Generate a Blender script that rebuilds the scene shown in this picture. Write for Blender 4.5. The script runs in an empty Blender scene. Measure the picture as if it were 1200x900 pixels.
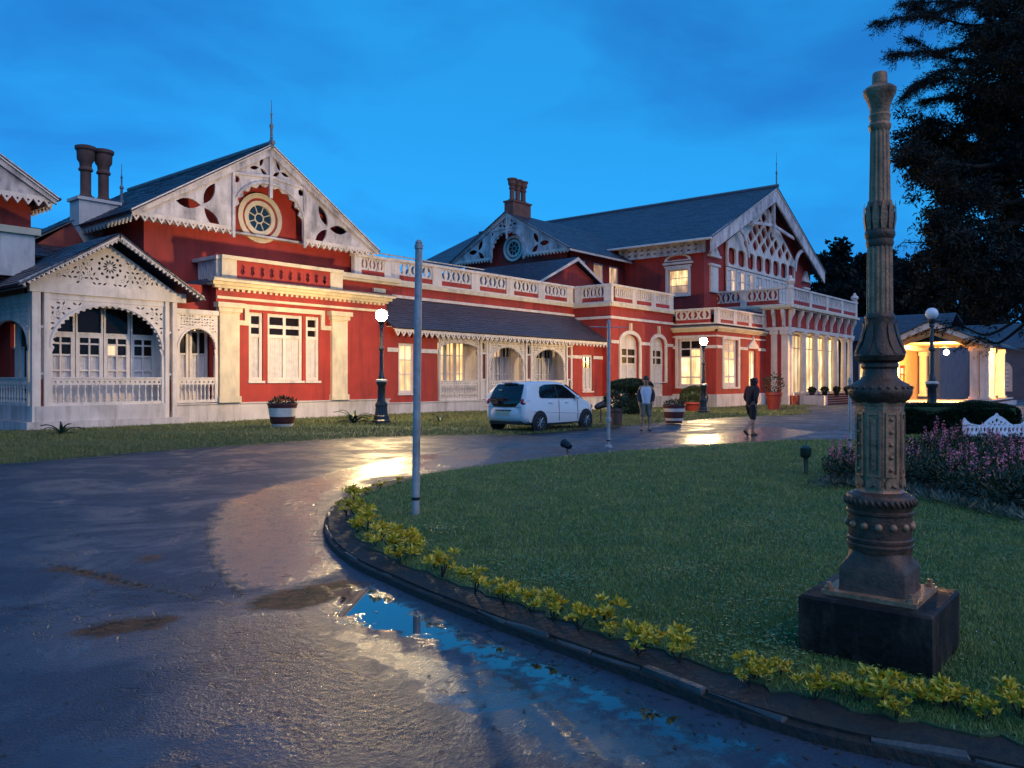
import bpy, math, random
import numpy as np
from mathutils import Vector, Matrix
from mathutils.geometry import delaunay_2d_cdt

random.seed(7)
rng = np.random.default_rng(11)
SC = bpy.context.scene
COL = SC.collection
R = math.radians
PI = math.pi

# ---------------------------------------------------------------- camera
# world axes follow the palace: X runs along its front, Y into it, Z up
FX, FY = 0.7717, 0.6360            # where the camera looks on the ground plan
F_PX, HORIZ, CAM_H = 930.0, 445.0, 1.6
cam_data = bpy.data.cameras.new('camera')
cam = bpy.data.objects.new('camera', cam_data)
COL.objects.link(cam)
cam.location = (0, 0, CAM_H)
cam.rotation_euler = (R(90), 0, math.atan2(FY, FX) - PI / 2)
cam_data.sensor_width = 36.0
cam_data.lens = 36.0 * F_PX / 1200.0
cam_data.shift_y = -(450 - HORIZ) / 1200.0
cam_data.clip_start = 0.1
cam_data.clip_end = 3000
SC.camera = cam

# ---------------------------------------------------------------- sky, sun, exposure
SUN_ELEV, SUN_AZ = R(42.0), R(-95.0)          # low afterglow behind the camera (azimuth from +X)
world = bpy.data.worlds.new('World')
SC.world = world
world.use_nodes = True
wn, wl = world.node_tree.nodes, world.node_tree.links
wn.clear()
w_out = wn.new('ShaderNodeOutputWorld')
w_bg = wn.new('ShaderNodeBackground')
w_bg.inputs['Strength'].default_value = 0.115
w_sky = wn.new('ShaderNodeTexSky')
w_sky.sky_type = 'NISHITA'
w_sky.sun_disc = False
w_sky.sun_elevation = SUN_ELEV
w_sky.sun_rotation = PI / 2 - SUN_AZ
w_sky.altitude = 2200
w_sky.air_density = 1.0
w_sky.dust_density = 0.3
w_sky.ozone_density = 6.0
w_tint = wn.new('ShaderNodeMix'); w_tint.data_type = 'RGBA'; w_tint.blend_type = 'MULTIPLY'
w_tint.inputs[0].default_value = 1.0
w_tint.inputs[7].default_value = (0.062, 0.90, 2.0, 1)
w_tc = wn.new('ShaderNodeTexCoord')
w_map = wn.new('ShaderNodeMapping'); w_map.inputs['Scale'].default_value = (1.0, 1.0, 2.6)
w_no = wn.new('ShaderNodeTexNoise'); w_no.inputs['Scale'].default_value = 2.5
w_no.inputs['Detail'].default_value = 5.0; w_no.inputs['Roughness'].default_value = 0.52
w_no.inputs['Distortion'].default_value = 0.4
w_rmp = wn.new('ShaderNodeValToRGB')
w_rmp.color_ramp.elements[0].position = 0.38; w_rmp.color_ramp.elements[0].color = (1.5, 1.24, 1.08, 1)
w_rmp.color_ramp.elements[1].position = 0.62; w_rmp.color_ramp.elements[1].color = (1.2, 0.76, 0.82, 1)
w_cl = wn.new('ShaderNodeMix'); w_cl.data_type = 'RGBA'; w_cl.blend_type = 'MULTIPLY'
w_cl.inputs[0].default_value = 1.0
w_gam = wn.new('ShaderNodeGamma'); w_gam.inputs['Gamma'].default_value = 0.35
wl.new(w_sky.outputs[0], w_gam.inputs[0]); wl.new(w_gam.outputs[0], w_tint.inputs[6])
wl.new(w_tc.outputs['Generated'], w_map.inputs[0])
wl.new(w_map.outputs[0], w_no.inputs['Vector'])
wl.new(w_no.outputs['Fac'], w_rmp.inputs[0])
wl.new(w_tint.outputs[2], w_cl.inputs[6])
wl.new(w_rmp.outputs[0], w_cl.inputs[7])
wl.new(w_cl.outputs[2], w_bg.inputs['Color'])
wl.new(w_bg.outputs[0], w_out.inputs['Surface'])

sun_data = bpy.data.lights.new('sun', 'SUN')
sun_data.energy = 0.40
sun_data.angle = R(60)
sun_data.color = (1.0, 0.78, 0.66)
sun = bpy.data.objects.new('sun', sun_data)
COL.objects.link(sun)
_sd = Vector((math.cos(SUN_ELEV) * math.cos(SUN_AZ), math.cos(SUN_ELEV) * math.sin(SUN_AZ), math.sin(SUN_ELEV)))
sun.rotation_euler = _sd.to_track_quat('Z', 'Y').to_euler()

SC.view_settings.view_transform = 'Standard'
SC.view_settings.look = 'None'
SC.view_settings.exposure = 1.15
SC.view_settings.gamma = 1.0
SC.view_settings.use_curve_mapping = False
SC.render.engine = 'CYCLES'
SC.cycles.use_denoising = True
SC.cycles.max_bounces = 6
SC.cycles.diffuse_bounces = 3
SC.cycles.glossy_bounces = 3
SC.cycles.transparent_max_bounces = 8
SC.cycles.sample_clamp_indirect = 4.0
SC.cycles.caustics_reflective = False
SC.cycles.caustics_refractive = False

# ---------------------------------------------------------------- photo pixels to places
def smooth(a, b, x):
    t = np.clip((x - a) / (b - a), 0, 1)
    return t * t * (3 - 2 * t)

def gz(x, y):                       # the ground falls gently towards the far end of the palace
    return -0.30 * smooth(26.0, 44.0, np.asarray(x, float))

def ray(px):
    t = (px - 600.0) / F_PX
    return FX + FY * t, FY - FX * t

def on_y(px, py, Y):                # pixel on a wall that faces -Y
    dx, dy = ray(px); d = Y / dy
    return dx * d, CAM_H + (HORIZ - py) / F_PX * d

def on_x(px, py, X):                # pixel on a wall that faces -X: returns (Y, Z)
    dx, dy = ray(px); d = X / dx
    return dy * d, CAM_H + (HORIZ - py) / F_PX * d

def on_g(px, py):                   # pixel on the ground
    dx, dy = ray(px); z = 0.0
    for _ in range(12):
        d = (CAM_H - z) * F_PX / (py - HORIZ)
        z = float(gz(dx * d, dy * d))
    return Vector((dx * d, dy * d, z))

def at_d(px, py, d):                # pixel at a known distance along the view
    dx, dy = ray(px)
    return Vector((dx * d, dy * d, CAM_H + (HORIZ - py) / F_PX * d))

# ---------------------------------------------------------------- materials
MATS = {}
def mat(name, col, rough=0.6, metal=0.0, var=0.0, vscale=3.0, bump=0.0, bscale=40.0, spec=0.5, dirt=None, coat=0.0,
        emit=None, estr=0.0, trans=0.0, sss=0.0, rvar=0.0, dscale=0.9, dlo=0.5, dhi=0.72, streak=0.0):
    m = bpy.data.materials.new(name); m.use_nodes = True
    nt = m.node_tree; n, l = nt.nodes, nt.links
    b = n['Principled BSDF']
    b.inputs['Base Color'].default_value = (*col, 1)
    b.inputs['Roughness'].default_value = rough
    b.inputs['Metallic'].default_value = metal
    b.inputs['Specular IOR Level'].default_value = spec
    b.inputs['Coat Weight'].default_value = coat
    b.inputs['Transmission Weight'].default_value = trans
    geo = n.new('ShaderNodeNewGeometry')
    src = None
    if var > 0:
        no = n.new('ShaderNodeTexNoise'); no.inputs['Scale'].default_value = vscale
        no.inputs['Detail'].default_value = 6; no.inputs['Roughness'].default_value = 0.6
        l.new(geo.outputs['Position'], no.inputs['Vector'])
        rp = n.new('ShaderNodeValToRGB')
        rp.color_ramp.elements[0].position = 0.3; rp.color_ramp.elements[1].position = 0.72
        rp.color_ramp.elements[0].color = (*[c * (1 - var) for c in col], 1)
        rp.color_ramp.elements[1].color = (*[min(1, c * (1 + var)) for c in col], 1)
        l.new(no.outputs['Fac'], rp.inputs[0]); src = rp.outputs[0]
        if rvar > 0:
            mr = n.new('ShaderNodeMapRange')
            mr.inputs[1].default_value = 0.3; mr.inputs[2].default_value = 0.7
            mr.inputs[3].default_value = max(0.03, rough - rvar); mr.inputs[4].default_value = min(1, rough + rvar)
            l.new(no.outputs['Fac'], mr.inputs[0]); l.new(mr.outputs[0], b.inputs['Roughness'])
    if dirt is not None:
        n2 = n.new('ShaderNodeTexNoise'); n2.inputs['Scale'].default_value = dscale
        n2.inputs['Detail'].default_value = 8; n2.inputs['Roughness'].default_value = 0.68
        mp = n.new('ShaderNodeMapping'); mp.inputs['Scale'].default_value = (1.0, 1.0, 0.35)
        l.new(geo.outputs['Position'], mp.inputs[0]); l.new(mp.outputs[0], n2.inputs['Vector'])
        r2 = n.new('ShaderNodeValToRGB')
        r2.color_ramp.elements[0].position = dlo; r2.color_ramp.elements[1].position = dhi
        r2.color_ramp.elements[0].color = (0, 0, 0, 1); r2.color_ramp.elements[1].color = (0.75, 0.75, 0.75, 1)
        l.new(n2.outputs['Fac'], r2.inputs[0])
        mx = n.new('ShaderNodeMix'); mx.data_type = 'RGBA'
        l.new(r2.outputs[0], mx.inputs[0])
        if src: l.new(src, mx.inputs[6])
        else: mx.inputs[6].default_value = (*col, 1)
        mx.inputs[7].default_value = (*dirt, 1); src = mx.outputs[2]
    if streak > 0:                                   # rain streaks running down the face
        n3 = n.new('ShaderNodeTexNoise'); n3.inputs['Scale'].default_value = 1.0
        n3.inputs['Detail'].default_value = 6; n3.inputs['Roughness'].default_value = 0.7
        m3 = n.new('ShaderNodeMapping'); m3.inputs['Scale'].default_value = (4.5, 4.5, 0.30)
        l.new(geo.outputs['Position'], m3.inputs[0]); l.new(m3.outputs[0], n3.inputs['Vector'])
        r3 = n.new('ShaderNodeMapRange'); r3.inputs[1].default_value = 0.5; r3.inputs[2].default_value = 0.72
        r3.inputs[3].default_value = 0.0; r3.inputs[4].default_value = streak
        l.new(n3.outputs['Fac'], r3.inputs[0])
        mx3 = n.new('ShaderNodeMix'); mx3.data_type = 'RGBA'; l.new(r3.outputs[0], mx3.inputs[0])
        if src: l.new(src, mx3.inputs[6])
        else: mx3.inputs[6].default_value = (*col, 1)
        dk = dirt if dirt is not None else tuple(c * .4 for c in col)
        mx3.inputs[7].default_value = (*[c * .62 for c in dk], 1); src = mx3.outputs[2]
    if src: l.new(src, b.inputs['Base Color'])
    if bump > 0:
        nb = n.new('ShaderNodeTexNoise'); nb.inputs['Scale'].default_value = bscale
        nb.inputs['Detail'].default_value = 4
        l.new(geo.outputs['Position'], nb.inputs['Vector'])
        bp = n.new('ShaderNodeBump'); bp.inputs['Strength'].default_value = bump
        bp.inputs['Distance'].default_value = 0.02
        l.new(nb.outputs['Fac'], bp.inputs['Height']); l.new(bp.outputs[0], b.inputs['Normal'])
    if emit is not None:
        b.inputs['Emission Color'].default_value = (*emit, 1)
        b.inputs['Emission Strength'].default_value = estr
    MATS[name] = m
    return m

mat('red_stucco', (0.39, 0.036, 0.027), 0.75, var=0.16, vscale=1.3, bump=0.25, bscale=30, dirt=(0.17, 0.022, 0.020), dscale=0.7, streak=.55)
mat('white_paint', (0.76, 0.66, 0.60), 0.6, streak=.35, var=0.10, vscale=2.2, bump=0.15, bscale=25, dirt=(0.36, 0.33, 0.32), dscale=1.6)
mat('old_board', (0.68, 0.61, 0.61), 0.7, var=0.22, vscale=1.8, bump=0.3, bscale=22, dirt=(0.13, 0.12, 0.15), dscale=1.5, dlo=0.42, dhi=0.64)
mat('cream_stone', (0.72, 0.60, 0.43), 0.65, var=0.12, vscale=2.0, bump=0.2, bscale=25, dirt=(0.36, 0.31, 0.26), dscale=1.4)
mat('plinth_wash', (0.62, 0.55, 0.54), 0.7, streak=.5, var=0.15, vscale=1.1, bump=0.3, bscale=18, dirt=(0.27, 0.23, 0.20), dscale=1.2)
mat('slate', (0.058, 0.056, 0.082), 0.42, var=0.75, vscale=7.0, bump=0.25, bscale=30, rvar=0.15, dirt=(0.03, 0.03, 0.042), dscale=0.8)
mat('lead', (0.16, 0.17, 0.19), 0.4, var=0.2, vscale=3)
mat('chimney_clay', (0.16, 0.075, 0.06), 0.8, var=0.3, vscale=3, bump=0.3, bscale=20)
mat('dark_glass', (0.016, 0.010, 0.008), 0.12, spec=0.18, var=0.3, vscale=2)
mat('blue_glass', (0.02, 0.05, 0.09), 0.08, spec=0.6)
mat('dark_iron', (0.026, 0.028, 0.033), 0.38, metal=0.4, var=0.3, vscale=8, bump=0.15, bscale=30)
mat('lamp_iron', (0.035, 0.042, 0.055), 0.35, metal=0.4, var=0.3, vscale=6)
mat('grey_steel', (0.42, 0.40, 0.40), 0.5, metal=0.2, var=0.25, vscale=9, dirt=(0.10, 0.075, 0.06), dscale=5)
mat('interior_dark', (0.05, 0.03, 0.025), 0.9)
mat('curtain', (0.64, 0.58, 0.56), 0.9, var=0.14, vscale=5)
mat('timber_red', (0.20, 0.03, 0.025), 0.6, var=0.2, vscale=4)

def lit_mat(name, c1, c2, s1, s2, scale=1.6, stretch=(1, 1, 0.5)):
    m = bpy.data.materials.new(name); m.use_nodes = True
    n, l = m.node_tree.nodes, m.node_tree.links
    b = n['Principled BSDF']; b.inputs['Base Color'].default_value = (0.5, 0.42, 0.3, 1); b.inputs['Roughness'].default_value = 0.3
    geo = n.new('ShaderNodeNewGeometry'); mp = n.new('ShaderNodeMapping'); mp.inputs['Scale'].default_value = stretch
    no = n.new('ShaderNodeTexNoise'); no.inputs['Scale'].default_value = scale; no.inputs['Detail'].default_value = 3
    rp = n.new('ShaderNodeValToRGB')
    rp.color_ramp.elements[0].position = 0.36; rp.color_ramp.elements[1].position = 0.64
    rp.color_ramp.elements[0].color = (*c1, 1); rp.color_ramp.elements[1].color = (*c2, 1)
    mr = n.new('ShaderNodeMapRange'); mr.inputs[1].default_value = 0.36; mr.inputs[2].default_value = 0.64
    mr.inputs[3].default_value = s1; mr.inputs[4].default_value = s2
    l.new(geo.outputs['Position'], mp.inputs[0]); l.new(mp.outputs[0], no.inputs['Vector'])
    l.new(no.outputs['Fac'], rp.inputs[0]); l.new(no.outputs['Fac'], mr.inputs[0])
    # backlit curtain folds
    fo = n.new('ShaderNodeTexNoise'); fo.inputs['Scale'].default_value = 1.0; fo.inputs['Detail'].default_value = 2
    mf = n.new('ShaderNodeMapping'); mf.inputs['Scale'].default_value = (7.5, 7.5, .25)
    l.new(geo.outputs['Position'], mf.inputs[0]); l.new(mf.outputs[0], fo.inputs['Vector'])
    m4 = n.new('ShaderNodeMapRange'); m4.inputs[1].default_value = .32; m4.inputs[2].default_value = .62; m4.inputs[3].default_value = .45; m4.inputs[4].default_value = 1.15
    l.new(fo.outputs['Fac'], m4.inputs[0])
    ml = n.new('ShaderNodeMath'); ml.operation = 'MULTIPLY'; l.new(mr.outputs[0], ml.inputs[0]); l.new(m4.outputs[0], ml.inputs[1])
    l.new(rp.outputs[0], b.inputs['Emission Color']); l.new(ml.outputs[0], b.inputs['Emission Strength'])
    MATS[name] = m; return m

lit_mat('lit_window', (1.0, 0.52, 0.14), (1.0, 0.72, 0.30), 0.30, 0.80)
lit_mat('lit_bright', (1.0, 0.62, 0.22), (1.0, 0.78, 0.40), 0.45, 0.95)
lit_mat('lit_hall', (1.0, 0.60, 0.22), (1.0, 0.80, 0.46), 0.25, 0.65, 0.7)
lit_mat('lit_dim', (0.9, 0.42, 0.16), (1.0, 0.62, 0.34), 0.10, 0.42)

# ---------------------------------------------------------------- mesh helpers
WM = {}
def register(o, parent=None, M=None):
    COL.objects.link(o)
    M = M if M is not None else Matrix()
    o.matrix_basis = M
    WM[o.name] = M.copy()
    if parent is not None:
        o.parent = parent
        o.matrix_parent_inverse = WM[parent.name].inverted()
    return o

def tag(o, label=None, cat=None, group=None, kind=None):
    if label: o['label'] = label
    if cat: o['category'] = cat
    if group: o['group'] = group
    if kind: o['kind'] = kind
    return o

def empty(name, loc, rz=0.0, **kw):
    o = bpy.data.objects.new(name, None)
    o.empty_display_size = 0.2
    register(o, None, Matrix.Translation(loc) @ Matrix.Rotation(rz, 4, 'Z'))
    return tag(o, **kw)

def front(X0, Y):      # local (u right, v up, w out of the wall) on a wall facing -Y
    return Matrix(((1, 0, 0, X0), (0, 0, -1, Y), (0, 1, 0, 0), (0, 0, 0, 1)))
def leftf(X, Y0):      # on a wall facing -X (u runs towards the viewer)
    return Matrix(((0, 0, -1, X), (-1, 0, 0, Y0), (0, 1, 0, 0), (0, 0, 0, 1)))

class MB:
    def __init__(self): self.v = []; self.f = []; self.mi = []; self.cur = 0
    def add(self, vs, fs):
        o = len(self.v); self.v.extend(vs)
        for f in fs: self.f.append(tuple(i + o for i in f)); self.mi.append(self.cur)
        return self
    def box(self, a0, a1, b0, b1, c0, c1):
        vs = [(a, b, c) for a in (a0, a1) for b in (b0, b1) for c in (c0, c1)]
        return self.add(vs, [(0, 1, 3, 2), (4, 6, 7, 5), (0, 4, 5, 1), (2, 3, 7, 6), (0, 2, 6, 4), (1, 5, 7, 3)])
    def plate(self, outer, holes=(), w0=0.0, w1=0.05):
        loops = [list(outer)] + [list(h) for h in holes]
        flat = [p for lp in loops for p in lp]; n = len(flat)
        vs = [(p[0], p[1], w1) for p in flat] + [(p[0], p[1], w0) for p in flat]
        fs = []
        ed = []; o = 0
        for lp in loops:
            ed += [(o + i, o + (i + 1) % len(lp)) for i in range(len(lp))]; o += len(lp)
        cv, _e, cf = delaunay_2d_cdt([Vector((float(p[0]), float(p[1]))) for p in flat], ed, [], 1 if len(loops) == 1 else 0, 1e-6)[:3]
        T = np.array([f for f in cf]); Q = np.array([(v[0], v[1]) for v in cv])
        cen = Q[T].mean(1); inside = np.zeros(len(T), bool); FA = np.array(flat, float)
        for a, b in ed:                                   # even-odd test of every triangle's centre
            (ax, ay), (bx, by) = FA[a], FA[b]
            if ay == by: continue
            hit = (ay > cen[:, 1]) != (by > cen[:, 1])
            inside ^= hit & (cen[:, 0] < (bx - ax) * (cen[:, 1] - ay) / (by - ay) + ax)
        n0 = 2 * n; nq = len(Q)
        vs += [(q[0], q[1], w1) for q in Q] + [(q[0], q[1], w0) for q in Q]
        for a, b, c in T[inside]:
            A, B, C = Q[a], Q[b], Q[c]
            if (B[0] - A[0]) * (C[1] - A[1]) - (B[1] - A[1]) * (C[0] - A[0]) < 0: b, c = c, b
            fs.append((n0 + int(a), n0 + int(b), n0 + int(c))); fs.append((n0 + nq + int(a), n0 + nq + int(c), n0 + nq + int(b)))
        o = 0
        for k, lp in enumerate(loops):
            area = sum(lp[i - 1][0] * lp[i][1] - lp[i][0] * lp[i - 1][1] for i in range(len(lp)))
            ccw = (area > 0) == (k == 0)
            for i in range(len(lp)):
                j = (i + 1) % len(lp); a, b = o + i, o + j
                fs.append((a, a + n, b + n, b) if ccw else (a, b, b + n, a + n))
            o += len(lp)
        return self.add(vs, fs)
    def lathe(self, prof, c=(0, 0, 0), seg=16, rot=0.0, sx=1, sy=1, cap=True):
        n = len(prof); vs = []; fs = []
        for r, z in prof:
            for k in range(seg):
                a = rot + 2 * PI * k / seg
                vs.append((c[0] + sx * r * math.cos(a), c[1] + sy * r * math.sin(a), c[2] + z))
        for i in range(n - 1):
            for k in range(seg):
                k2 = (k + 1) % seg
                fs.append((i * seg + k, i * seg + k2, (i + 1) * seg + k2, (i + 1) * seg + k))
        if cap:
            fs.append(tuple(range(seg - 1, -1, -1))); fs.append(tuple((n - 1) * seg + k for k in range(seg)))
        return self.add(vs, fs)
    def tube(self, pts, rad, seg=8, cap=True):
        pts = [Vector(p) for p in pts]; n = len(pts)
        rad = rad if hasattr(rad, '__len__') else [rad] * n
        up = Vector((0, 0, 1)); vs = []; fs = []; prev = None
        for i, p in enumerate(pts):
            d = (pts[min(i + 1, n - 1)] - pts[max(i - 1, 0)]).normalized()
            if prev is None:
                a = d.orthogonal().normalized()
            else:
                a = (prev - d * prev.dot(d)).normalized()
            prev = a; b = d.cross(a)
            for k in range(seg):
                t = 2 * PI * k / seg
                vs.append(tuple(p + (a * math.cos(t) + b * math.sin(t)) * rad[i]))
        for i in range(n - 1):
            for k in range(seg):
                k2 = (k + 1) % seg
                fs.append((i * seg + k, i * seg + k2, (i + 1) * seg + k2, (i + 1) * seg + k))
        if cap:
            fs.append(tuple(range(seg - 1, -1, -1))); fs.append(tuple((n - 1) * seg + k for k in range(seg)))
        return self.add(vs, fs)
    def ball(self, c, r, seg=12, rings=8, s=(1, 1, 1)):
        prof = [(max(1e-4, math.sin(PI * i / rings)), -math.cos(PI * i / rings)) for i in range(rings + 1)]
        vs = []; fs = []
        for pr, pz in prof:
            for k in range(seg):
                a = 2 * PI * k / seg
                vs.append((c[0] + r * s[0] * pr * math.cos(a), c[1] + r * s[1] * pr * math.sin(a), c[2] + r * s[2] * pz))
        for i in range(rings):
            for k in range(seg):
                k2 = (k + 1) % seg
                fs.append((i * seg + k, i * seg + k2, (i + 1) * seg + k2, (i + 1) * seg + k))
        return self.add(vs, fs)
    def mesh(self, name, mats):
        me = bpy.data.meshes.new(name); me.from_pydata(self.v, [], self.f)
        for m in (mats if isinstance(mats, (list, tuple)) else [mats]): me.materials.append(MATS[m])
        if any(self.mi): me.polygons.foreach_set('material_index', self.mi)
        me.update(); return me
    def build(self, name, mats, parent=None, M=None, sm=False, label=None):
        me = self.mesh(name, mats)
        if sm:
            me.polygons.foreach_set('use_smooth', [True] * len(me.polygons))
            if sm != True: me.set_sharp_from_angle(angle=R(sm))
        o = bpy.data.objects.new(name, me)
        register(o, parent, M)
        if label: o['label'] = label
        return o

_shared = {}
def piece(name, key, maker, m, parent, M):          # alike pieces share one mesh
    k = (key, m)
    if k not in _shared: _shared[k] = maker().mesh(key, m)
    o = bpy.data.objects.new(name, _shared[k])
    return register(o, parent, M)

def unit_box(): return MB().box(-.5, .5, -.5, .5, -.5, .5)
def slab(name, m, parent, M, u0, u1, v0, v1, w0, w1):   # a box piece from the one shared unit box
    T = M @ Matrix.Translation(((u0 + u1) / 2, (v0 + v1) / 2, (w0 + w1) / 2)) @ Matrix.Diagonal((abs(u1 - u0), abs(v1 - v0), abs(w1 - w0), 1))
    return piece(name, 'unit_block', unit_box, m, parent, T)

def copy_tree(o, M, parent=None):
    """copy of a thing with its parts and sub-parts, its root moved to M"""
    c = o.copy(); COL.objects.link(c)
    if parent is None:
        c.matrix_basis = M
    else:
        c.parent = parent
    WM[c.name] = M
    for ch in [x for x in bpy.data.objects if x.parent == o]:
        copy_tree(ch, M, c)
    return c

def arr_mesh(name, verts, faces, mats, parent=None, kind=None, sm=False, attrs=None):
    """numpy verts (n,3) and faces (m,k) as one mesh object"""
    verts = np.asarray(verts, np.float32); faces = np.asarray(faces, np.int32)
    me = bpy.data.meshes.new(name); k = faces.shape[1]
    me.vertices.add(len(verts)); me.vertices.foreach_set('co', verts.ravel())
    me.loops.add(faces.size); me.loops.foreach_set('vertex_index', faces.ravel())
    me.polygons.add(len(faces))
    me.polygons.foreach_set('loop_start', np.arange(0, faces.size, k, dtype=np.int32))
    me.polygons.foreach_set('loop_total', np.full(len(faces), k, np.int32))
    for m in (mats if isinstance(mats, (list, tuple)) else [mats]): me.materials.append(MATS[m])
    if attrs:
        for an, av in attrs.items():
            a = me.attributes.new(an, 'FLOAT', 'POINT'); a.data.foreach_set('value', np.asarray(av, np.float32))
    if sm: me.polygons.foreach_set('use_smooth', np.ones(len(faces), bool))
    me.update(calc_edges=True); me.validate()
    o = bpy.data.objects.new(name, me)
    register(o, parent)
    if kind: o['kind'] = kind
    return o

# ---------------------------------------------------------------- 2-D shapes
def circ(cx, cy, r, n=16, ry=None, a0=0.0):
    ry = ry or r
    return [(cx + r * math.cos(a0 + 2 * PI * k / n), cy + ry * math.sin(a0 + 2 * PI * k / n)) for k in range(n)]
def leaf(cx, cy, ln, wd, ang, n=6):
    pts = []
    for k in range(n + 1): t = k / n; pts.append((t * ln, wd * math.sin(PI * t) ** 0.8))
    for k in range(n - 1, 0, -1): t = k / n; pts.append((t * ln, -wd * math.sin(PI * t) ** 0.8))
    c, s = math.cos(ang), math.sin(ang)
    return [(cx + x * c - y * s, cy + x * s + y * c) for x, y in pts]
def trefoil(cx, cy, ln, wd, angs):
    return [leaf(cx + 0.09 * ln * math.cos(a), cy + 0.09 * ln * math.sin(a), ln, wd, a) for a in angs]
def rect(u0, u1, v0, v1): return [(u0, v0), (u1, v0), (u1, v1), (u0, v1)]
def arc(cx, cy, r, a0, a1, n=14, ry=None):
    ry = ry or r
    return [(cx + r * math.cos(a0 + (a1 - a0) * k / n), cy + ry * math.sin(a0 + (a1 - a0) * k / n)) for k in range(n + 1)]
def fringe(u0, u1, top, drop, pitch, body=0.35):
    """lambrequin: a strip whose lower edge is a row of points, each with a small hole"""
    n = max(2, round((u1 - u0) / pitch)); p = (u1 - u0) / n
    out = [(u0, top)]; holes = []
    vb = top - drop * body
    low = [(u0, vb)]
    for k in range(n):
        a = u0 + k * p
        low += [(a + p * .28, top - drop * .72), (a + p * .5, top - drop), (a + p * .72, top - drop * .72), (a + p, vb)]
        holes.append(circ(a + p * .5, top - drop * .52, p * .14, 5))
    return out + low + [(u1, top)], holes

# ================================================================ ground, road, lawns
def road_material():
    m = bpy.data.materials.new('wet_asphalt'); m.use_nodes = True
    n, l = m.node_tree.nodes, m.node_tree.links; b = n['Principled BSDF']
    geo = n.new('ShaderNodeNewGeometry'); pos = geo.outputs['Position']
    def noise(scale, det=5, rough=.6, dist=0):
        x = n.new('ShaderNodeTexNoise'); x.inputs['Scale'].default_value = scale; x.inputs['Detail'].default_value = det
        x.inputs['Roughness'].default_value = rough; x.inputs['Distortion'].default_value = dist
        l.new(pos, x.inputs['Vector']); return x.outputs['Fac']
    def mth(op, a, b_=None, c=None):
        x = n.new('ShaderNodeMath'); x.operation = op
        for i, q in enumerate((a, b_, c)):
            if q is None: continue
            if isinstance(q, (int, float)): x.inputs[i].default_value = q
            else: l.new(q, x.inputs[i])
        return x.outputs[0]
    def rng_(v, a, b_, c, d):
        x = n.new('ShaderNodeMapRange'); x.clamp = True
        for i, q in enumerate((a, b_, c, d), 1): x.inputs[i].default_value = q
        l.new(v, x.inputs[0]); return x.outputs[0]
    def att(name):
        x = n.new('ShaderNodeAttribute'); x.attribute_name = name; return x.outputs['Fac']
    def mixf(f, a, b_):
        x = n.new('ShaderNodeMix'); x.data_type = 'FLOAT'; l.new(f, x.inputs[0])
        for i, q in ((2, a), (3, b_)):
            if isinstance(q, (int, float)): x.inputs[i].default_value = q
            else: l.new(q, x.inputs[i])
        return x.outputs[0]
    def mixc(f, a, b_):
        x = n.new('ShaderNodeMix'); x.data_type = 'RGBA'; l.new(f, x.inputs[0])
        for i, q in ((6, a), (7, b_)):
            if isinstance(q, tuple): x.inputs[i].default_value = (*q, 1)
            else: l.new(q, x.inputs[i])
        return x.outputs[2]
    nb, nm, nf = noise(1.7, 8, .65, .3), noise(7, 6, .65), noise(130, 3, .6)
    def mask(name, amp, soft, n_):
        return rng_(mth('ADD', att(name), mth('MULTIPLY', mth('SUBTRACT', n_, .5), amp)), -soft, soft, 0, 1)
    puddle = mask('puddle', .75, .05, nm)
    film = mask('film', .9, .07, nm)
    mud = mask('mud', .30, .05, nm)
    rough_z = mask('gravel', .9, .25, nm)
    crack = mask('crack', .10, .012, noise(22, 4))
    wetband = rng_(noise(.62, 7, .66, .9), .46, .60, 0, 1)          # broad wetter and drier areas
    small_p = rng_(noise(.95, 6, .62, .8), .575, .61, 0, 1)        # small films of standing water
    vor = n.new('ShaderNodeTexVoronoi'); vor.inputs['Scale'].default_value = 70
    l.new(pos, vor.inputs['Vector'])
    grain = vor.outputs['Distance']
    vorL = n.new('ShaderNodeTexVoronoi'); vorL.inputs['Scale'].default_value = 26; l.new(pos, vorL.inputs['Vector'])
    col = mixc(rng_(nm, .3, .7, 0, 1), (0.018, 0.028, 0.050), (0.032, 0.046, 0.074))
    col = mixc(rng_(nb, .42, .62, 0, .55), col, (0.046, 0.058, 0.084))
    col = mixc(film, col, (0.050, 0.040, 0.040))
    col = mixc(puddle, col, (0.014, 0.016, 0.020))
    col = mixc(mth('MULTIPLY', rough_z, rng_(nf, .4, .6, .3, .9)), col, (0.030, 0.033, 0.040))
    col = mixc(mud, col, mixc(rng_(nm, .35, .65, 0, 1), (0.045, 0.024, 0.012), (0.22, 0.085, 0.035)))
    col = mixc(crack, col, (0.012, 0.010, 0.009))
    ve_ = n.new('ShaderNodeTexVoronoi'); ve_.feature = 'DISTANCE_TO_EDGE'; ve_.inputs['Scale'].default_value = 5.5
    mv = n.new('ShaderNodeMapping'); nv = n.new('ShaderNodeTexNoise'); nv.inputs['Scale'].default_value = 3.0; nv.inputs['Detail'].default_value = 5
    l.new(pos, nv.inputs['Vector']); vm = n.new('ShaderNodeVectorMath'); vm.operation = 'MULTIPLY_ADD'
    l.new(nv.outputs['Color'], vm.inputs[0]); vm.inputs[1].default_value = (.5, .5, 0); l.new(pos, vm.inputs[2]); l.new(vm.outputs[0], ve_.inputs['Vector'])
    craze = mth('MULTIPLY', rng_(ve_.outputs['Distance'], .006, .03, 1, 0), rng_(noise(.55, 4, .6, .5), .50, .58, 0, .9))
    col = mixc(craze, col, (0.008, 0.008, 0.008))
    l.new(col, b.inputs['Base Color'])
    r = rng_(nm, .3, .7, .50, .74)
    r = mixf(wetband, r, mth('MULTIPLY', r, .50))
    r = mixf(mth('MULTIPLY', small_p, .45), r, .18)
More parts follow.
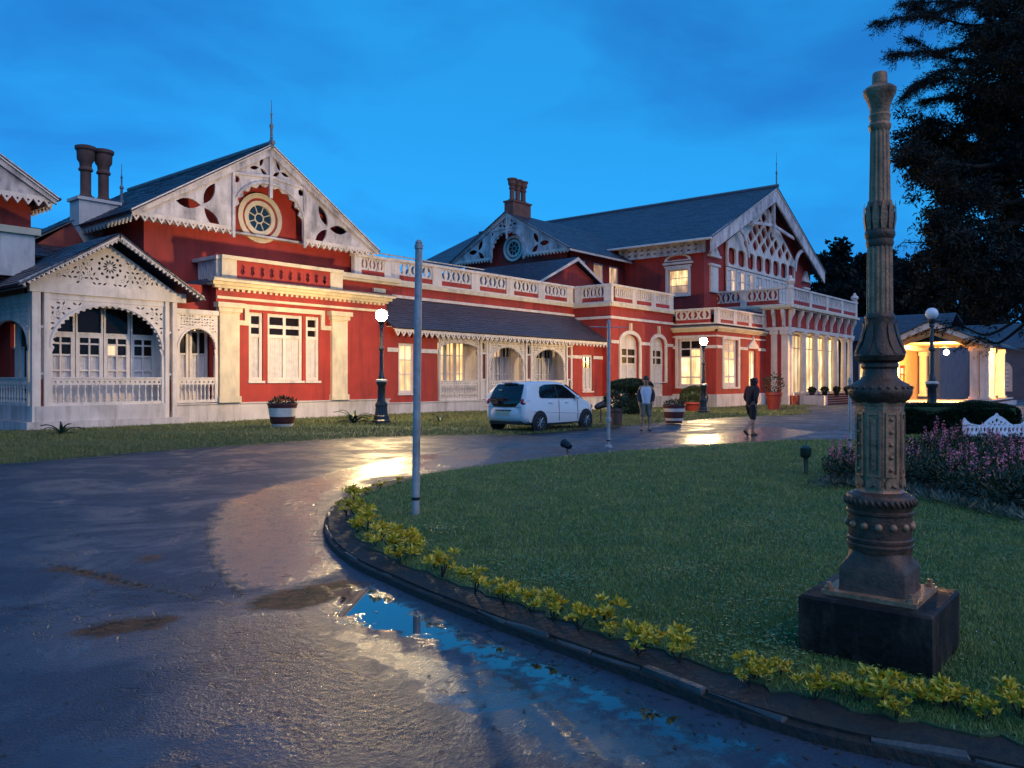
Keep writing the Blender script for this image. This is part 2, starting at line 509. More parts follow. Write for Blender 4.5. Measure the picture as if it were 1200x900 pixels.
    r = mixf(film, r, rng_(nm, .35, .65, .15, .30))
    r = mixf(rough_z, r, rng_(nf, .3, .7, .07, .42))
    r = mixf(mud, r, .62)
    r = mixf(puddle, r, .015)
    l.new(r, b.inputs['Roughness'])
    wet_ = mth('MAXIMUM', mth('MAXIMUM', puddle, film), mth('MULTIPLY', rough_z, .35))
    l.new(mixf(mud, mixf(mth('MAXIMUM', wet_, mth('MULTIPLY', wetband, .7)), .50, 1.0), .12), b.inputs['Specular IOR Level']); l.new(mth('MULTIPLY', wet_, mixf(mud, .4, 0)), b.inputs['Coat Weight'])
    b.inputs['Specular IOR Level'].default_value = 0.90
    b.inputs['Coat Weight'].default_value = 0.3; b.inputs['Coat Roughness'].default_value = 0.42; b.inputs['Coat IOR'].default_value = 1.6
    hgt = mth('ADD', mth('MULTIPLY', grain, .55), mth('MULTIPLY', nf, .5))
    hgt = mth('ADD', hgt, mth('MULTIPLY', mth('MULTIPLY', rough_z, vorL.outputs['Distance']), 1.1))
    hgt = mth('SUBTRACT', hgt, mth('MULTIPLY', mth('ADD', crack, craze), 1.5))
    calm = mth('SUBTRACT', 1.0, mth('MAXIMUM', puddle, mth('MULTIPLY', film, .35)))
    calm = mth('MULTIPLY', calm, mixf(small_p, 1.0, .35))
    bp = n.new('ShaderNodeBump'); bp.inputs['Distance'].default_value = 0.011
    l.new(mth('MULTIPLY', calm, mixf(rough_z, .55, 1.0)), bp.inputs['Strength']); l.new(hgt, bp.inputs['Height'])
    bp2 = n.new('ShaderNodeBump'); bp2.inputs['Distance'].default_value = 0.05; bp2.inputs['Strength'].default_value = .12
    l.new(mth('MULTIPLY', nb, mth('SUBTRACT', 1.0, puddle)), bp2.inputs['Height']); l.new(bp.outputs[0], bp2.inputs['Normal'])
    l.new(bp2.outputs[0], b.inputs['Normal']); l.new(bp2.outputs[0], b.inputs['Coat Normal'])
    l.new(mixf(puddle, mixf(film, .34, .2), .015), b.inputs['Coat Roughness'])
    MATS['wet_asphalt'] = m
road_material()
mat('turf', (0.045, 0.078, 0.028), 0.8, var=0.5, vscale=4, bump=0.5, bscale=30)
mat('soil', (0.022, 0.016, 0.012), 0.75, var=0.4, vscale=9, bump=0.8, bscale=24, rvar=.2)
mat('kerb_stone', (0.085, 0.075, 0.072), 0.5, var=0.35, vscale=6, bump=0.4, bscale=30, dirt=(0.05, 0.045, 0.04), dscale=6)
mat('far_ground', (0.03, 0.045, 0.02), 0.9, var=0.4, vscale=.2)

def blade_mat(name, c1, c2, c3, rough=.45):
    m = bpy.data.materials.new(name); m.use_nodes = True
    n, l = m.node_tree.nodes, m.node_tree.links; b = n['Principled BSDF']
    geo = n.new('ShaderNodeNewGeometry')
    a = n.new('ShaderNodeTexNoise'); a.inputs['Scale'].default_value = 1.7; a.inputs['Detail'].default_value = 4
    l.new(geo.outputs['Position'], a.inputs['Vector'])
    w = n.new('ShaderNodeTexWhiteNoise'); w.noise_dimensions = '1D'
    l.new(geo.outputs['Random Per Island'], w.inputs['W'])
    mx = n.new('ShaderNodeMix'); mx.data_type = 'RGBA'; mx.inputs[6].default_value = (*c1, 1); mx.inputs[7].default_value = (*c2, 1)
    l.new(geo.outputs['Random Per Island'], mx.inputs[0])
    mr = n.new('ShaderNodeMapRange'); mr.inputs[1].default_value = .4; mr.inputs[2].default_value = .66; mr.inputs[4].default_value = .7
    l.new(a.outputs['Fac'], mr.inputs[0])
    m2 = n.new('ShaderNodeMix'); m2.data_type = 'RGBA'; m2.inputs[7].default_value = (*c3, 1)
    l.new(mr.outputs[0], m2.inputs[0]); l.new(mx.outputs[2], m2.inputs[6]); l.new(m2.outputs[2], b.inputs['Base Color'])
    b.inputs['Roughness'].default_value = rough
    b.inputs['Subsurface Weight'].default_value = 0.0
    MATS[name] = m
blade_mat('lawn_blade', (0.085, 0.165, 0.040), (0.205, 0.300, 0.080), (0.275, 0.315, 0.080))
blade_mat('verge_blade', (0.095, 0.120, 0.030), (0.19, 0.200, 0.058), (0.23, 0.195, 0.065), .6)

def seg_dist(P_, poly, closed=True):
    """distance of points to a polyline, and inside test"""
    A = np.asarray(poly, float); B = np.roll(A, -1, 0)
    if not closed: A, B = A[:-1], B[:-1]
    best = np.full(len(P_), 1e9); ins = np.zeros(len(P_), bool)
    for a, b in zip(A, B):
        ab = b - a; t = np.clip(((P_ - a) @ ab) / max(1e-9, ab @ ab), 0, 1)
        d = P_ - (a + t[:, None] * ab)
        best = np.minimum(best, np.einsum('ij,ij->i', d, d))
        c = ((a[1] > P_[:, 1]) != (b[1] > P_[:, 1]))
        with np.errstate(divide='ignore', invalid='ignore'):
            xi = (b[0] - a[0]) * (P_[:, 1] - a[1]) / (b[1] - a[1]) + a[0]
        ins ^= c & (P_[:, 0] < xi)
    return np.sqrt(best), ins
def gpoly(pts): return [tuple(on_g(*p)[:2]) for p in pts]
def sdf(P_, polys):
    out = np.full(len(P_), -9.0)
    for q in polys:
        d, i = seg_dist(P_, q); out = np.maximum(out, np.where(i, d, -d))
    return out

# the road: one sheet, finer near the camera
ang0 = math.atan2(FY, FX)
na, nr = 300, 240
th = ang0 + np.linspace(R(62), R(-62), na); rr = np.geomspace(1.0, 95, nr)
TH, RR = np.meshgrid(th, rr)
vx, vy = (RR * np.cos(TH)).ravel(), (RR * np.sin(TH)).ravel()
Pxy = np.stack([vx, vy], 1)
puddles = [gpoly([(385, 688), (430, 684), (500, 716), (560, 745), (640, 775), (740, 818), (850, 862), (935, 893), (900, 899), (820, 884), (720, 842), (640, 812), (585, 792), (540, 768), (490, 752), (430, 742), (385, 722)])]
films = [gpoly([(395, 556), (372, 590), (372, 640), (400, 668), (330, 690), (285, 690), (252, 662), (243, 622), (262, 588), (330, 566)]),
         gpoly([(430, 560), (400, 575), (340, 575), (380, 555), (470, 535), (600, 522), (560, 545)]),
         gpoly([(385, 735), (440, 745), (520, 775), (600, 800), (720, 845), (840, 888), (840, 899), (660, 899), (560, 850), (480, 800), (400, 760)]),
         gpoly([(740, 522), (900, 500), (960, 506), (900, 518)])]
muds = [gpoly([(70, 745), (120, 728), (200, 720), (216, 725), (180, 738), (110, 748)]), gpoly([(282, 706), (330, 692), (400, 680), (432, 684), (410, 700), (350, 716), (300, 715)]),
        gpoly([(60, 662), (110, 668), (170, 684), (165, 690), (100, 676), (58, 668)]), gpoly([(160, 652), (190, 650), (182, 658), (162, 658)])]
gravels = [gpoly([(260, 722), (350, 720), (420, 760), (520, 830), (620, 880), (660, 899), (200, 899), (230, 800), (200, 750)]), gpoly([(390, 690), (500, 730), (520, 745), (460, 752), (400, 735)])]
cracks = [gpoly([(40, 655), (150, 682), (230, 702), (290, 712)]), gpoly([(243, 622), (262, 588), (330, 566), (420, 548)]), gpoly([(243, 622), (252, 662), (285, 700)]), gpoly([(430, 545), (470, 541), (560, 536)]), gpoly([(560, 760), (640, 830), (700, 890)])]
ck = np.full(len(Pxy), -9.0)
for c in cracks: ck = np.maximum(ck, .03 - seg_dist(Pxy, c, False)[0])
fi, fj = np.meshgrid(np.arange(nr - 1), np.arange(na - 1), indexing='ij')
f0 = (fi * na + fj).ravel()
road = arr_mesh('road', np.stack([vx, vy, gz(vx, vy)], 1), np.stack([f0, f0 + na, f0 + na + 1, f0 + 1], 1), 'wet_asphalt', kind='structure', sm=True,
                attrs=dict(puddle=sdf(Pxy, puddles) - .045, film=sdf(Pxy, films), mud=sdf(Pxy, muds), gravel=sdf(Pxy, gravels), crack=ck))
# land to the horizon
th = np.linspace(0, 2 * PI, 97)[:-1]; rr = np.array([0.0, 40, 95, 200, 500, 1500])
vs = np.array([(r * math.cos(t), r * math.sin(t), -.12 - .30) for r in rr for t in th])
fs = [(i * 96 + k, (i + 1) * 96 + k, (i + 1) * 96 + (k + 1) % 96, i * 96 + (k + 1) % 96) for i in range(5) for k in range(96)]
arr_mesh('ground', vs, fs, 'far_ground', kind='structure')

# ---- the round lawn with its stone kerb
kerb_px = [(470, 566), (432, 576), (404, 588), (388, 604), (385, 622), (393, 642), (420, 664), (460, 683), (500, 701), (550, 721), (600, 740), (670, 766), (740, 791), (810, 818), (880, 843), (985, 873), (1100, 896), (1220, 924), (1380, 962)]
isl = [tuple(on_g(*p)[:2]) for p in kerb_px]
isl += [(4.3, -1.5), (6.2, -3.1), (9, -4.4), (14, -5.2), (20, -4.6), (25, -2.2), (27.6, 1.5), (27.2, 4.2), (24.5, 5.4), (21.6, 5.6)]
isl += [tuple(on_g(*p)[:2]) for p in [(1000, 519), (930, 519), (860, 523), (780, 529), (700, 535), (620, 543), (560, 551), (510, 559)]]
def catmull(pts, n=6, closed=True):
    P_ = [np.array(p, float) for p in pts]; N = len(P_); out = []
    for i in range(N if closed else N - 1):
        g = lambda k: P_[(i + k) % N] if closed else P_[min(max(i + k, 0), N - 1)]
        p0, p1, p2, p3 = g(-1), g(0), g(1), g(2)
        for k in range(n):
            t = k / n
            out.append(tuple(.5 * ((2 * p1) + (-p0 + p2) * t + (2 * p0 - 5 * p1 + 4 * p2 - p3) * t * t + (-p0 + 3 * p1 - 3 * p2 + p3) * t ** 3)))
    if not closed: out.append(tuple(P_[-1]))
    return out
isl_s = catmull(isl, 5)
cI = np.array([13.0, 3.6])
def ring_sheet(name, bound, z, m, kind='structure', rings=14, jitter=0.0):
    B = np.array(bound); N = len(B); vs = [(cI[0], cI[1], z)]; fs = []
    for k in range(1, rings + 1):
        t = k / rings
        for p in B:
            q = cI + (p - cI) * t
            vs.append((q[0], q[1], float(gz(q[0], q[1])) + z + (0 if k < rings else -.0)))
    for p in B: vs.append((p[0], p[1], float(gz(p[0], p[1])) - .10))
    tri = [(0, 1 + i, 1 + (i + 1) % N) for i in range(N)]
    for k in range(rings):
        a = 1 + k * N; b = 1 + (k + 1) * N
        fs += [(a + i, b + i, b + (i + 1) % N, a + (i + 1) % N) for i in range(N)]
    me = MB().add(vs, tri + fs); o = me.build(name, m); o['kind'] = kind; return o
ring_sheet('soil_bed', isl_s, .070, 'soil')
def inset(poly, d):
    A = np.array(poly); out = []
    for i in range(len(A)):
        t = A[(i + 1) % len(A)] - A[i - 1]; t /= np.linalg.norm(t); nrm = np.array([-t[1], t[0]])
        if nrm @ (cI - A[i]) < 0: nrm = -nrm
        out.append(A[i] + nrm * (d(i) if callable(d) else d))
    return [tuple(p) for p in out]
nk = 18 * 5
edge_d = lambda i: (.24 if i < nk else .06) + random.uniform(-.05, .05)
lawn_b = inset(isl_s, edge_d)
ring_sheet('lawn', lawn_b, .079, 'turf')
# kerb stones, laid end to end round the near side
kc = catmull([tuple(on_g(*p)[:2]) for p in kerb_px], 40, closed=False)
kc = np.array(kc); seg = np.linalg.norm(np.diff(kc, axis=0), axis=1); cum = np.concatenate([[0], np.cumsum(seg)])
kerb = MB().tube([(p[0], p[1], .005) for p in kc[::12]], .055, 6).build('kerb', 'soil'); kerb['kind'] = 'structure'
def kerb_unit(seed):
    r = random.Random(seed); b = .012
    m = MB(); j = lambda: r.uniform(-.010, .010)
    pr = [(-.030, -.08), (.030, -.08), (.030, .034), (.016, .048), (-.018, .050), (-.029, .038)]
    xs = (-.5, -.47, .47, .5); vs = []
    for i, x in enumerate(xs):
        s = .9 if i in (0, 3) else 1
        vs += [(x, y * s + j(), z * s + j()) for y, z in pr]
    fs = [(i * 6 + k, i * 6 + (k + 1) % 6, (i + 1) * 6 + (k + 1) % 6, (i + 1) * 6 + k) for i in range(3) for k in range(6)]
    return m.add(vs, fs + [tuple(range(5, -1, -1)), tuple(18 + k for k in range(6))])
s = 0.0; kk = 0
while s < cum[-1] - .3:
    L = random.uniform(.26, .44); e = min(s + L, cum[-1])
    a = np.array([np.interp(s, cum, kc[:, 0]), np.interp(s, cum, kc[:, 1])]); b = np.array([np.interp(e, cum, kc[:, 0]), np.interp(e, cum, kc[:, 1])])
    c = (a + b) / 2; an = math.atan2(*(b - a)[::-1]); v = kk % 5
    T = Matrix.Translation((c[0], c[1], .012 + random.uniform(-.026, .012))) @ Matrix.Rotation(an + random.uniform(-.05, .05), 4, 'Z') @ Matrix.Rotation(random.uniform(-.06, .06), 4, 'X') @ Matrix.Diagonal((np.linalg.norm(b - a) - .012, 1, 1, 1))
    piece('kerb_stone', 'kerb_block_%d' % v, lambda v=v: kerb_unit(v), 'kerb_stone', kerb, T)
    s = e; kk += 1

# ---- grass verge between the road and the palace
verge_px = [(0, 547), (60, 542), (130, 536), (200, 530), (300, 523), (400, 516), (480, 513), (575, 511), (640, 510), (690, 505), (750, 500), (800, 495), (850, 491), (905, 488), (940, 487)]
ve = [tuple(on_g(*p)[:2]) for p in verge_px]
ve = [(-10.0, 17.5), (-2.0, 16.6)] + ve + [(46.0, 15.6), (50.5, 17.4), (56.0, 19.2), (59.4, 19.6)]
ve = catmull(ve, 8, closed=False)
ve = [(x, y + random.uniform(-.07, .07)) for x, y in ve]
vs = []; nn = 10
for i, (x, y) in enumerate(ve):
    yb = 27.4 if x < 44 else 27.4 - .35 * (x - 44) * .6
    for k in range(nn + 1):
        t = k / nn; yy = y + (yb - y) * t
        vs.append((x, yy, float(gz(x, yy)) + (.055 if k else -.05) + (.02 * math.sin(x * 1.3 + k) if k > 1 else 0)))
        if k == 0: vs[-1] = (x, yy - .03, float(gz(x, yy)) - .05)
fs = [(i * (nn + 1) + k, (i + 1) * (nn + 1) + k, (i + 1) * (nn + 1) + k + 1, i * (nn + 1) + k + 1) for i in range(len(ve) - 1) for k in range(nn)]
arr_mesh('grass_verge', np.array(vs), fs, 'turf', kind='structure')

def blades(name, pts, z0, h, w, m, label, lean=.5):
    n = len(pts); a = rng.uniform(0, 2 * PI, n); hh = h * rng.uniform(.55, 1.3, n); ww = w * rng.uniform(.7, 1.3, n)
    la = rng.uniform(0, 2 * PI, n); ll = hh * rng.uniform(.1, lean, n)
    base = np.stack([pts[:, 0], pts[:, 1], z0], 1)
    d = np.stack([np.cos(a) * ww / 2, np.sin(a) * ww / 2, np.zeros(n)], 1)
    tip = base + np.stack([np.cos(la) * ll, np.sin(la) * ll, hh], 1)
    v = np.stack([base - d, base + d, tip], 1).reshape(-1, 3)
    o = arr_mesh(name, v, np.arange(3 * n).reshape(-1, 3), m, kind='stuff')
    return tag(o, label, 'grass')
def cam_scatter(n, dmin, dmax, px0, px1, power=1.0):
    """points on the ground, denser towards the camera position, by distance and bearing"""
    u = rng.uniform(0, 1, n); d = (dmin ** (1 - power) + u * (dmax ** (1 - power) - dmin ** (1 - power))) ** (1 / (1 - power)) if power != 1 else dmin * (dmax / dmin) ** u
    t = (rng.uniform(px0, px1, n) - 600) / F_PX
    return np.stack([(FX + FY * t) * d, (FY - FX * t) * d], 1), d
pts, dd = cam_scatter(640000, 3.0, 26, 330, 1420, 1.25)
dk, ins = seg_dist(pts, lawn_b); keep = ins & (rng.uniform(0, 1, len(pts)) < np.clip(dk / .05, .3, 1)); pts, dd = pts[keep], dd[keep]
hs = np.clip(.020 + .0014 * dd, .024, .055)
blades('lawn_grass', pts, .074 + gz(pts[:, 0], pts[:, 1]), hs, np.clip(.0026 + .0008 * dd, .003, .018), 'lawn_blade', 'short wet lawn grass growing on the round island', .9)
pts, dd = cam_scatter(230000, 13, 60, -40, 960, 1.6)
vpoly = [(x, y + .03) for x, y in ve] + [(58, 22.4), (50, 24.5), (44, 26.8), (-10, 26.8)]
dk, ins = seg_dist(pts, vpoly); pts, dd = pts[ins], dd[ins]
blades('verge_grass', pts, .05 + gz(pts[:, 0], pts[:, 1]), np.clip(.05 + .0008 * dd, .05, .09), np.clip(.0009 * dd, .012, .04), 'verge_blade', 'rough trodden grass strip in front of the palace', .8)

# bare, mossy and clover spots break up the lawn; wet fallen leaves lie on drive and grass
mat('clover', (0.11, 0.19, 0.045), 0.5, var=.3, vscale=30)
blade_mat('dead_leaf', (0.020, 0.013, 0.008), (0.075, 0.045, 0.020), (0.05, 0.035, 0.02), .5)
mat('daisy', (0.6, 0.6, 0.62), 0.6)
def flat_bits(name, pts, z, size, m, label, cat_, up=.25):
    n = len(pts); a = rng.uniform(0, 2 * PI, n); s = size * rng.uniform(.5, 1.4, n)
    t = np.stack([np.cos(a), np.sin(a), rng.uniform(-up, up, n)], 1); u = np.stack([-np.sin(a), np.cos(a), rng.uniform(-up, up, n)], 1)
    c = np.stack([pts[:, 0], pts[:, 1], z], 1)
    v = np.stack([c - t * s[:, None], c + u * (s * .45)[:, None], c + t * s[:, None], c - u * (s * .45)[:, None]], 1).reshape(-1, 3)
    return tag(arr_mesh(name, v, np.arange(4 * n).reshape(-1, 4), m, kind='stuff'), label, cat_)
cl_, dc = cam_scatter(60, 4, 20, 380, 1300, 1.3)
spots = [c for c in cl_ if seg_dist(c[None], lawn_b)[1][0]]
pp = np.concatenate([c + rng.normal(0, rng.uniform(.12, .4), (260, 2)) for c in spots]); pp = pp[seg_dist(pp, lawn_b)[1]]
flat_bits('clover_patches', pp, .104 + gz(pp[:, 0], pp[:, 1]), .014, 'clover', 'low clover patches spread through the lawn grass', 'clover')
pp, _d = cam_scatter(900, 4, 22, 330, 1300, 1.4); pp = pp[seg_dist(pp, lawn_b)[1]]
flat_bits('lawn_flecks', pp, .128 + gz(pp[:, 0], pp[:, 1]), .006, 'daisy', 'tiny pale flower heads dotted over the lawn', 'flowers')
pp, _d = cam_scatter(420, 3.2, 22, -100, 1000, 1.2); pp = pp[~seg_dist(pp, isl_s)[1]]
kcs = kc[rng.integers(0, len(kc), 260)] + rng.normal(0, .10, (260, 2)) + np.array([-.12, -.10]); pp = np.concatenate([pp, kcs])
flat_bits('leaf_litter', pp, .006 + gz(pp[:, 0], pp[:, 1]), .016, 'dead_leaf', 'small wet fallen leaves and grit scattered on the drive', 'leaf litter', .12)

# ================================================================ the palace: builders for its parts
def curtain_unit():
    m = MB(); n = 22; vs = []
    for k in range(n + 1):
        u = -0.5 + k / n; w = 0.5 * math.sin(k * 1.75) * (0.6 + 0.4 * math.sin(k * 0.7))
        vs += [(u, -0.5, w), (u, 0.5, w * 0.8)]
    return m.add(vs, [(2 * k, 2 * k + 2, 2 * k + 3, 2 * k + 1) for k in range(n)])

PANE = {'d': 'dark_glass', 'l': 'lit_window', 'b': 'lit_bright', 'h': 'lit_hall', 'm': 'lit_dim', 'n': 'blue_glass'}
def window(P, M, u0, u1, v0, v1, cols, rows, fr=0.10, mull=0.055, w0=-0.16, sill=True, fmat='white_paint', name='window', arch=0.0):
    """a sash window set in its opening: frame with mullions, each pane its own piece, curtains behind the lower ones"""
    m = MB(); d0, d1 = w0, w0 + 0.09
    m.box(u0, u0 + fr, v0, v1, d0, d1); m.box(u1 - fr, u1, v0, v1, d0, d1)
    m.box(u0 + fr, u1 - fr, v0, v0 + fr, d0, d1 - .004); m.box(u0 + fr, u1 - fr, v1 - fr, v1, d0, d1 - .004)
    iu0, iu1, iv0, iv1 = u0 + fr, u1 - fr, v0 + fr, v1 - fr
    cw = (iu1 - iu0 - mull * (cols - 1)) / cols
    for c in range(1, cols):
        x = iu0 + c * cw + (c - 1) * mull
        m.box(x, x + mull, iv0, iv1, d0, d1 - .012)
    tot = sum(r[0] for r in rows); H = iv1 - iv0 - mull * (len(rows) - 1); v = iv1; cells = []
    for i, (fq, kind) in enumerate(rows):
        h = H * fq / tot
        cells.append((v - h, v, kind)); v -= h
        if i < len(rows) - 1:
            for c in range(cols):
                x = iu0 + c * (cw + mull)
                m.box(x, x + cw, v - mull, v, d0, d1 - .020)
            v -= mull
    if sill: m.box(u0 - .05, u1 + .05, v0 - .09, v0 - .003, w0, 0.07)
    win = m.build(name, fmat, P, M)
    for a, b, kind in cells:
        for c in range(cols):
            k = kind[c % len(kind)]; x = iu0 + c * (cw + mull)
            if k == 'c':
                T = M @ Matrix.Translation((x + cw / 2, (a + b) / 2, w0 + .012)) @ Matrix.Diagonal((cw + .02, b - a + .02, .022, 1))
                piece('curtain', 'curtain_sheet', curtain_unit, 'curtain', win, T)
            else:
                slab('pane', PANE[k], win, M, x - .01, x + cw + .01, a - .01, b + .01, w0 + .01, w0 + .025)
    return win

def baluster_unit():
    return MB().lathe([(.040, 0), (.040, .10), (.020, .14), (.042, .30), (.030, .52), (.018, .72), (.036, .86), (.036, 1.0)], seg=6)

def arch_screen(P, M, u0, u1, vb, vt, vs, vc, rail, nb, w=0.0, teeth=22, fret=True, posts=True, m_='white_paint', pw=.11):
    """sawn timber screen: arched fretwork head on posts over a turned balustrade"""
    uc, a = (u0 + u1) / 2, (u1 - u0) / 2 - 0.02; b = vc - vs
    out = [(u0, vs - .22), (u0, vt), (u1, vt), (u1, vs - .22), (uc + a - .07, vs - .2)]
    for k in range(2 * teeth + 1):
        t = PI * k / (2 * teeth); s = 1.0 if k % 2 else 0.945
        out.append((uc + (a - .06) * s * math.cos(t), vs + b * s * math.sin(t)))
    out.append((uc - a + .07, vs - .2))
    holes = []
    if fret:
        p = max(.105, min(.17, a * .088)); rr_ = random.Random(int(u0 * 100)); nx = int(a / p) + 1; ny = int((vt - vs + .1) / p) + 1
        for s in (-1, 1):
            for i in range(nx):
                for j in range(ny):
                    cu, cv = uc + s * (a - p * (i + .62)), vt - p * (j + .66)
                    tang = math.atan2((cv - vs) / max(.3, b), (cu - uc) / a) + PI / 2
                    if (i + j) % 3 == 0:
                        hs = [leaf(cu + .2 * p * math.cos(q_ * 2 * PI / 5), cv + .2 * p * math.sin(q_ * 2 * PI / 5), p * .27, p * .085, q_ * 2 * PI / 5 + .3, 3) for q_ in range(5)]
                    else:
                        an = tang + rr_.uniform(-.5, .5) + (PI / 3 if (i + j) % 3 == 1 else 0) * s; ln = p * .84
                        hs = [leaf(cu - ln / 2 * math.cos(an), cv - ln / 2 * math.sin(an), ln, p * .19, an, 4)]
                    if all(u0 + .05 < x < u1 - .05 and v < vt - .04 and v > vs - .15 and (((x - uc) / (a - .0)) ** 2 + (max(0, v - vs) / (b + .09)) ** 2) > 1.0 for h in hs for x, v in h): holes += hs
    sc = MB().plate(out, holes, w - .03, w + .03).build('arch_screen', m_, P, M)
    MB().plate(arc(uc, vs, a - .01, 0, PI, 20, b + .06) + arc(uc, vs, a - .075, PI, 0, 20, b - .005), (), w + .034, w + .06).build('arch_moulding', m_, sc, M)
    if posts:
        for x in (u0, u1 - pw): slab('post', m_, sc, M, x, x + pw, vb, vs - .2, w - .055, w + .055)
    x0, x1 = u0 + pw, u1 - pw
    n = max(4, int((x1 - x0) / .16)); p = (x1 - x0) / n
    MB().plate(rect(x0, x1, rail - .20, rail), [circ(x0 + (k + .5) * p, rail - .11, .042, 8) for k in range(n)], w - .03, w + .03).box(x0, x1, rail + .003, rail + .05, w - .06, w + .06).box(x0, x1, vb, vb + .10, w - .04, w + .04).build('rail', m_, sc, M)
    if nb:
        h = rail - .20 - vb - .10
        for k in range(nb):
            x = x0 + (k + .5) * (x1 - x0) / nb
            T = M @ Matrix.Translation((x, vb + .10, w)) @ Matrix.Rotation(-PI / 2, 4, 'X') @ Matrix.Diagonal((1, 1, h, 1))
            piece('baluster', 'turned_baluster', baluster_unit, m_, sc, T)
    return sc

def balustrade(P, M, u0, u1, v0, v1, bays, w=0.0, ped=.62, motif=3, back=True, ped_ends=(True, True), name='balustrade', dado=0.28, m_='white_paint', cm='white_paint'):
    """parapet: coping and base rail, square pedestals, pierced panels with roundels over a red dado"""
    H = v1 - v0
    m = MB(); m.box(u0 - .05, u1 + .05, v1 - .13, v1, w - .2, w + .16); m.box(u0 - .03, u1 + .03, v0, v0 + .09, w - .18, w + .14)
    B = m.build(name, m_, P, M)
    L = u1 - u0; n = bays
    starts = []
    pu = ped
    pitch = (L - pu) / n
    for k in range(n + 1):
        if (k == 0 and not ped_ends[0]) or (k == n and not ped_ends[1]): continue
        x = u0 + k * pitch
        slab('pedestal', m_, B, M, x, x + pu, v0 + .092, v1 - .132, w - .14, w + .11)
    for k in range(n):
        a, b = u0 + k * pitch + pu, u0 + (k + 1) * pitch
        va, vb2 = v0 + .092, v1 - .132; hd = (vb2 - va) * dado
        slab('dado', 'red_stucco', B, M, a, b, va, va + hd, w - .10, w + .06)
        pv0, pv1 = va + hd + .002, vb2; cu = (b - a) / motif; cv = (pv0 + pv1) / 2; ph = (pv1 - pv0)
        hol = []
        for q in range(motif):
            c = a + (q + .5) * cu; rx = cu * .40; ry = ph * .44
            for s in (-1, 1):
                o1 = [(c + s * rx * math.cos(t), cv + ry * math.sin(t)) for t in np.linspace(-1.38, 1.38, 9)]
                o2 = [(c + s * (rx * .10 + rx * .30 * abs(math.sin(t)) ** 3 + rx * .34 * math.cos(t) ** 6), cv + ry * math.sin(t)) for t in np.linspace(1.30, -1.30, 9)]
                hol.append(o1 + o2)
            for s in (-1, 1):
                if q < motif - 1:
                    c2 = a + (q + 1) * cu
                    hol.append([(c2 - cu * .10, cv + s * ph * .46), (c2, cv + s * ph * .20), (c2 + cu * .10, cv + s * ph * .46)])
        MB().plate(rect(a, b, pv0, pv1), hol, w - .02, w + .045).build('fretwork_panel', m_, B, M)
        if back: slab('backing', 'red_stucco', B, M, a, b, pv0, pv1, w - .14, w - .10)
    return B

def slate_roof(P, p00, p10, p11, p01, name='roof', course=.26, lift=.022, seg=.42, m_='slate', under=True):
    """courses of slates from the eave p00-p10 up to p01-p11, each slate a lapped piece of the sheet"""
    p00, p10, p11, p01 = map(Vector, (p00, p10, p11, p01))
    slope = ((p01 + p11) / 2 - (p00 + p10) / 2).length
    nC = max(2, round(slope / course)); nrm = (p10 - p00).cross(p01 - p00).normalized()
    if nrm.z < 0: nrm = -nrm
    m = MB()
    for i in range(nC):
        t0, t1 = i / nC, min(1.0, (i + 1.25) / nC)
        a0, b0 = p00.lerp(p01, t0), p10.lerp(p11, t0)
        a1, b1 = p00.lerp(p01, t1), p10.lerp(p11, t1)
        L = (b0 - a0).length
        nS = max(1, round(L / seg)); off = (i % 2) * .5 / nS
        cuts = [0.0] + [min(1, max(0, (k + off * nS) / nS)) for k in range(1, nS)] + [1.0]
        for k in range(nS):
            s0, s1 = cuts[k], cuts[k + 1]
            if s1 - s0 < 1e-4: continue
            j = lift + random.uniform(-.006, .008); e = random.uniform(-.008, .008)
            q = [a0.lerp(b0, s0), a0.lerp(b0, s1), a1.lerp(b1, s1), a1.lerp(b1, s0)]
            dn = (a0 - a1).normalized() * (.012 + e)
            lo = [q[0] + nrm * j + dn, q[1] + nrm * j + dn]
            m.add([tuple(lo[0]), tuple(lo[1]), tuple(q[2] + nrm * .004), tuple(q[3] + nrm * .004), tuple(q[0] - nrm * .01), tuple(q[1] - nrm * .01)],
                  [(0, 1, 2, 3), (4, 5, 1, 0)])
    if under:
        o = -nrm * .06
        c = [p00, p10, p11, p01]
        m.add([tuple(x - nrm * .012) for x in c] + [tuple(x + o) for x in c], [(0, 1, 2, 3), (7, 6, 5, 4), (0, 4, 5, 1), (1, 5, 6, 2), (2, 6, 7, 3), (3, 7, 4, 0)])
    return m.build(name, m_, P)

def band(P, M, u0, u1, v0, v1, w1, m_='cream_stone', name='string_course', w0=-.02):
    return slab(name, m_, P, M, u0, u1, v0, v1, w0, w1)

def wall(P, M, u0, u1, v0, v1, holes=(), thick=.35, m_='red_stucco', outline=None, name='wall'):
    return MB().plate(outline or rect(u0, u1, v0, v1), holes, -thick, 0.0).build(name, m_, P, M)

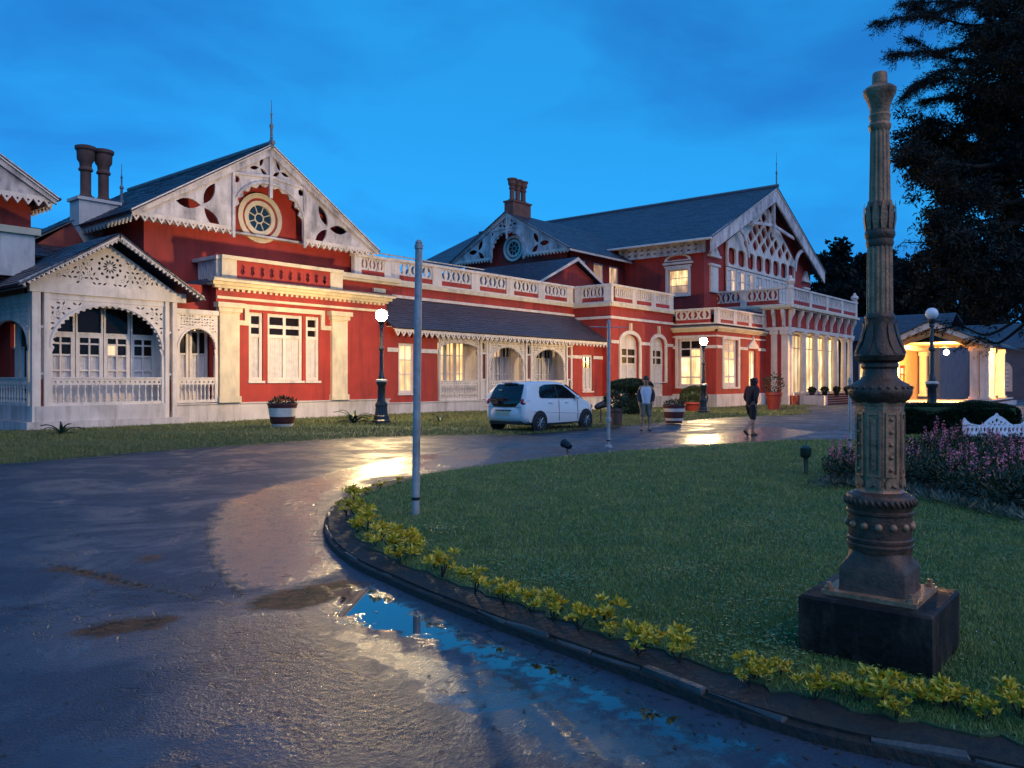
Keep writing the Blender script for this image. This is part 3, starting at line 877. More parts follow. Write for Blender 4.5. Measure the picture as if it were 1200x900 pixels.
def cornice(P, M, u0, u1, v0, prof=((0, .10), (.10, .22), (.22, .34)), m_='cream_stone', name='cornice', dent=0, e0=.34, e1=.34, cap='lead'):
    """moulded cornice: stepped courses that widen upwards, a row of dentils below, a lead cap"""
    m = MB(); n = len(prof)
    for i, (dv, w) in enumerate(prof):
        top = prof[i + 1][0] if i + 1 < n else dv + .10
        k0, k1 = min(e0, w), min(e1, w)
        m.box(u0 - k0, u1 + k1, v0 + dv + .001, v0 + top, -.05, w)
    C = m.build(name, m_, P, M)
    top = prof[-1][0] + .10; w = prof[-1][1]
    MB().add([(u0 - min(e0, w) - .02, v0 + top + .002, w + .02), (u1 + min(e1, w) + .02, v0 + top + .002, w + .02), (u1, v0 + top + .12, -.04), (u0, v0 + top + .12, -.04),
              (u0 - min(e0, w) - .02, v0 + top + .03, w + .02), (u1 + min(e1, w) + .02, v0 + top + .03, w + .02)],
             [(0, 1, 5, 4), (4, 5, 2, 3)]).build('lead_cap', cap, C, M)
    if dent:
        p = (u1 - u0) / dent
        for k in range(dent):
            slab('dentil', m_, C, M, u0 + (k + .25) * p, u0 + (k + .75) * p, v0 - .09, v0 + .0, -.02, .07)
    return C

def bargeboards(P, M, uc, half, ve, va, width=.34, w0=0.0, w1=.09, m_='old_board', trim=True, name='bargeboard', tail=.55):
    for s in (-1, 1):
        dx, dv = half, va - ve; L = math.hypot(dx, dv); nx, nv = dv / L, dx / L   # normal of the slope
        A = (uc + s * half, ve); B = (uc, va)
        lo = width / nv
        pts = [A, B, (B[0], B[1] - lo), (A[0] - s * 0.0, A[1] - lo * tail)]
        bb = MB().plate(pts, (), w0, w1).build(name, m_, P, M)
        if trim:
            MB().plate([(A[0] + s * .05, A[1] + .02), (B[0], B[1] + .06), (B[0], B[1] - .09), (A[0] + s * .02, A[1] - .09)], (), w1 + .002, w1 + .07).build('edge_moulding', 'white_paint', bb, M)

def finial(P, x, y, z, h=1.5):
    MB().lathe([(.11, -.25), (.11, .06), (.06, .10), (.055, h * .34), (.085, h * .36), (.085, h * .40), (.035, h * .44), (.03, h * .62), (.055, h * .64), (.02, h * .70), (.012, h * .98), (.004, h)], (x, y, z), 8).build('finial', 'lead', P, sm=40)

def round_window(P, M, uc, vc, ro, glass='blue_glass', seg=28, cream='cream_stone'):
    rw = MB().plate(circ(uc, vc, ro, seg), [circ(uc, vc, ro * .80, seg)], -.05, .10).build('round_window', cream, P, M)
    MB().plate(circ(uc, vc, ro * .80 - .002, seg), [circ(uc, vc, ro * .70, seg)], -.08, .02).build('inner_ring', 'red_stucco', rw, M)
    MB().plate(circ(uc, vc, ro * .70 - .002, seg), [circ(uc, vc, ro * .52, seg)], -.08, .07).build('sash_ring', cream, rw, M)
    m = MB().plate(circ(uc, vc, ro * .22, 12), [circ(uc, vc, ro * .17, 12)], -.06, .0)
    for k in range(8):
        a = 2 * PI * (k + .5) / 8; c, s = math.cos(a), math.sin(a); t = .018
        q = [(r * ro, tt) for r, tt in ((.215, -t), (.525, -t), (.525, t), (.215, t))]
        m.plate([(uc + r * c - tt * s, vc + r * s + tt * c) for r, tt in q], (), -.06, .004)
    m.build('glazing_bar', cream, rw, M)
    for k in range(8):
        a0, a1 = 2 * PI * (k - .5) / 8, 2 * PI * (k + .5) / 8
        MB().plate(arc(uc, vc, ro * .525, a0, a1, 4) + arc(uc, vc, ro * .2, a1, a0, 3), (), -.05, -.03).build('pane', glass, rw, M)
    MB().plate(circ(uc, vc, ro * .2, 12), (), -.05, -.028).build('pane', glass, rw, M)
    return rw

def fret_gable(P, M, uc, half, ve, va, a, vs, vc, bw=.34, drop=.34, win=True):
    """gable end of sawn boards: pierced with trefoils, an arch open to the wall behind, pointed fringe, bargeboards"""
    b = vc - vs
    sl = (va - ve) / half
    teeth = 11
    outl = [(uc - half + .06, ve), (uc - a, ve)]
    outl.append((uc - a, vs))
    for k in range(1, 2 * teeth):
        t = PI - PI * k / (2 * teeth); s = 1.0 if k % 2 else 0.90
        outl.append((uc + a * s * math.cos(t), vs + b * s * math.sin(t)))
    outl += [(uc + a, vs), (uc + a, ve), (uc + half - .06, ve), (uc, va - .05)]
    holes = []
    k = half / 5.7; ky = (va - ve) / 3.57
    for s in (-1, 1):
        f = (lambda an: R(an) if s < 0 else PI - R(an))
        holes += trefoil(uc + s * 2.95 * k, ve + .62 * ky, .98 * ky, .19 * k, [f(180), f(62), f(-48)])
        holes += trefoil(uc + s * .48 * k, ve + 2.60 * ky, .42 * ky, .08 * k, [f(195), f(70), f(-40)])
        holes.append(circ(uc + s * 1.52 * k, ve + 1.92 * ky, .15 * ky, 7))
    g = MB().plate(outl, holes, -.04, .04).build('gable_board', 'old_board', P, M)
    for s in (-1, 1):
        x0, x1 = sorted((uc + s * (half - .05), uc + s * (a + .02)))
        o, h = fringe(x0, x1, ve - .002, drop * k, .30 * k)
        MB().plate(o, h, -.03, .05).build('fringe', 'white_paint', g, M)
        x = uc + s * (a + .06)
        MB().box(x - .07, x + .07, ve - .45 * k, va - abs(x - uc) * sl - .3, .042, .13).lathe([(.02, -.3), (.06, -.22), (.03, -.14), (.07, -.05), (.07, 0)], (0, 0, 0), 6).build('upright', 'old_board', g, M) if False else \
            slab('upright', 'old_board', g, M, x - .06, x + .06, ve - .42 * k, va - abs(x - uc) * sl - .28, .042, .12)
        MB().plate([(uc + s * .05, ve + 2.25 * ky), (uc + s * 1.95 * k, ve + 2.05 * ky), (uc + s * 1.95 * k, ve + 2.15 * ky), (uc + s * .05, ve + 2.36 * ky)], (), .042, .09).build('cross_piece', 'old_board', g, M)
    slab('king_post', 'old_board', g, M, uc - .07, uc + .07, vc - .55 * k, va - .3, .045, .14)
    MB().plate(arc(uc, vs, a + .10, 0, PI, 24, b + .10) + arc(uc, vs, a + .01, PI, 0, 24, b + .01), (), .042, .10).build('arch_moulding', 'old_board', g, M)
    bargeboards(P, M, uc, half, ve, va, bw, .05, .15)
    return g

# ================================================================ the palace
pal = empty('palace', (28, 27, 0), label='long red and white palace with carved gables, slate roofs and roof balustrades', cat='building')
P = pal

# ---- body with the round-window gable (X 13.9 .. 23.9)
YC, YG, YW = 27.0, 28.5, 29.2
MC = front(0, YC)
wz0, wz1 = 1.56, 4.18
wins = [(16.98, 17.60), (17.80, 19.42), (19.58, 20.24)]
wall(P, MC, 15.62, 23.9, -.4, 5.1, [rect(a, b, wz0, wz1) for a, b in wins])
for i, (a, b) in enumerate(wins):
    window(P, MC, a, b, wz0, wz1, 2 if i == 1 else 1, [(.20, 'd'), (.16, 'd'), (1.0, 'c')], fr=.12 if i == 1 else .13, mull=.13)
wall(P, leftf(15.62, 29.2), 0, 1.85, -.4, 5.1)
MB().box(13.9, 24.02, 26.93, 29.2, -.45, .70).build('plinth', 'plinth_wash', P)
MB().box(13.86, 24.06, 26.89, 29.2, .70, .75).build('plinth_ledge', 'plinth_wash', P)
for a, b in ((15.70, 16.50), (20.80, 21.60)):
    pl = slab('pilaster', 'cream_stone', P, MC, a, b, .75, 4.06, -.02, .14)
    slab('pilaster_foot', 'cream_stone', pl, MC, a - .05, b + .05, .752, .98, -.02, .20)
    m = MB(); 
    for i, (w, v0, v1) in enumerate(((.16, 4.062, 4.12), (.22, 4.121, 4.28), (.30, 4.281, 4.46))): m.box(a - w + .14, b + w - .14, v0, v1, -.02, w)
    m.build('capital', 'cream_stone', pl, MC)
m = MB(); hz = [(16.5, 3.70), (16.90, 3.70), (16.90, 4.30), (20.34, 4.30), (20.34, 3.70), (20.8, 3.70)]
m.plate([(16.5, 3.66), (16.95, 3.66), (16.95, 4.28), (20.29, 4.28), (20.29, 3.66), (20.8, 3.66), (20.8, 3.84), (20.47, 3.84), (20.47, 4.46), (16.77, 4.46), (16.77, 3.84), (16.5, 3.84)], (), -.01, .08)
m.build('hood_moulding', 'cream_stone', P, MC)
band(P, MC, 15.62, 23.9, 4.60, 4.70, .09)
cornice(P, MC, 15.62, 23.8, 5.0, ((0, .12), (.10, .24), (.22, .40)), dent=34, e0=.3, e1=.3, m_='cream_stone')
wall(P, leftf(23.88, 29.2), 0, 2.2, -.4, 5.1) if False else MB().box(23.5, 23.86, 27.36, 29.2, -.3, 5.05).build('side_wall', 'red_stucco', P)
MB().box(15.3, 24.0, 27.02, 29.25, 5.101, 5.30).build('flat_roof', 'lead', P)
# loggia parapet above the cornice
ML = front(0, 27.36)
lg = MB().box(16.02, 21.72, 6.16, 6.30, -.16, .10).box(16.05, 21.69, 5.30, 5.42, -.14, .06).build('loggia_parapet', 'cream_stone', P, ML)
holes = []
for k in range(10):
    c = 16.72 + (k + .5) * (21.0 - 16.72) / 10
    holes.append([(c - .10, 5.92), (c - .05, 5.84), (c - .10, 5.72), (c, 5.60), (c + .10, 5.72), (c + .05, 5.84), (c + .10, 5.92), (c, 6.02)])
MB().plate(rect(16.66, 21.06, 5.42, 6.158), holes, -.06, .0).build('pierced_panel', 'red_stucco', lg, ML)
for a, b in ((16.04, 16.66), (21.06, 21.70)): slab('pedestal', 'cream_stone', lg, ML, a, b, 5.422, 6.158, -.12, .05)
balustrade(P, leftf(16.04, 29.15), 0, 1.66, 5.30, 6.28, 1, ped=.2, motif=3, back=False, ped_ends=(False, True), dado=.0)
# upper wall and gable triangle
MG = front(0, YW)
ucC, veC, vaC = 18.87, 7.65, 11.22
wall(P, MG, 0, 0, 0, 0, [circ(18.85, 8.33, .70, 24)], outline=[(14.0, 5.2), (23.8, 5.2), (23.8, 7.9), (18.9, 10.95), (14.0, 7.9)])
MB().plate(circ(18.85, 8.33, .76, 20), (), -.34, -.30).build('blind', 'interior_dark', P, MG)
round_window(P, MG, 18.85, 8.33, 1.04)
# doors onto the loggia
wall(P, leftf(14.0, 40), 0, 10.45, 4.5, 8.0)
fret_gable(P, front(0, YG), ucC, 5.70, veC, vaC, 1.62, 8.25, 9.62)
slate_roof(P, (24.66, 28.28, 7.60), (24.66, 41, 7.60), (18.87, 41, 11.26), (18.87, 28.28, 11.26))
slate_roof(P, (13.08, 41, 7.60), (13.08, 28.28, 7.60), (18.87, 28.28, 11.26), (18.87, 41, 11.26))
MB().tube([(18.87, 28.2, 11.32), (18.87, 41, 11.32)], .10, 6).build('ridge', 'lead', P)
finial(P, 18.87, 28.35, 11.35, 1.75)
finial(P, 15.0, 33.2, 8.9, 1.6)
MB().box(14.0, 24.4, 28.9, 29.18, 7.50, 7.58).build('soffit', 'old_board', P)
o, h = fringe(0, 9.5, 7.60, .34, .30)
MB().plate(o, h, -.03, .03).build('eave_fringe', 'white_paint', P, leftf(13.25, 38))

# ---- narrow arched bay between the porch and the pilaster
arch_screen(P, front(0, 26.95), 14.06, 15.64, .78, 3.95, 2.70, 3.45, 1.63, 9)
wall(P, front(0, 27.5), 14.0, 15.7, 3.9, 5.1)
window(P, front(0, 27.42), 14.12, 14.82, 1.55, 3.7, 2, [(.22, 'd'), (.75, 'd'), (.85, 'c')], fr=.09, sill=False)
window(P, front(0, 27.42), 14.86, 15.56, 1.55, 3.7, 2, [(.22, 'd'), (.75, 'd'), (.85, 'c')], fr=.09, sill=False)
wall(P, front(0, 27.48), 14.0, 15.6, .7, 1.6, m_='white_paint', thick=.1)
slab('lintel_beam', 'white_paint', P, front(0, 26.95), 14.0, 15.66, 3.95, 4.12, -.06, .10)

# ---- gabled porch (X 9.4 .. 14)
YP = 26.8
MP = front(0, YP)
arch_screen(P, MP, 9.86, 13.56, .78, 4.12, 2.62, 4.02, 1.63, 16, teeth=26)
for a, b in ((9.38, 9.62), (9.72, 9.86), (13.56, 13.70), (13.82, 13.98)): slab('porch_post', 'white_paint', P, MP, a, b, .30, 4.30, -.08, .09)
for a, b in ((9.62, 9.72), (13.70, 13.82)):
    for v in (1.75, 3.2): slab('post_tie', 'white_paint', P, MP, a, b, v, v + .08, -.04, .04)
    slab('post_panel', 'timber_red', P, MP, a, b, .5, 1.62, -.03, -.01)
slab('tie_beam', 'white_paint', P, MP, 9.30, 14.30, 4.302, 4.62, -.08, .12)
slab('architrave', 'white_paint', P, MP, 9.84, 13.58, 4.122, 4.30, -.05, .05)
# pierced tympanum with a rosette
uc = 11.72; holes = []
for k in range(12):
    a = 2 * PI * k / 12
    holes.append(leaf(uc + .07 * math.cos(a), 5.30 + .07 * math.sin(a), .17, .030, a, 3))
    holes.append(circ(uc + .345 * math.cos(a + .26), 5.30 + .345 * math.sin(a + .26), .052, 6))
pp_ = .165
for i in range(-13, 14):
    for j in range(8):
        cu, cv = uc + (i + (.5 if j % 2 else 0)) * pp_, 4.72 + j * pp_ * .92
        if (cu - uc) ** 2 + (cv - 5.30) ** 2 < .52 ** 2: continue
        an = .9 * math.sin(i * 1.7 + j * 2.3) + (PI / 2 if (i + j) % 2 else 0)
        if (i + 2 * j) % 4 == 0: hs = [leaf(cu + .2 * pp_ * math.cos(q_ * 2 * PI / 5), cv + .2 * pp_ * math.sin(q_ * 2 * PI / 5), pp_ * .27, pp_ * .085, q_ * 2 * PI / 5, 3) for q_ in range(5)]
        else: hs = [leaf(cu - .42 * pp_ * math.cos(an), cv - .42 * pp_ * math.sin(an), pp_ * .84, pp_ * .18, an, 4)]
        if all(v > 4.67 and v < 6.02 - abs(x - uc) * .607 - .07 for h in hs for x, v in h): holes += hs
MB().plate([(9.42, 4.625), (14.02, 4.625), (uc, 6.02)], holes, -.03, .03).build('tympanum_fretwork', 'white_paint', P, MP)
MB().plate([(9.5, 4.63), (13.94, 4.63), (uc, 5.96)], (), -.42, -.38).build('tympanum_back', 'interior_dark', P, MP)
# roof, bargeboards with fringe
MPb = front(0, 26.22)
ucp, hp, vep, vap = 11.78, 2.94, 4.52, 6.30
for s in (-1, 1):
    n = 22; A = Vector((ucp + s * hp, vep)); B = Vector((ucp, vap)); L = (B - A).length
    o, h = fringe(0, L, 0, .20, L / n)
    ang = math.atan2(B.y - A.y, B.x - A.x)
    if s > 0: o = [(-x, y) for x, y in o][::-1]; h = [[(-x, y) for x, y in q][::-1] for q in h]; ang -= PI
    c_, s_ = math.cos(ang), math.sin(ang)
    tr = lambda q: [(A.x + x * c_ - y * s_, A.y + x * s_ + y * c_) for x, y in q]
    MB().plate(tr(o), [tr(q) for q in h], 0, .05).build('fringe', 'white_paint', P, MPb)
bargeboards(P, front(0, 26.30), ucp, hp, vep, vap, .16, .02, .07, m_='white_paint', trim=False)
slate_roof(P, (8.80, 31.8, 4.44), (8.80, 26.15, 4.44), (ucp, 26.15, 6.36), (ucp, 31.8, 6.36), course=.22)
slate_roof(P, (14.76, 26.15, 4.44), (14.76, 29.0, 4.44), (ucp, 29.0, 6.36), (ucp, 26.15, 6.36), course=.22)
MB().tube([(9.0, 26.2, 4.40), (9.0, 30.2, 4.40)], .05, 6).build('gutter', 'lead', P)
# glazed wall behind the porch screen
MPw = front(0, 27.4)
for k in range(4):
    a = 10.05 + k * .89
    window(P, MPw, a, a + .86, 1.55, 3.10, 2, [(.28, 'd'), (.52, 'dd' if k != 2 else 'md'), (.72, 'c'), (.34, 'c')], fr=.12, mull=.055, sill=False)
    window(P, MPw, a, a + .86, 3.095, 4.05, 1, [(1, 'd')], fr=.06, sill=False)
wall(P, front(0, 27.38), 9.6, 13.7, .7, 1.53, m_='white_paint')
slab('back_wall', 'white_paint', P, MPw, 9.6, 13.7, 4.06, 4.6, -.2, 0)
for a, b in ((9.6, 10.045), (13.58, 13.7)): slab('window_pier', 'white_paint', P, MPw, a, b, 1.53, 4.06, -.2, -.05)
MB().box(13.6, 13.95, 26.9, 28.5, .7, 4.5).build('porch_side', 'white_paint', P)
MB().box(9.2, 14.3, 26.62, 33.6, -.45, .30).build('porch_plinth', 'plinth_wash', P)
MB().box(9.46, 13.56, 26.70, 33.55, .302, .78).build('porch_step', 'plinth_wash', P)
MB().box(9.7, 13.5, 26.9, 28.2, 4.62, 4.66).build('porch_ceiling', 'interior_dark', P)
# left return of the porch
MR = leftf(9.50, 31.2)
arch_screen(P, MR, .35, 3.95, .78, 4.0, 2.70, 3.55, 1.63, 14, teeth=18)
arch_screen(P, leftf(9.50, 33.5), .05, 2.55, .78, 4.0, 2.70, 3.55, 1.63, 11, teeth=14)
slab('return_beam', 'white_paint', P, MR, 0, 4.3, 4.0, 4.3, -.1, .06)
for k in range(-2, 3):
    window(P, leftf(9.95, 31.2), .1 + k * 1.3, 1.3 + k * 1.3, 1.5, 3.95, 2, [(.25, 'd'), (.7, 'dm'), (.9, 'c')], fr=.14, sill=False)
slab('return_head', 'white_paint', P, leftf(9.95, 31.2), -2.6, 4.2, 3.96, 4.7, -.1, 0)
slab('return_dado', 'white_paint', P, leftf(9.95, 31.2), -2.6, 4.2, .7, 1.5, -.1, 0)

# ---- neighbouring gable beyond the porch
MA = front(0, 29.3)
wall(P, MA, -1.0, 10.25, 4.9, 8.0)
wall(P, front(0, 33.6), -1.0, 9.9, -.4, 5.0)
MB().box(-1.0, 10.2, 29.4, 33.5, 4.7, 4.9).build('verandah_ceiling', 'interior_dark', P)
MB().box(-1.2, 10.45, 28.98, 29.3, 6.40, 6.62).build('cornice', 'cream_stone', P)
MB().box(-1.2, 10.30, 29.10, 29.3, 5.0, 6.40).build('parapet_wall', 'white_paint', P)
wall(P, leftf(10.25, 42), 0, 12.7, -.4, 8.0, m_='red_stucco') if False else MB().box(9.96, 10.25, 30.3, 42, -.3, 8.0).build('side_wall', 'red_stucco', P)
fret_gable(P, front(0, 28.5), 5.0, 5.70, 7.62, 11.2, 1.62, 8.22, 9.60)
slate_roof(P, (10.82, 28.28, 7.58), (10.82, 41, 7.58), (5.0, 41, 11.24), (5.0, 28.28, 11.24))
slate_roof(P, (-.82, 41, 7.58), (-.82, 28.28, 7.58), (5.0, 28.28, 11.24), (5.0, 41, 11.24))
o, h = fringe(0, 9.5, 7.56, .34, .30)
MB().plate(o, h, -.03, .03).build('eave_fringe', 'white_paint', P, leftf(10.6, 38))
# low roof between the two gables, and its chimney
slate_roof(P, (9.0, 30.2, 5.9), (15.0, 30.2, 5.9), (15.0, 35.0, 7.7), (9.0, 35.0, 7.7))
MB().add([(11.4, 32.0, 6.6), (13.2, 32.0, 6.6), (12.6, 32.0, 7.55), (11.4, 36, 6.6), (13.2, 36, 6.6), (12.6, 36, 7.55)], [(0, 1, 2), (3, 5, 4), (0, 2, 5, 3), (1, 4, 5, 2), (0, 3, 4, 1)]).build('roof_light', 'timber_red', P)
slate_roof(P, (10.9, 36, 6.55), (10.9, 31.8, 6.55), (12.6, 31.8, 7.65), (12.6, 36, 7.65), course=.22)
def chimney(x, y, zb, zt, ph, n, pr, m_base='white_paint', pot='chimney_clay'):
    w = pr * 1.75
    ch = MB().box(x - n * w / 2 * 1.15 - .1, x + n * w / 2 * 1.15 + .1, y - w * .75, y + w * .75, zb, zt).box(x - n * w / 2 * 1.15 - .18, x + n * w / 2 * 1.15 + .18, y - w * .75 - .08, y + w * .75 + .08, zt + .001, zt + .12).build('chimney_stack', m_base, P)
    for k in range(n):
        cx = x + (k - (n - 1) / 2) * w * 1.18
        MB().lathe([(pr * .98, 0), (pr * .98, .10), (pr * .72, .14), (pr * .60, .22), (pr * .60, ph * .30), (pr * .60, ph * .52), (pr * .80, ph * .535), (pr * .80, ph * .57), (pr * .66, ph * .60), (pr * .70, ph * .68), (pr * .96, ph * .74), (pr * 1.0, ph * .90), (pr * 1.18, ph * .93), (pr * 1.2, ph * .985), (pr * .95, ph), (pr * .80, ph * .97), (pr * .78, ph * .8)], (cx, y, zt + .12), 12, cap=False).build('chimney_pot', pot, ch, sm=35)
chimney(13.85, 33.0, 6.8, 8.62, 2.10, 2, .33)

# ---- wing with verandah (X 23.9 .. 41.6)
op = [(24.62, 25.60, .98, 3.28), (39.42, 40.50, .92, 3.10)]
wall(P, MC, 0, 0, 0, 0, [rect(a, b, c, d) for a, b, c, d in op[:1]], outline=rect(23.9, 27.15, -.4, 4.0))
wall(P, MC, 0, 0, 0, 0, [rect(*op[1])], outline=rect(38.0, 41.6, -.5, 4.0))
window(P, MC, *op[0], 2, [(.42, 'b'), (.42, 'l'), (.5, 'l')], fr=.13, mull=.05)
window(P, MC, *op[1], 2, [(.25, 'd'), (.24, 'd'), (1, 'c')], fr=.14, mull=.05)
for a, b in ((23.95, 24.58), (25.64, 27.14), (38.02, 39.38), (40.54, 41.56)): band(P, MC, a, b, 2.86, 3.05, .05, 'white_paint')
MB().box(24.0, 41.62, 26.93, 29.2, -.6, .52).build('plinth', 'plinth_wash', P)
MB().box(23.98, 41.64, 26.89, 29.2, .522, .57).build('plinth_ledge', 'plinth_wash', P)
for i, (a, b) in enumerate(((27.22, 30.10), (30.86, 33.80), (34.46, 37.60))):
    if i == 0:
        arch_screen(P, MC, a, b, .58, 3.72, 3.12, 3.42, 1.52, 22, teeth=20)
    else:
        arch_screen(P, MC, a, b, .58, 3.72, 2.30, 3.34, 1.52, 22, teeth=20)
    n = 4; p = (b - a) / n
    for k in range(n):
        kk = 'l' if i == 0 else ('m' if (i == 1 and k in (1, 2)) else 'd')
        cc = 'l' if i == 0 else 'c'
        window(P, front(0, 27.9), a + k * p, a + (k + 1) * p - .03, 1.45, 3.55, 2, [(.55, kk), (.8, cc), (.3, cc)], fr=.10, mull=.045, sill=False)
for a in (30.16, 33.86, 37.66):
    for q in (0, .46): slab('verandah_post', 'white_paint', P, MC, a + q, a + q + .14, .57, 3.74, -.07, .08)
    slab('post_panel', 'timber_red', P, MC, a + .15, a + .45, 1.6, 2.9, -.05, -.02)
    slab('post_panel', 'white_paint', P, MC, a + .15, a + .45, .6, 1.55, -.05, .0)
    for v in (1.56, 2.92, 3.5): slab('post_tie', 'white_paint', P, MC, a + .14, a + .46, v, v + .09, -.05, .04)
slab('window_dado', 'white_paint', P, front(0, 27.9), 27.0, 38.2, .55, 1.447, -.2, 0)
slab('window_head', 'white_paint', P, front(0, 27.9), 27.0, 38.2, 3.552, 4.3, -.2, 0)
for a, b in ((26.9, 27.21), (30.08, 30.85), (33.78, 34.45), (37.58, 38.3)): slab('window_pier', 'white_paint', P, front(0, 27.9), a, b, 1.45, 3.55, -.2, -.02)
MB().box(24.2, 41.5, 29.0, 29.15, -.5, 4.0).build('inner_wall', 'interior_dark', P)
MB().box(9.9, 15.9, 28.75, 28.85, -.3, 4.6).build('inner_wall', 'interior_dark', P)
MB().box(-1, 78.4, 45.2, 45.5, -.5, 6.5).build('rear_wall', 'red_stucco', P)
MB().box(38.06, 38.2, 27.36, 28.05, .55, 3.97).build('reveal', 'white_paint', P)
slab('eave_beam', 'white_paint', P, MC, 27.15, 38.1, 3.745, 3.95, -.08, .08)
o, h = fringe(23.95, 41.5, 3.90, .34, .36, .28)
MB().plate(o, h, 0, .04).build('eave_fringe', 'white_paint', P, front(0, 26.52))
slab('eave_board', 'white_paint', P, front(0, 26.56), 23.95, 41.52, 3.86, 3.98, -.05, .04)
slate_roof(P, (23.85, 26.42, 3.94), (41.56, 26.42, 3.94), (41.56, 29.18, 5.60), (23.85, 29.18, 5.60), course=.22, seg=.36)
MB().box(23.9, 41.6, 26.7, 29.1, 3.97, 4.0).build('verandah_ceiling', 'white_paint', P)
# upper wall of the wing, string courses and roof balustrade
wall(P, MG, 24.3, 41.9, 4.0, 6.3)
band(P, MG, 24.0, 41.58, 5.62, 5.76, .10, 'white_paint')
band(P, MG, 24.4, 41.58, 6.20, 6.40, .16, 'cream_stone')
balustrade(P, front(0, 29.2), 25.95, 41.45, 6.41, 7.54, 5, ped=.66, motif=3, w=-.02, back=False)
# stepped block where the wing meets the gabled body
MB().box(22.3, 25.4, 28.3, 29.15, 5.3, 6.05).build('parapet_block', 'red_stucco', P)
MB().box(22.1, 25.6, 28.1, 29.15, 6.052, 6.16).box(22.0, 25.7, 28.0, 29.15, 6.161, 6.36).build('block_cornice', 'cream_stone', P)
balustrade(P, front(0, 28.7), 23.4, 25.6, 6.37, 7.4, 1, ped=.4, motif=3)
slab('block_corbel', 'cream_stone', P, front(0, 28.28), 24.2, 24.9, 5.66, 5.84, -.02, .10)
MB().box(24.3, 42, 29.6, 45, 6.15, 6.3).build('flat_roof', 'lead', P)
# water pipe along the balustrade
MB().tube([(24.4, 28.9, 7.62), (29, 29.1, 7.66), (33, 29.2, 7.70)], .035, 6).build('water_pipe', 'grey_steel', P)

# ---- bay with the two arched doors (X 41.58 .. 49.6)
MD = front(0, 26.4)
def arched(u0, u1, v0, vs, vc, n=10): 
    uc = (u0 + u1) / 2; a = (u1 - u0) / 2
    return [(u0, v0), (u1, v0)] + arc(uc, vs, a, 0, PI, n, vc - vs)
doors = [(42.72, 44.96, .5, 4.0, 4.50), (46.62, 48.40, .5, 4.0, 4.46)]
wall(P, MD, 0, 0, 0, 0, [arched(*d) for d in doors], outline=rect(41.58, 49.6, -.6, 6.2))
wall(P, leftf(41.58, 29.3), 0, 2.55, -.6, 6.2)
for (a, b, v0, vs, vc) in doors:
    uc = (a + b) / 2; hw = (b - a) / 2
    dr = MB().plate(arched(a - .22, b + .22, v0 + .9, vs, vc + .24), [arched(a, b, v0 + .95, vs, vc)], -.02, .10).build('door_surround', 'white_paint', P, MD)
    slab('keystone', 'cream_stone', dr, MD, uc - .10, uc + .10, vc + .2, 5.2, .0, .14)
    MB().plate(arched(a, b, 3.7, vs, vc), (), -.24, -.2).build('fanlight', 'white_paint', dr, MD)
    window(P, MD, a, b, v0, 3.72, 2, [(.42, 'd'), (.40, 'd'), (1.35, 'c'), (.5, 'c')], fr=.16, mull=.12, w0=-.26, sill=False, name='door')
for a, b in ((41.62, 42.46), (45.22, 46.36), (48.66, 49.55)): band(P, MD, a, b, 3.86, 4.06, .07, 'white_paint')
band(P, MD, 41.50, 49.6, 5.38, 5.54, .10, 'white_paint'); band(P, MD, 41.46, 49.6, 6.14, 6.36, .18, 'cream_stone')
band(P, leftf(41.58, 29.2), 0, 2.85, 5.38, 5.54, .10, 'white_paint'); band(P, leftf(41.58, 29.2), 0, 2.9, 6.14, 6.36, .18, 'cream_stone')
balustrade(P, MD, 41.6, 49.5, 6.37, 7.52, 3, ped=.5, motif=4, w=-.02, ped_ends=(False, True))
balustrade(P, leftf(41.6, 29.05), 0, 2.75, 6.37, 7.53, 1, ped=.55, motif=3, w=-.02, ped_ends=(True, True))
MB().box(41.53, 49.6, 26.33, 27.2, -.7, .50).build('plinth', 'plinth_wash', P)
MB().box(41.62, 56, 26.8, 34, 6.1, 6.22).build('flat_roof', 'lead', P)

# ---- projecting bay with lower balcony (X 49.6 .. 58, front at Y 23.2)
XE, YE = 49.6, 23.2
ME, MEl = front(0, YE), leftf(XE, 26.4)
ew = (.30, 2.20, 1.14, 4.55)
wall(P, MEl, 0, 0, 0, 0, [rect(.42, 2.14, 1.14, 4.40)], outline=rect(0, 2.85, -.6, 5.1))
window(P, MEl, .42, 2.14, 1.14, 4.40, 2, [(.45, 'dd'), (.42, 'dl'), (1.2, 'b'), (.4, 'b')], fr=.16, mull=.09, w0=-.2)
MB().plate(rect(.22, 2.34, 1.0, 4.62), [rect(.42, 2.14, 1.14, 4.40)], 0, .10).build('window_surround', 'white_paint', P, MEl)
wall(P, ME, 0, 0, 0, 0, [rect(50.72, 53.05, 1.10, 4.36), rect(55.0, 56.2, 1.10, 3.7)], outline=rect(49.6, 58, -.6, 5.1))
window(P, ME, 50.72, 53.05, 1.10, 4.36, 2, [(.45, 'm'), (.5, 'l'), (1.2, 'b'), (.4, 'b')], fr=.30, mull=.12, w0=-.2)
window(P, ME, 55.0, 56.2, 1.10, 3.7, 2, [(.6, 'l'), (1.3, 'b')], fr=.14, w0=-.2)
MB().plate(rect(50.5, 53.27, .98, 4.56), [rect(50.72, 53.05, 1.10, 4.36)], 0, .10).build('window_surround', 'white_paint', P, ME)
MB().plate([(54.7, 3.85), (56.5, 3.85), (56.5, 4.0), (55.75, 4.45), (55.6, 4.8), (55.45, 4.45), (54.7, 4.0)], (), 0, .14).build('window_pediment', 'white_paint', P, ME)
for a, b in ((49.62, 50.48), (53.3, 54.66), (56.54, 58)): band(P, ME, a, b, 3.72, 3.92, .07, 'white_paint')
for a, b in ((.02, .2), (2.36, 3.19)): band(P, MEl, a, b, 3.72, 3.92, .07, 'white_paint')
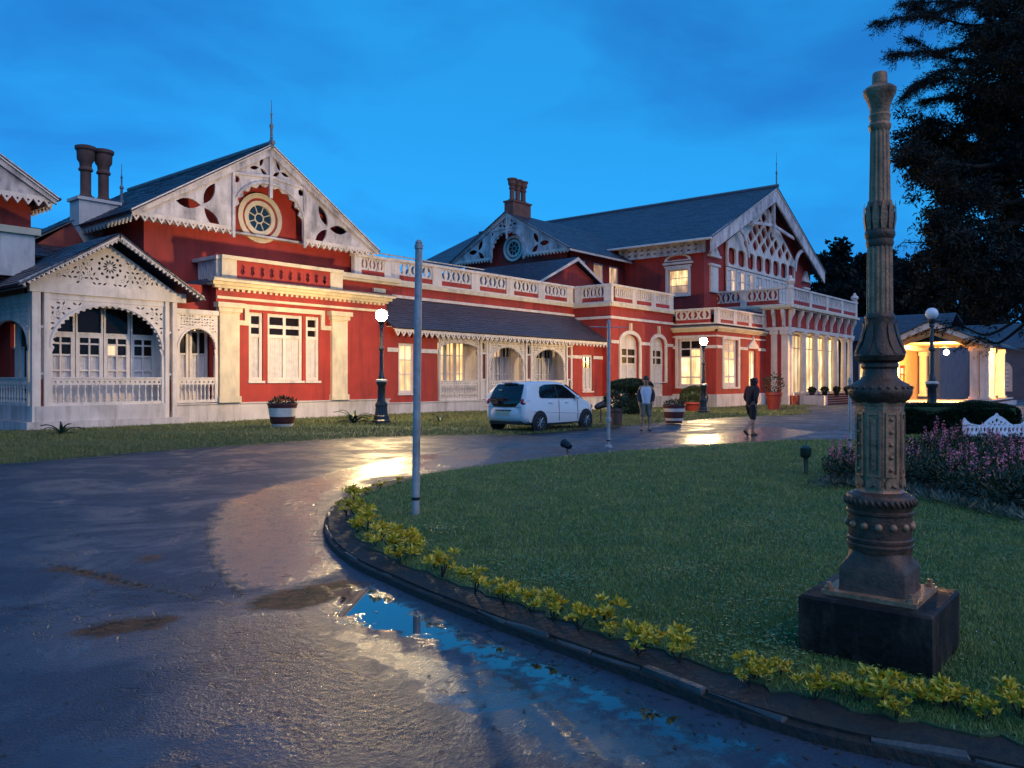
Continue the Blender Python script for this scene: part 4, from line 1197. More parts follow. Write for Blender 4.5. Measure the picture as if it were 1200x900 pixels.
cornice(P, ME, 49.6, 58, 4.86, ((0, .10), (.10, .22), (.20, .34)), e0=.3, e1=0)
cornice(P, MEl, 0, 3.2, 4.86, ((0, .10), (.10, .22), (.20, .34)), e0=0, e1=.3)
band(P, ME, 49.58, 58, 4.50, 4.60, .06, 'white_paint'); band(P, MEl, 0, 3.22, 4.50, 4.60, .06, 'white_paint')
balustrade(P, ME, 49.62, 57.9, 5.36, 6.45, 3, ped=.5, motif=4, w=-.02, ped_ends=(True, True))
balustrade(P, MEl, .1, 2.9, 5.36, 6.44, 1, ped=.12, motif=3, w=-.02, ped_ends=(False, False))
MB().box(49.62, 58, 23.4, 26.5, 5.0, 5.30).build('flat_roof', 'lead', P)
MB().box(49.52, 58.0, 23.12, 26.4, -.8, .62).build('plinth', 'plinth_wash', P)

# ---- entrance portico with upper terrace (X 58 .. 73.6, front at Y 21.5)
XF, YF = 58.0, 21.5
MF, MFl = front(0, YF), leftf(XF, 28.0)
wall(P, MFl, 0, 0, 0, 0, outline=rect(4.4, 6.1, -.6, 7.1))
for a, b in ((5.28, 5.74), (6.06, 6.56)):
    q = slab('pilaster', 'white_paint', P, MFl, a, b, .0, 4.95, -.3, .10)
    slab('pilaster_foot', 'white_paint', q, MFl, a - .10, b + .10, -.55, .42, -.4, .22)
    slab('capital', 'white_paint', q, MFl, a - .09, b + .09, 4.952, 5.24, -.34, .19)
# entablature with scroll brackets
MB().box(57.85, 73.8, 21.35, 23.2, 5.26, 5.50).build('architrave', 'white_paint', P)
MB().box(57.98, 73.6, 21.52, 23.2, 5.502, 6.80).build('frieze', 'red_stucco', P)
MB().box(57.99, 58.4, 23.2, 27.9, 5.0, 6.80).build('terrace_wall', 'red_stucco', P)
MB().box(57.66, 73.95, 21.18, 28.0, 6.802, 6.90).box(57.5, 74.1, 21.0, 28.0, 6.901, 7.08).build('cornice', 'cream_stone', P)
def scroll(): 
    return MB().plate([(0, 1.28), (.42, 1.28), (.42, 1.0), (.26, .72), (.14, .40), (.16, .12), (.10, 0), (0, 0)], (), -.11, .11)
for k in range(9):
    x = 58.3 + k * 1.87
    piece('bracket', 'scroll_bracket', scroll, 'white_paint', P, Matrix(((0, 0, -1, x), (-1, 0, 0, 21.51), (0, 1, 0, 5.51), (0, 0, 0, 1))))
for k in range(3):
    y = 21.75 + k * .72
    piece('bracket', 'scroll_bracket', scroll, 'white_paint', P, Matrix(((-1, 0, 0, 57.97), (0, 0, 1, y), (0, 1, 0, 5.51), (0, 0, 0, 1))))
balustrade(P, front(0, 21.25), 57.75, 73.85, 7.09, 8.42, 4, ped=.5, motif=5, w=0)
balustrade(P, leftf(57.75, 27.9), 0, 6.3, 7.09, 8.42, 2, ped=.5, motif=3, w=0, ped_ends=(True, False))
for x in (58.0, 73.6):
    MB().lathe([(.26, 0), (.26, .08), (.14, .14), (.26, .26), (.34, .42), (.26, .58), (.12, .66), (.16, .74), (.04, .86)], (x, 21.3, 8.42), 10).build('urn', 'white_paint', P, sm=40)
# columns and the lit glazing behind them
def column_unit():
    return MB().lathe([(.34, 0), (.34, .16), (.27, .22), (.25, .34), (.235, 2.2), (.20, 4.36), (.26, 4.44), (.24, 4.52), (.33, 4.62), (.33, 4.80)], seg=12)
cols_x = (58.62, 61.4, 64.15, 66.6, 69.0, 71.4, 73.2)
for x in cols_x:
    slab('column_base', 'white_paint', P, MF, x - .36, x + .36, -.35, .46, -.45, .30)
    piece('column', 'round_column', column_unit, 'white_paint', P, Matrix.Translation((x, 21.58, .46)))
for i, (a, b) in enumerate(zip(cols_x[:-1], cols_x[1:])):
    window(P, front(0, 22.5), a - .1, b + .1, .45, 5.2, 3, [(.8, 'h' if i < 2 else 'b'), (3.0, 'h' if i < 2 else 'b')], fr=.16, mull=.07, sill=False)
    sw = MB()
    for q in range(9):
        t = q / 9
        sw.add([(a + .3 + t * .10, .5, -.25 + .05 * math.sin(q * 2)), (a + .3 + (t + .11) * .10, .5, -.25 + .05 * math.sin(q * 2 + 2)), (a + .25 + (t + .11) * (.95), 5.2, -.25 + .05 * math.sin(q * 2 + 2)), (a + .25 + t * .95, 5.2, -.25 + .05 * math.sin(q * 2))], [(0, 1, 2, 3)])
    sw.build('drape', 'curtain', P, MF)
MB().box(58, 73.6, 21.2, 23.4, -.9, .44).build('portico_floor', 'timber_red', P)
MB().box(58.2, 73.5, 21.6, 23.4, 5.2, 5.24).build('portico_ceiling', 'white_paint', P)
for k, (d, z) in enumerate(((.4, .28), (.8, .12), (1.2, -.04), (1.6, -.18))):
    MB().box(60.4, 72.6, 21.2 - d, 21.2 - d + .42, -.6, z).build('entrance_step', 'timber_red', P)
    MB().box(60.4, 72.6, 21.2 - d - .02, 21.2 - d + .10, z + .001, z + .03).build('step_nosing', 'white_paint', P)
for x in (60.0, 73.0): MB().box(x - .45, x + .4, 19.4, 21.18, -.7, .42).build('step_cheek', 'plinth_wash', P)

# ---- great hall with the lattice gable (X 55.4 .. 78.6)
ucG, hG, veG, vaG = 67.0, 12.3, 12.2, 18.05
MGf = front(0, 26.9)
slG = (vaG - veG) / hG
wall(P, MGf, 0, 0, 0, 0, outline=[(55.4, 5.0), (78.6, 5.0), (78.6, veG + .4), (67.0, vaG - .5), (55.4, veG + .4)])
wall(P, leftf(55.4, 34.5), 0, 0, 0, 0, [rect(4.62, 6.32, 8.2, 10.1)], outline=rect(-6, 7.25, 5.0, veG + .3))
hw = MB().plate(rect(4.42, 6.52, 8.0, 10.3), [rect(4.62, 6.32, 8.2, 10.1)], 0, .12).build('window_surround', 'white_paint', P, leftf(55.4, 34.5))
MB().plate(arc(5.47, 10.75, 1.15, 0, PI, 12, .55), [arc(5.47, 10.83, .92, 0, PI, 10, .34)], 0, .16).box(4.2, 6.74, 10.5, 10.66, 0, .18).box(4.32, 6.62, 10.3, 10.4, 0, .16).build('window_pediment', 'white_paint', P, leftf(55.4, 34.5))
window(P, leftf(55.4, 34.5), 4.62, 6.32, 8.2, 10.1, 3, [(1, 'l'), (1, 'l'), (1, 'm')], fr=.10, mull=.05)
# pierced frieze under the side eave
hol = []
for k in range(12):
    c = .6 + k * .58
    for s in (-1, 1): hol.append(leaf(c, 11.62 + s * .08, .24, .07, s * R(58), 4)); hol.append(leaf(c, 11.62 + s * .08, .24, .07, PI - s * R(58), 4))
MB().plate(rect(.2, 7.7, 11.25, 12.0), [], -.03, .03).build('frieze_board', 'old_board', P, leftf(54.95, 34.3)) if False else MB().plate(rect(.2, 7.7, 11.15, 12.05), hol, -.03, .03).build('frieze_board', 'old_board', P, leftf(54.95, 34.3))
slab('frieze_backing', 'old_board', P, leftf(55.2, 34.3), .2, 7.6, 11.2, 12.1, -.1, 0)
# lattice window wall
x0, x1 = 58.9, 73.6
cell = (x1 - x0) / 8
def gtop(x): return vaG - 1.55 - abs(x - ucG) * slG
outl = [(x0, 10.55), (x1, 10.55), (x1, max(12.9, gtop(x1))), (ucG + (vaG - 1.55 - 12.9) / slG, 12.9), (ucG, vaG - 1.6), (ucG - (vaG - 1.55 - 12.9) / slG, 12.9), (x0, 12.9)]
outl = [(x0, 10.55), (x1, 10.55), (x1, gtop(x1) if gtop(x1) > 12.5 else 12.5), (ucG, vaG - 1.5), (x0, 12.5)]
hol = []
for k in range(8):
    c = x0 + (k + .5) * cell
    hol.append([(c + (cell * .40) * (abs(math.cos(t)) ** .55) * (1 if math.cos(t) > 0 else -1), 11.42 + .68 * (abs(math.sin(t)) ** .55) * (1 if math.sin(t) > 0 else -1)) for t in np.linspace(0.01, 2 * PI + .01, 17)[:-1]])
rh = 1.15
for r in range(6):
    for k in range(-1, 9):
        c = x0 + (k + (.5 if r % 2 else 1.0)) * cell; v = 12.42 + r * rh * .56 + .42
        a, b = cell * .40, rh * .47
        q = circ(c, v, a, 10, b)
        q = [(c, v + b), (c - a * .62, v + b * .42), (c - a * .8, v), (c - a * .62, v - b * .42), (c, v - b), (c + a * .62, v - b * .42), (c + a * .8, v), (c + a * .62, v + b * .42)]
        if all(x0 + .1 < X < x1 - .1 and V < 12.5 + (vaG - 1.5 - 12.5) * (1 - abs(X - ucG) / (ucG - x0 if X < ucG else x1 - ucG)) - .16 for X, V in q): hol.append(q)
MB().plate([(x0, 10.55), (x1, 10.55), (x1, 12.5), (ucG, vaG - 1.5), (x0, 12.5)], hol, .0, .16).build('lattice', 'white_paint', P, front(0, 26.75))
for k in range(8):
    a = x0 + k * cell
    window(P, front(0, 26.72), a + .03, a + cell - .03, 8.45, 10.5, 2, [(1, 'cm' if k < 3 else 'cc'), (1.2, 'cm' if k < 5 else 'c')], fr=.22, mull=.08, w0=-.04, sill=False)
for s in (-1, 1):
    c = ucG + s * 10.05
    nb = slab('niche', 'white_paint', P, MGf, c - .62, c + .62, 8.3, 10.3, 0, .16)
    MB().box(c - .85, c + .85, 10.31, 10.48, 0, .26).box(c - .95, c + .95, 11.0, 11.16, 0, .28).plate([(c - .8, 11.17), (c + .8, 11.17), (c + .55, 11.5), (c + .34, 11.62), (c + .2, 11.95), (c, 12.08), (c - .2, 11.95), (c - .34, 11.62), (c - .55, 11.5)], [circ(c, 11.55, .14, 8)], 0, .22).build('niche_pediment', 'white_paint', nb, MGf)
# great bargeboards, collar and king post
MGb = front(0, 25.95)
bargeboards(P, MGb, ucG, hG + .25, veG, vaG, 1.05, .0, .14, tail=1.0)
slab('king_post', 'old_board', P, MGb, ucG - .18, ucG + .18, vaG - 4.2, vaG - 1.1, -.22, .0)
for s in (-1, 1):
    MB().plate([(ucG + s * .18, 15.0), (ucG + s * 4.6, 14.55), (ucG + s * 4.9, 14.30), (ucG + s * .18, 14.75)], (), -.2, -.05).build('collar_tie', 'old_board', P, MGb)
    cv = arc(ucG + s * 7.6, 11.5, 2.5, PI / 2 if s < 0 else PI / 2, (0 if s < 0 else PI), 10, 2.3)
    cv2 = arc(ucG + s * 7.6, 11.5, 2.2, (0 if s < 0 else PI), PI / 2, 10, 2.0)
    MB().plate(cv + cv2, (), -.2, -.05).build('curved_brace', 'old_board', P, MGb)
slate_roof(P, (ucG - hG - .5, 60, veG - .12), (ucG - hG - .5, 25.7, veG - .12), (ucG, 25.7, vaG + .12), (ucG, 60, vaG + .12), course=.36, seg=.6)
slate_roof(P, (ucG + hG + .5, 25.7, veG - .12), (ucG + hG + .5, 60, veG - .12), (ucG, 60, vaG + .12), (ucG, 25.7, vaG + .12), course=.36, seg=.6)
MB().tube([(ucG, 25.6, vaG + .2), (ucG, 60, vaG + .2)], .14, 6).build('ridge', 'lead', P)
MB().tube([(ucG - hG - .55, 25.7, veG - .2), (ucG - hG - .55, 36, veG - .2)], .09, 6).build('gutter', 'white_paint', P)
finial(P, ucG, 25.8, vaG + .2, 2.9)
MB().box(78.2, 78.6, 26.9, 60, -.5, veG + .3).build('side_wall', 'red_stucco', P)
MB().box(56, 78.4, 23.2, 26.8, 6.6, 6.8).build('flat_roof', 'lead', P)

# ---- cross wing whose gable faces along the roofs (gable at X 46.8)
MH = leftf(46.8, 39.0)            # u = 39 - Y
wall(P, leftf(47.5, 39.0), 0, 0, 0, 0, outline=[(-5.1, 5.5), (5.1, 5.5), (5.1, 11.3), (0, 14.1), (-5.1, 11.3)])
fret_gable(P, MH, 0, 5.85, 11.15, 14.45, 1.55, 11.55, 12.95, bw=.3)
round_window(P, leftf(47.45, 39.0), .1, 11.75, 1.0, glass='dark_glass', cream='white_paint')
slate_roof(P, (46.5, 33.0, 11.08), (60.5, 33.0, 11.08), (60.5, 39.0, 14.5), (46.5, 39.0, 14.5), course=.3, seg=.5)
slate_roof(P, (60.5, 45.0, 11.08), (46.5, 45.0, 11.08), (46.5, 39.0, 14.5), (60.5, 39.0, 14.5), course=.3, seg=.5)
MHf = front(0, 33.9)
hwn = [(48.6, 49.95), (51.0, 52.4), (53.2, 54.6)]
wall(P, MHf, 0, 0, 0, 0, [rect(a, b, 8.6, 10.6) for a, b in hwn], outline=rect(47.4, 55.4, 6, 11.3))
for a, b in hwn: window(P, MHf, a, b, 8.6, 10.6, 1, [(1, 'm')], fr=.12, mull=.05)
slab('eave_board', 'white_paint', P, front(0, 33.05), 46.6, 55.2, 10.9, 11.05, -.04, .04)
chimney(47.9, 38.9, 13.6, 15.25, 1.75, 3, .33, m_base='chimney_clay', pot='chimney_clay')
# lower roofs in front of the cross wing
slate_roof(P, (40.2, 45, 7.85), (40.2, 30.9, 7.85), (44.6, 30.9, 9.95), (44.6, 45, 9.95), course=.26)
slate_roof(P, (49.0, 30.9, 7.85), (49.0, 45, 7.85), (44.6, 45, 9.95), (44.6, 30.9, 9.95), course=.26)
wall(P, front(0, 31.3), 0, 0, 0, 0, outline=[(40.9, 6.1), (48.4, 6.1), (48.4, 8.0), (44.6, 9.7), (40.9, 8.0)])
bargeboards(P, front(0, 30.95), 44.6, 4.45, 7.85, 9.95, .22, 0, .06, m_='white_paint', trim=False)
slate_roof(P, (45.8, 31.2, 8.0), (51.2, 31.2, 8.0), (49.6, 33.9, 9.0), (47.0, 33.9, 9.0), course=.26)
slate_roof(P, (25.5, 30.6, 6.5), (40.0, 30.6, 6.5), (40.0, 35.0, 7.2), (25.5, 35.0, 7.2), course=.3)

# ================================================================ street lamps
def emat(name, col, s):
    m = bpy.data.materials.new(name); m.use_nodes = True
    b = m.node_tree.nodes['Principled BSDF']; b.inputs['Base Color'].default_value = (.8, .75, .65, 1)
    b.inputs['Emission Color'].default_value = (*col, 1); b.inputs['Emission Strength'].default_value = s
    MATS[name] = m
emat('lamp_glow', (1.0, 0.70, 0.31), 560)
emat('porch_glow', (1.0, 0.54, 0.15), 3000)
mat('opal_glass', (0.78, 0.80, 0.84), 0.2)
def street_lamp(loc, glow, label, group=None):
    t = empty('street_lamp', loc, label=label, cat='street lamp', group=group)
    L = Matrix.Translation(loc)
    MB().box(-.42, .42, -.42, .42, -.2, .07).build('footing', 'dark_iron', t, L @ Matrix.Rotation(R(20), 4, 'Z'))
    MB().lathe([(.34, .05), (.34, .14), (.29, .18), (.28, .30), (.24, .34), (.215, .62), (.23, .66), (.23, .72), (.17, .80)], seg=8, rot=R(22)).build('base', 'lamp_iron', t, L)
    MB().lathe([(.165, .78), (.15, .9), (.135, 1.36), (.18, 1.42), (.19, 1.48), (.14, 1.52)], seg=12).build('lower_shaft', 'lamp_iron', t, L, sm=40)
    MB().lathe([(.19, 1.505), (.205, 1.53), (.205, 1.57), (.15, 1.60)], seg=14).build('white_band', 'white_paint', t, L, sm=40)
    MB().lathe([(.12, 1.58), (.13, 1.66), (.10, 1.74), (.078, 1.9), (.066, 2.6), (.105, 2.64), (.105, 2.70), (.062, 2.75), (.055, 3.40), (.09, 3.44), (.075, 3.52), (.13, 3.60), (.13, 3.66), (.09, 3.69)], seg=12).build('upper_shaft', 'lamp_iron', t, L, sm=40)
    MB().ball((0, 0, 3.86), .205, 16, 10).build('globe', glow, t, L, sm=True)
    return t
gl = lambda px, py: on_g(px, py)
LAMP1 = Vector((18.73, 21.42, 0.02)); LAMP2 = Vector((39.3, 19.1, float(gz(39.3, 19.1)) + .04))
street_lamp(LAMP1, 'lamp_glow', 'lit globe street lamp on the verge beside the dark spiky agave')
street_lamp(LAMP2, 'lamp_glow', 'lit globe street lamp in front of the round clipped bush')
l3 = at_d(1092, 445, 26.6); street_lamp(Vector((l3.x, l3.y, float(gz(l3.x, l3.y)) - .02)), 'opal_glass', 'unlit white globe street lamp rising behind the long hedge')

# ================================================================ foreground lamp column on its block
mat('bronze_paint', (0.48, 0.225, 0.12), 0.45, spec=.4, metal=0.2, var=0.4, vscale=14, bump=0.3, bscale=60, dirt=(0.035, 0.026, 0.02), dscale=7, rvar=.12)
mat('black_bronze', (0.14, 0.068, 0.044), 0.46, spec=.35, metal=0.25, var=0.4, vscale=16, bump=0.3, bscale=60, rvar=.1)
mat('stained_block', (0.022, 0.013, 0.010), 0.6, spec=.22, var=0.5, vscale=4, bump=0.4, bscale=25, dirt=(0.12, 0.068, 0.046), dscale=4, dlo=.49, dhi=.66, rvar=.2)
cc_ = at_d(1031, 445, 4.485); rzc = math.atan2(-.43, .52)            # block edge direction in camera space
cam_yaw = math.atan2(FY, FX) - PI / 2
CL = Matrix.Translation((cc_.x, cc_.y, 0)) @ Matrix.Rotation(cam_yaw + rzc, 4, 'Z')
lc = empty('lamp_column', (cc_.x, cc_.y, 0), cam_yaw + rzc, label='ornate bronze lamp column without lantern on a dark square block on the lawn', cat='lamp column')
h = .338
blk = MB(); e = .012
for (a, z0, z1) in ((h, -.15, .388), (h - e, .388, .40)):
    pass
blk.add([(-h, -h, -.15), (h, -h, -.15), (h, h, -.15), (-h, h, -.15), (-h, -h, .385), (h, -h, .385), (h, h, .385), (-h, h, .385), (-h + e, -h + e, .40), (h - e, -h + e, .40), (h - e, h - e, .40), (-h + e, h - e, .40)],
        [(0, 1, 5, 4), (1, 2, 6, 5), (2, 3, 7, 6), (3, 0, 4, 7), (4, 5, 9, 8), (5, 6, 10, 9), (6, 7, 11, 10), (7, 4, 8, 11), (8, 9, 10, 11)])
blk.build('plinth_block', 'stained_block', lc, CL)
bp_ = MB().box(-.245, .245, -.245, .245, .40, .424).build('base_plate', 'bronze_paint', lc, CL)
for sx in (-1, 1):
    for sy in (-1, 1): MB().lathe([(.026, 0), (.026, .018), (.014, .019), (.014, .042)], (sx * .212, sy * .212, .424), 6).build('bolt', 'bronze_paint', bp_, CL)
q = .178
ft = MB()
def sq(z, hs, rr):      # rounded square ring
    return [((hs * max(-1, min(1, 1.35 * math.cos(a))) * rr + (1 - rr) * hs * math.cos(a)), (hs * max(-1, min(1, 1.35 * math.sin(a))) * rr + (1 - rr) * hs * math.sin(a)), z) for a in np.linspace(0, 2 * PI, 33)[:-1]]
rings = [sq(.424, .182, 1), sq(.44, .178, 1), sq(.545, .178, 1), sq(.56, .172, 1), sq(.60, .158, .55), sq(.65, .160, 0)]
vs = [p for r_ in rings for p in r_]
ft.add(vs, [(i * 32 + k, i * 32 + (k + 1) % 32, (i + 1) * 32 + (k + 1) % 32, (i + 1) * 32 + k) for i in range(5) for k in range(32)])
ft.build('square_foot', 'black_bronze', lc, CL, sm=30)
dr = MB().lathe([(.120, .56), (.150, .60), (.166, .65), (.168, .668), (.176, .672), (.176, .682), (.168, .688), (.172, .70), (.172, .712), (.164, .72), (.166, .74), (.166, .845), (.175, .852), (.176, .865), (.168, .872), (.172, .89), (.182, .905), (.182, .935), (.170, .955), (.150, .962), (.135, .972)], seg=32).build('drum', 'black_bronze', lc, CL, sm=35)
for k in range(14):
    a = 2 * PI * k / 14
    MB().ball((.166 * math.cos(a), .166 * math.sin(a), .79), .022, 8, 6).build('boss', 'bronze_paint', dr, CL, sm=True)
m = MB()
for k in range(36):
    a = 2 * PI * k / 36
    m.tube([(.180 * math.cos(a), .180 * math.sin(a), .938), (.186 * math.cos(a + .06), .186 * math.sin(a + .06), .92), (.180 * math.cos(a + .12), .180 * math.sin(a + .12), .902)], .0085, 5)
m.build('rope_moulding', 'black_bronze', dr, CL, sm=True)
# panelled octagonal section
ps = MB().lathe([(.138, .965), (.122, .985), (.120, 1.02), (.126, 1.45), (.134, 1.475)], seg=8, rot=PI / 8).build('panelled_shaft', 'bronze_paint', lc, CL)
for k in range(8):
    a = 2 * PI * k / 8; ap = .1145
    T = CL @ Matrix.Rotation(a, 4, 'Z') @ Matrix(((0, 0, 1, ap), (1, 0, 0, 0), (0, 1, 0, 0), (0, 0, 0, 1)))
    MB().plate(rect(-.036, .036, 1.06, 1.42), [rect(-.026, .026, 1.075, 1.405)], -.004, .009).build('panel_frame', 'bronze_paint', ps, T)
    m = MB()
    for z in np.linspace(1.10, 1.38, 5): m.ball((0, z, .002), .013, 6, 5)
    if k % 2: m.build('bead_drop', 'bronze_paint', ps, T, sm=True)
    else: MB().plate([(-.012, 1.10), (.012, 1.10), (.012, 1.38), (-.012, 1.38)], (), -.002, .008).build('panel_rib', 'bronze_paint', ps, T)
    m = MB().plate(leaf(0, 1.06, .07, .02, -PI / 2 - .5, 4), (), 0, .012); m.plate(leaf(0, 1.06, .07, .02, -PI / 2 + .5, 4), (), 0, .013); m.build('scroll_leaf', 'bronze_paint', ps, T)
MB().lathe([(.125, 1.47), (.150, 1.49), (.166, 1.52), (.168, 1.545), (.160, 1.56), (.150, 1.575), (.104, 1.60), (.092, 1.62), (.088, 1.66), (.098, 1.672), (.098, 1.688), (.090, 1.70)], seg=28).build('flange', 'black_bronze', lc, CL, sm=35)
m = MB()
for k in range(24):
    a = 2 * PI * k / 24; m.ball((.162 * math.cos(a), .162 * math.sin(a), 1.556), .011, 6, 5)
m.build('egg_moulding', 'black_bronze', lc, CL, sm=True)
# bell with upright acanthus leaves
bl = MB().lathe([(.090, 1.695), (.120, 1.708), (.132, 1.735), (.126, 1.765), (.110, 1.80), (.094, 1.84), (.081, 1.885), (.074, 1.93), (.080, 1.945), (.080, 1.96), (.070, 1.975)], seg=28).build('bell', 'black_bronze', lc, CL, sm=35)
for k in range(10):
    a = 2 * PI * k / 10
    pts = [(.134, 1.745), (.122, 1.785), (.106, 1.825), (.093, 1.87), (.084, 1.91), (.090, 1.93)]
    m = MB(); vs = []
    for i, (r_, z) in enumerate(pts):
        wd = (.010, .024, .025, .021, .014, .004)[i]
        for s_ in (-1, 0, 1): vs.append((r_ * math.cos(a) - s_ * wd * math.sin(a) + (.006 if s_ == 0 else 0) * math.cos(a), r_ * math.sin(a) + s_ * wd * math.cos(a) + (.006 if s_ == 0 else 0) * math.sin(a), z))
    m.add(vs, [(i * 3 + j, i * 3 + j + 1, i * 3 + j + 4, i * 3 + j + 3) for i in range(5) for j in range(2)]).build('acanthus_leaf', 'black_bronze', bl, CL, sm=True)
def fluted(z0, z1, r0, r1, n=16):
    m = MB(); vs = []
    for z, r_ in ((z0, r0), (z1, r1)):
        for k in range(n * 4):
            a = 2 * PI * k / (n * 4); f = 1.0 if k % 4 in (0, 1) else .90
            vs.append((r_ * f * math.cos(a), r_ * f * math.sin(a), z))
    N = n * 4
    return m.add(vs, [(k, (k + 1) % N, N + (k + 1) % N, N + k) for k in range(N)])
fluted(1.97, 2.40, .070, .066).build('lower_shaft', 'bronze_paint', lc, CL)
MB().lathe([(.068, 2.35), (.074, 2.37), (.070, 2.39), (.080, 2.41), (.080, 2.43), (.072, 2.445), (.076, 2.47), (.083, 2.50), (.080, 2.53), (.074, 2.55), (.078, 2.57), (.060, 2.60)], seg=24).build('collar', 'black_bronze', lc, CL, sm=35)
m = MB()
for k in range(12):
    a = 2 * PI * k / 12
    vs = []
    for i, (r_, z, wd) in enumerate(((.076, 2.44, .012), (.084, 2.50, .018), (.084, 2.56, .014), (.083, 2.60, .004))):
        for s_ in (-1, 0, 1): vs.append((r_ * math.cos(a) - s_ * wd * math.sin(a), r_ * math.sin(a) + s_ * wd * math.cos(a), z + (.0 if s_ else .005)))
    m.add(vs, [(i * 3 + j, i * 3 + j + 1, i * 3 + j + 4, i * 3 + j + 3) for i in range(3) for j in range(2)])
m.build('leaf_collar', 'bronze_paint', lc, CL, sm=True)
fluted(2.56, 3.02, .058, .050, 14).build('upper_shaft', 'bronze_paint', lc, CL)
MB().lathe([(.050, 3.0), (.060, 3.02), (.062, 3.035), (.052, 3.05), (.056, 3.075), (.060, 3.09), (.052, 3.10), (.056, 3.14), (.074, 3.19), (.088, 3.215), (.090, 3.235), (.076, 3.25), (.050, 3.262), (.042, 3.27), (.040, 3.325), (.034, 3.335)], seg=12).build('capital', 'bronze_paint', lc, CL, sm=30)

# ================================================================ thin steel poles on the lawn
def steel_pole(base, hgt, lean, label, bar=False, r=.043):
    b = Vector(base); t = empty('steel_pole', b, label=label, cat='pole')
    L = Matrix.Translation(b) @ Matrix.Rotation(lean, 4, Vector((FX, FY, 0)))
    MB().tube([(0, 0, -.15), (0, 0, .9), (0, 0, hgt - .06)], [r, r, r * .93], 12).build('tube', 'grey_steel', t, L, sm=40)
    MB().lathe([(r * .8, hgt - .07), (r * 1.12, hgt - .06), (r * 1.15, hgt - .02), (r * .9, hgt - .01), (r * .95, hgt + .01), (r * .5, hgt + .04)], seg=10).build('cap', 'grey_steel', t, L, sm=30)
    MB().lathe([(r * 1.06, .17), (r * 1.1, .175), (r * 1.1, .20), (r * 1.06, .205)], seg=10).build('tape_band', 'dark_iron', t, L)
    if bar:
        MB().tube([tuple(Vector((FY, -FX, 0)) * -.42 + Vector((0, 0, hgt - .12))), tuple(Vector((FY, -FX, 0)) * .42 + Vector((0, 0, hgt - .14)))], .011, 6).build('cross_bar', 'grey_steel', t, L)
        MB().lathe([(r * 2.2, .03), (r * 2.2, .07), (r, .10)], seg=10).build('foot_collar', 'grey_steel', t, L)
        MB().lathe([(r * 1.5, .60), (r * 1.6, .62), (r * 1.6, .68), (r * 1.2, .70)], seg=10).build('clamp', 'grey_steel', t, L)
p1 = on_g(487, 612); steel_pole((p1.x, p1.y, .08), 3.05, R(.7), 'bare grey steel pole with a small cap on the lawn near the kerb')
p2 = on_g(713, 530); steel_pole((p2.x, p2.y, .07), 2.82, R(.2), 'grey steel pole with a thin cross bar between the car and the standing man', True, .04)
p3 = on_g(996, 529); steel_pole((p3.x, p3.y, .07), 1.55, 0, 'short grey steel pole on the lawn just beyond the bronze column', False, .035)

# small garden fittings
s1 = on_g(665, 536); fl = empty('garden_spotlight', (s1.x, s1.y, .07), label='small black spotlight standing in the lawn edge', cat='spotlight')
L = Matrix.Translation((s1.x, s1.y, .07)) @ Matrix.Rotation(R(70), 4, 'Z')
MB().tube([(0, 0, 0), (.03, 0, .10)], .012, 6).tube([(-.06, .05, 0), (.02, 0, .08)], .008, 5).tube([(-.06, -.05, 0), (.02, 0, .08)], .008, 5).build('stake', 'dark_iron', fl, L)
MB().tube([(-.10, 0, .15), (-.06, 0, .165), (.04, 0, .195), (.12, 0, .215)], [.05, .075, .08, .10], 10).build('housing', 'dark_iron', fl, L, sm=40)
MB().tube([(.118, 0, .2148), (.126, 0, .2166)], [.082, .082], 10).build('lens', 'opal_glass', fl, L)
s2 = on_g(944, 561); bo = empty('bollard_light', (s2.x, s2.y, .08), label='short dark green bollard light in the lawn beside the flower bed', cat='bollard light')
mat('green_plastic', (0.012, 0.035, 0.022), 0.5, var=.3, vscale=20)
L = Matrix.Translation((s2.x, s2.y, .08))
MB().lathe([(.055, 0), (.055, .02), (.04, .04), (.04, .28)], seg=10).build('stem', 'green_plastic', bo, L, sm=40)
MB().lathe([(.06, .26), (.085, .29), (.09, .40), (.075, .41)], seg=10).build('head', 'green_plastic', bo, L, sm=40)
MB().lathe([(.095, .405), (.095, .42), (.03, .46)], seg=10).build('lid', 'green_plastic', bo, L, sm=40)
s3 = on_g(704, 497); fl = empty('flood_lamp', (s3.x, s3.y, 0), label='black drum floodlight on a thin stand beyond the bonnet of the car', cat='floodlight')
L = Matrix.Translation((s3.x, s3.y, .0))
MB().tube([(0, 0, -.05), (0, 0, .62)], .022, 6).build('stand', 'dark_iron', fl, L)
MB().tube([(-.22, .0, .60), (-.12, 0, .64), (.08, 0, .70), (.22, 0, .75)], [.08, .12, .13, .15], 12).build('housing', 'dark_iron', fl, L @ Matrix.Rotation(R(-20), 4, 'Z'), sm=40)

# ================================================================ planters, clipped bushes, spiky plants
mat('maroon_paint', (0.085, 0.018, 0.02), 0.5, var=.2, vscale=9)
mat('red_pot', (0.30, 0.035, 0.028), 0.5, var=.2, vscale=6)
mat('barrel_wood', (0.12, 0.065, 0.05), 0.7, var=.35, vscale=9, bump=.4, bscale=20)
blade_mat('dark_leaf', (0.012, 0.026, 0.010), (0.030, 0.052, 0.020), (0.034, 0.048, 0.018), .5)
blade_mat('clipped_leaf', (0.030, 0.045, 0.012), (0.065, 0.082, 0.026), (0.060, 0.070, 0.022), .5)
blade_mat('yellow_leaf', (0.46, 0.33, 0.020), (0.88, 0.60, 0.05), (0.52, 0.37, 0.03), .45)
blade_mat('agave_leaf', (0.020, 0.045, 0.028), (0.045, 0.075, 0.050), (0.03, 0.06, 0.04), .4)
blade_mat('pine_leaf', (0.003, 0.006, 0.005), (0.007, 0.012, 0.009), (0.006, 0.010, 0.007), .9)
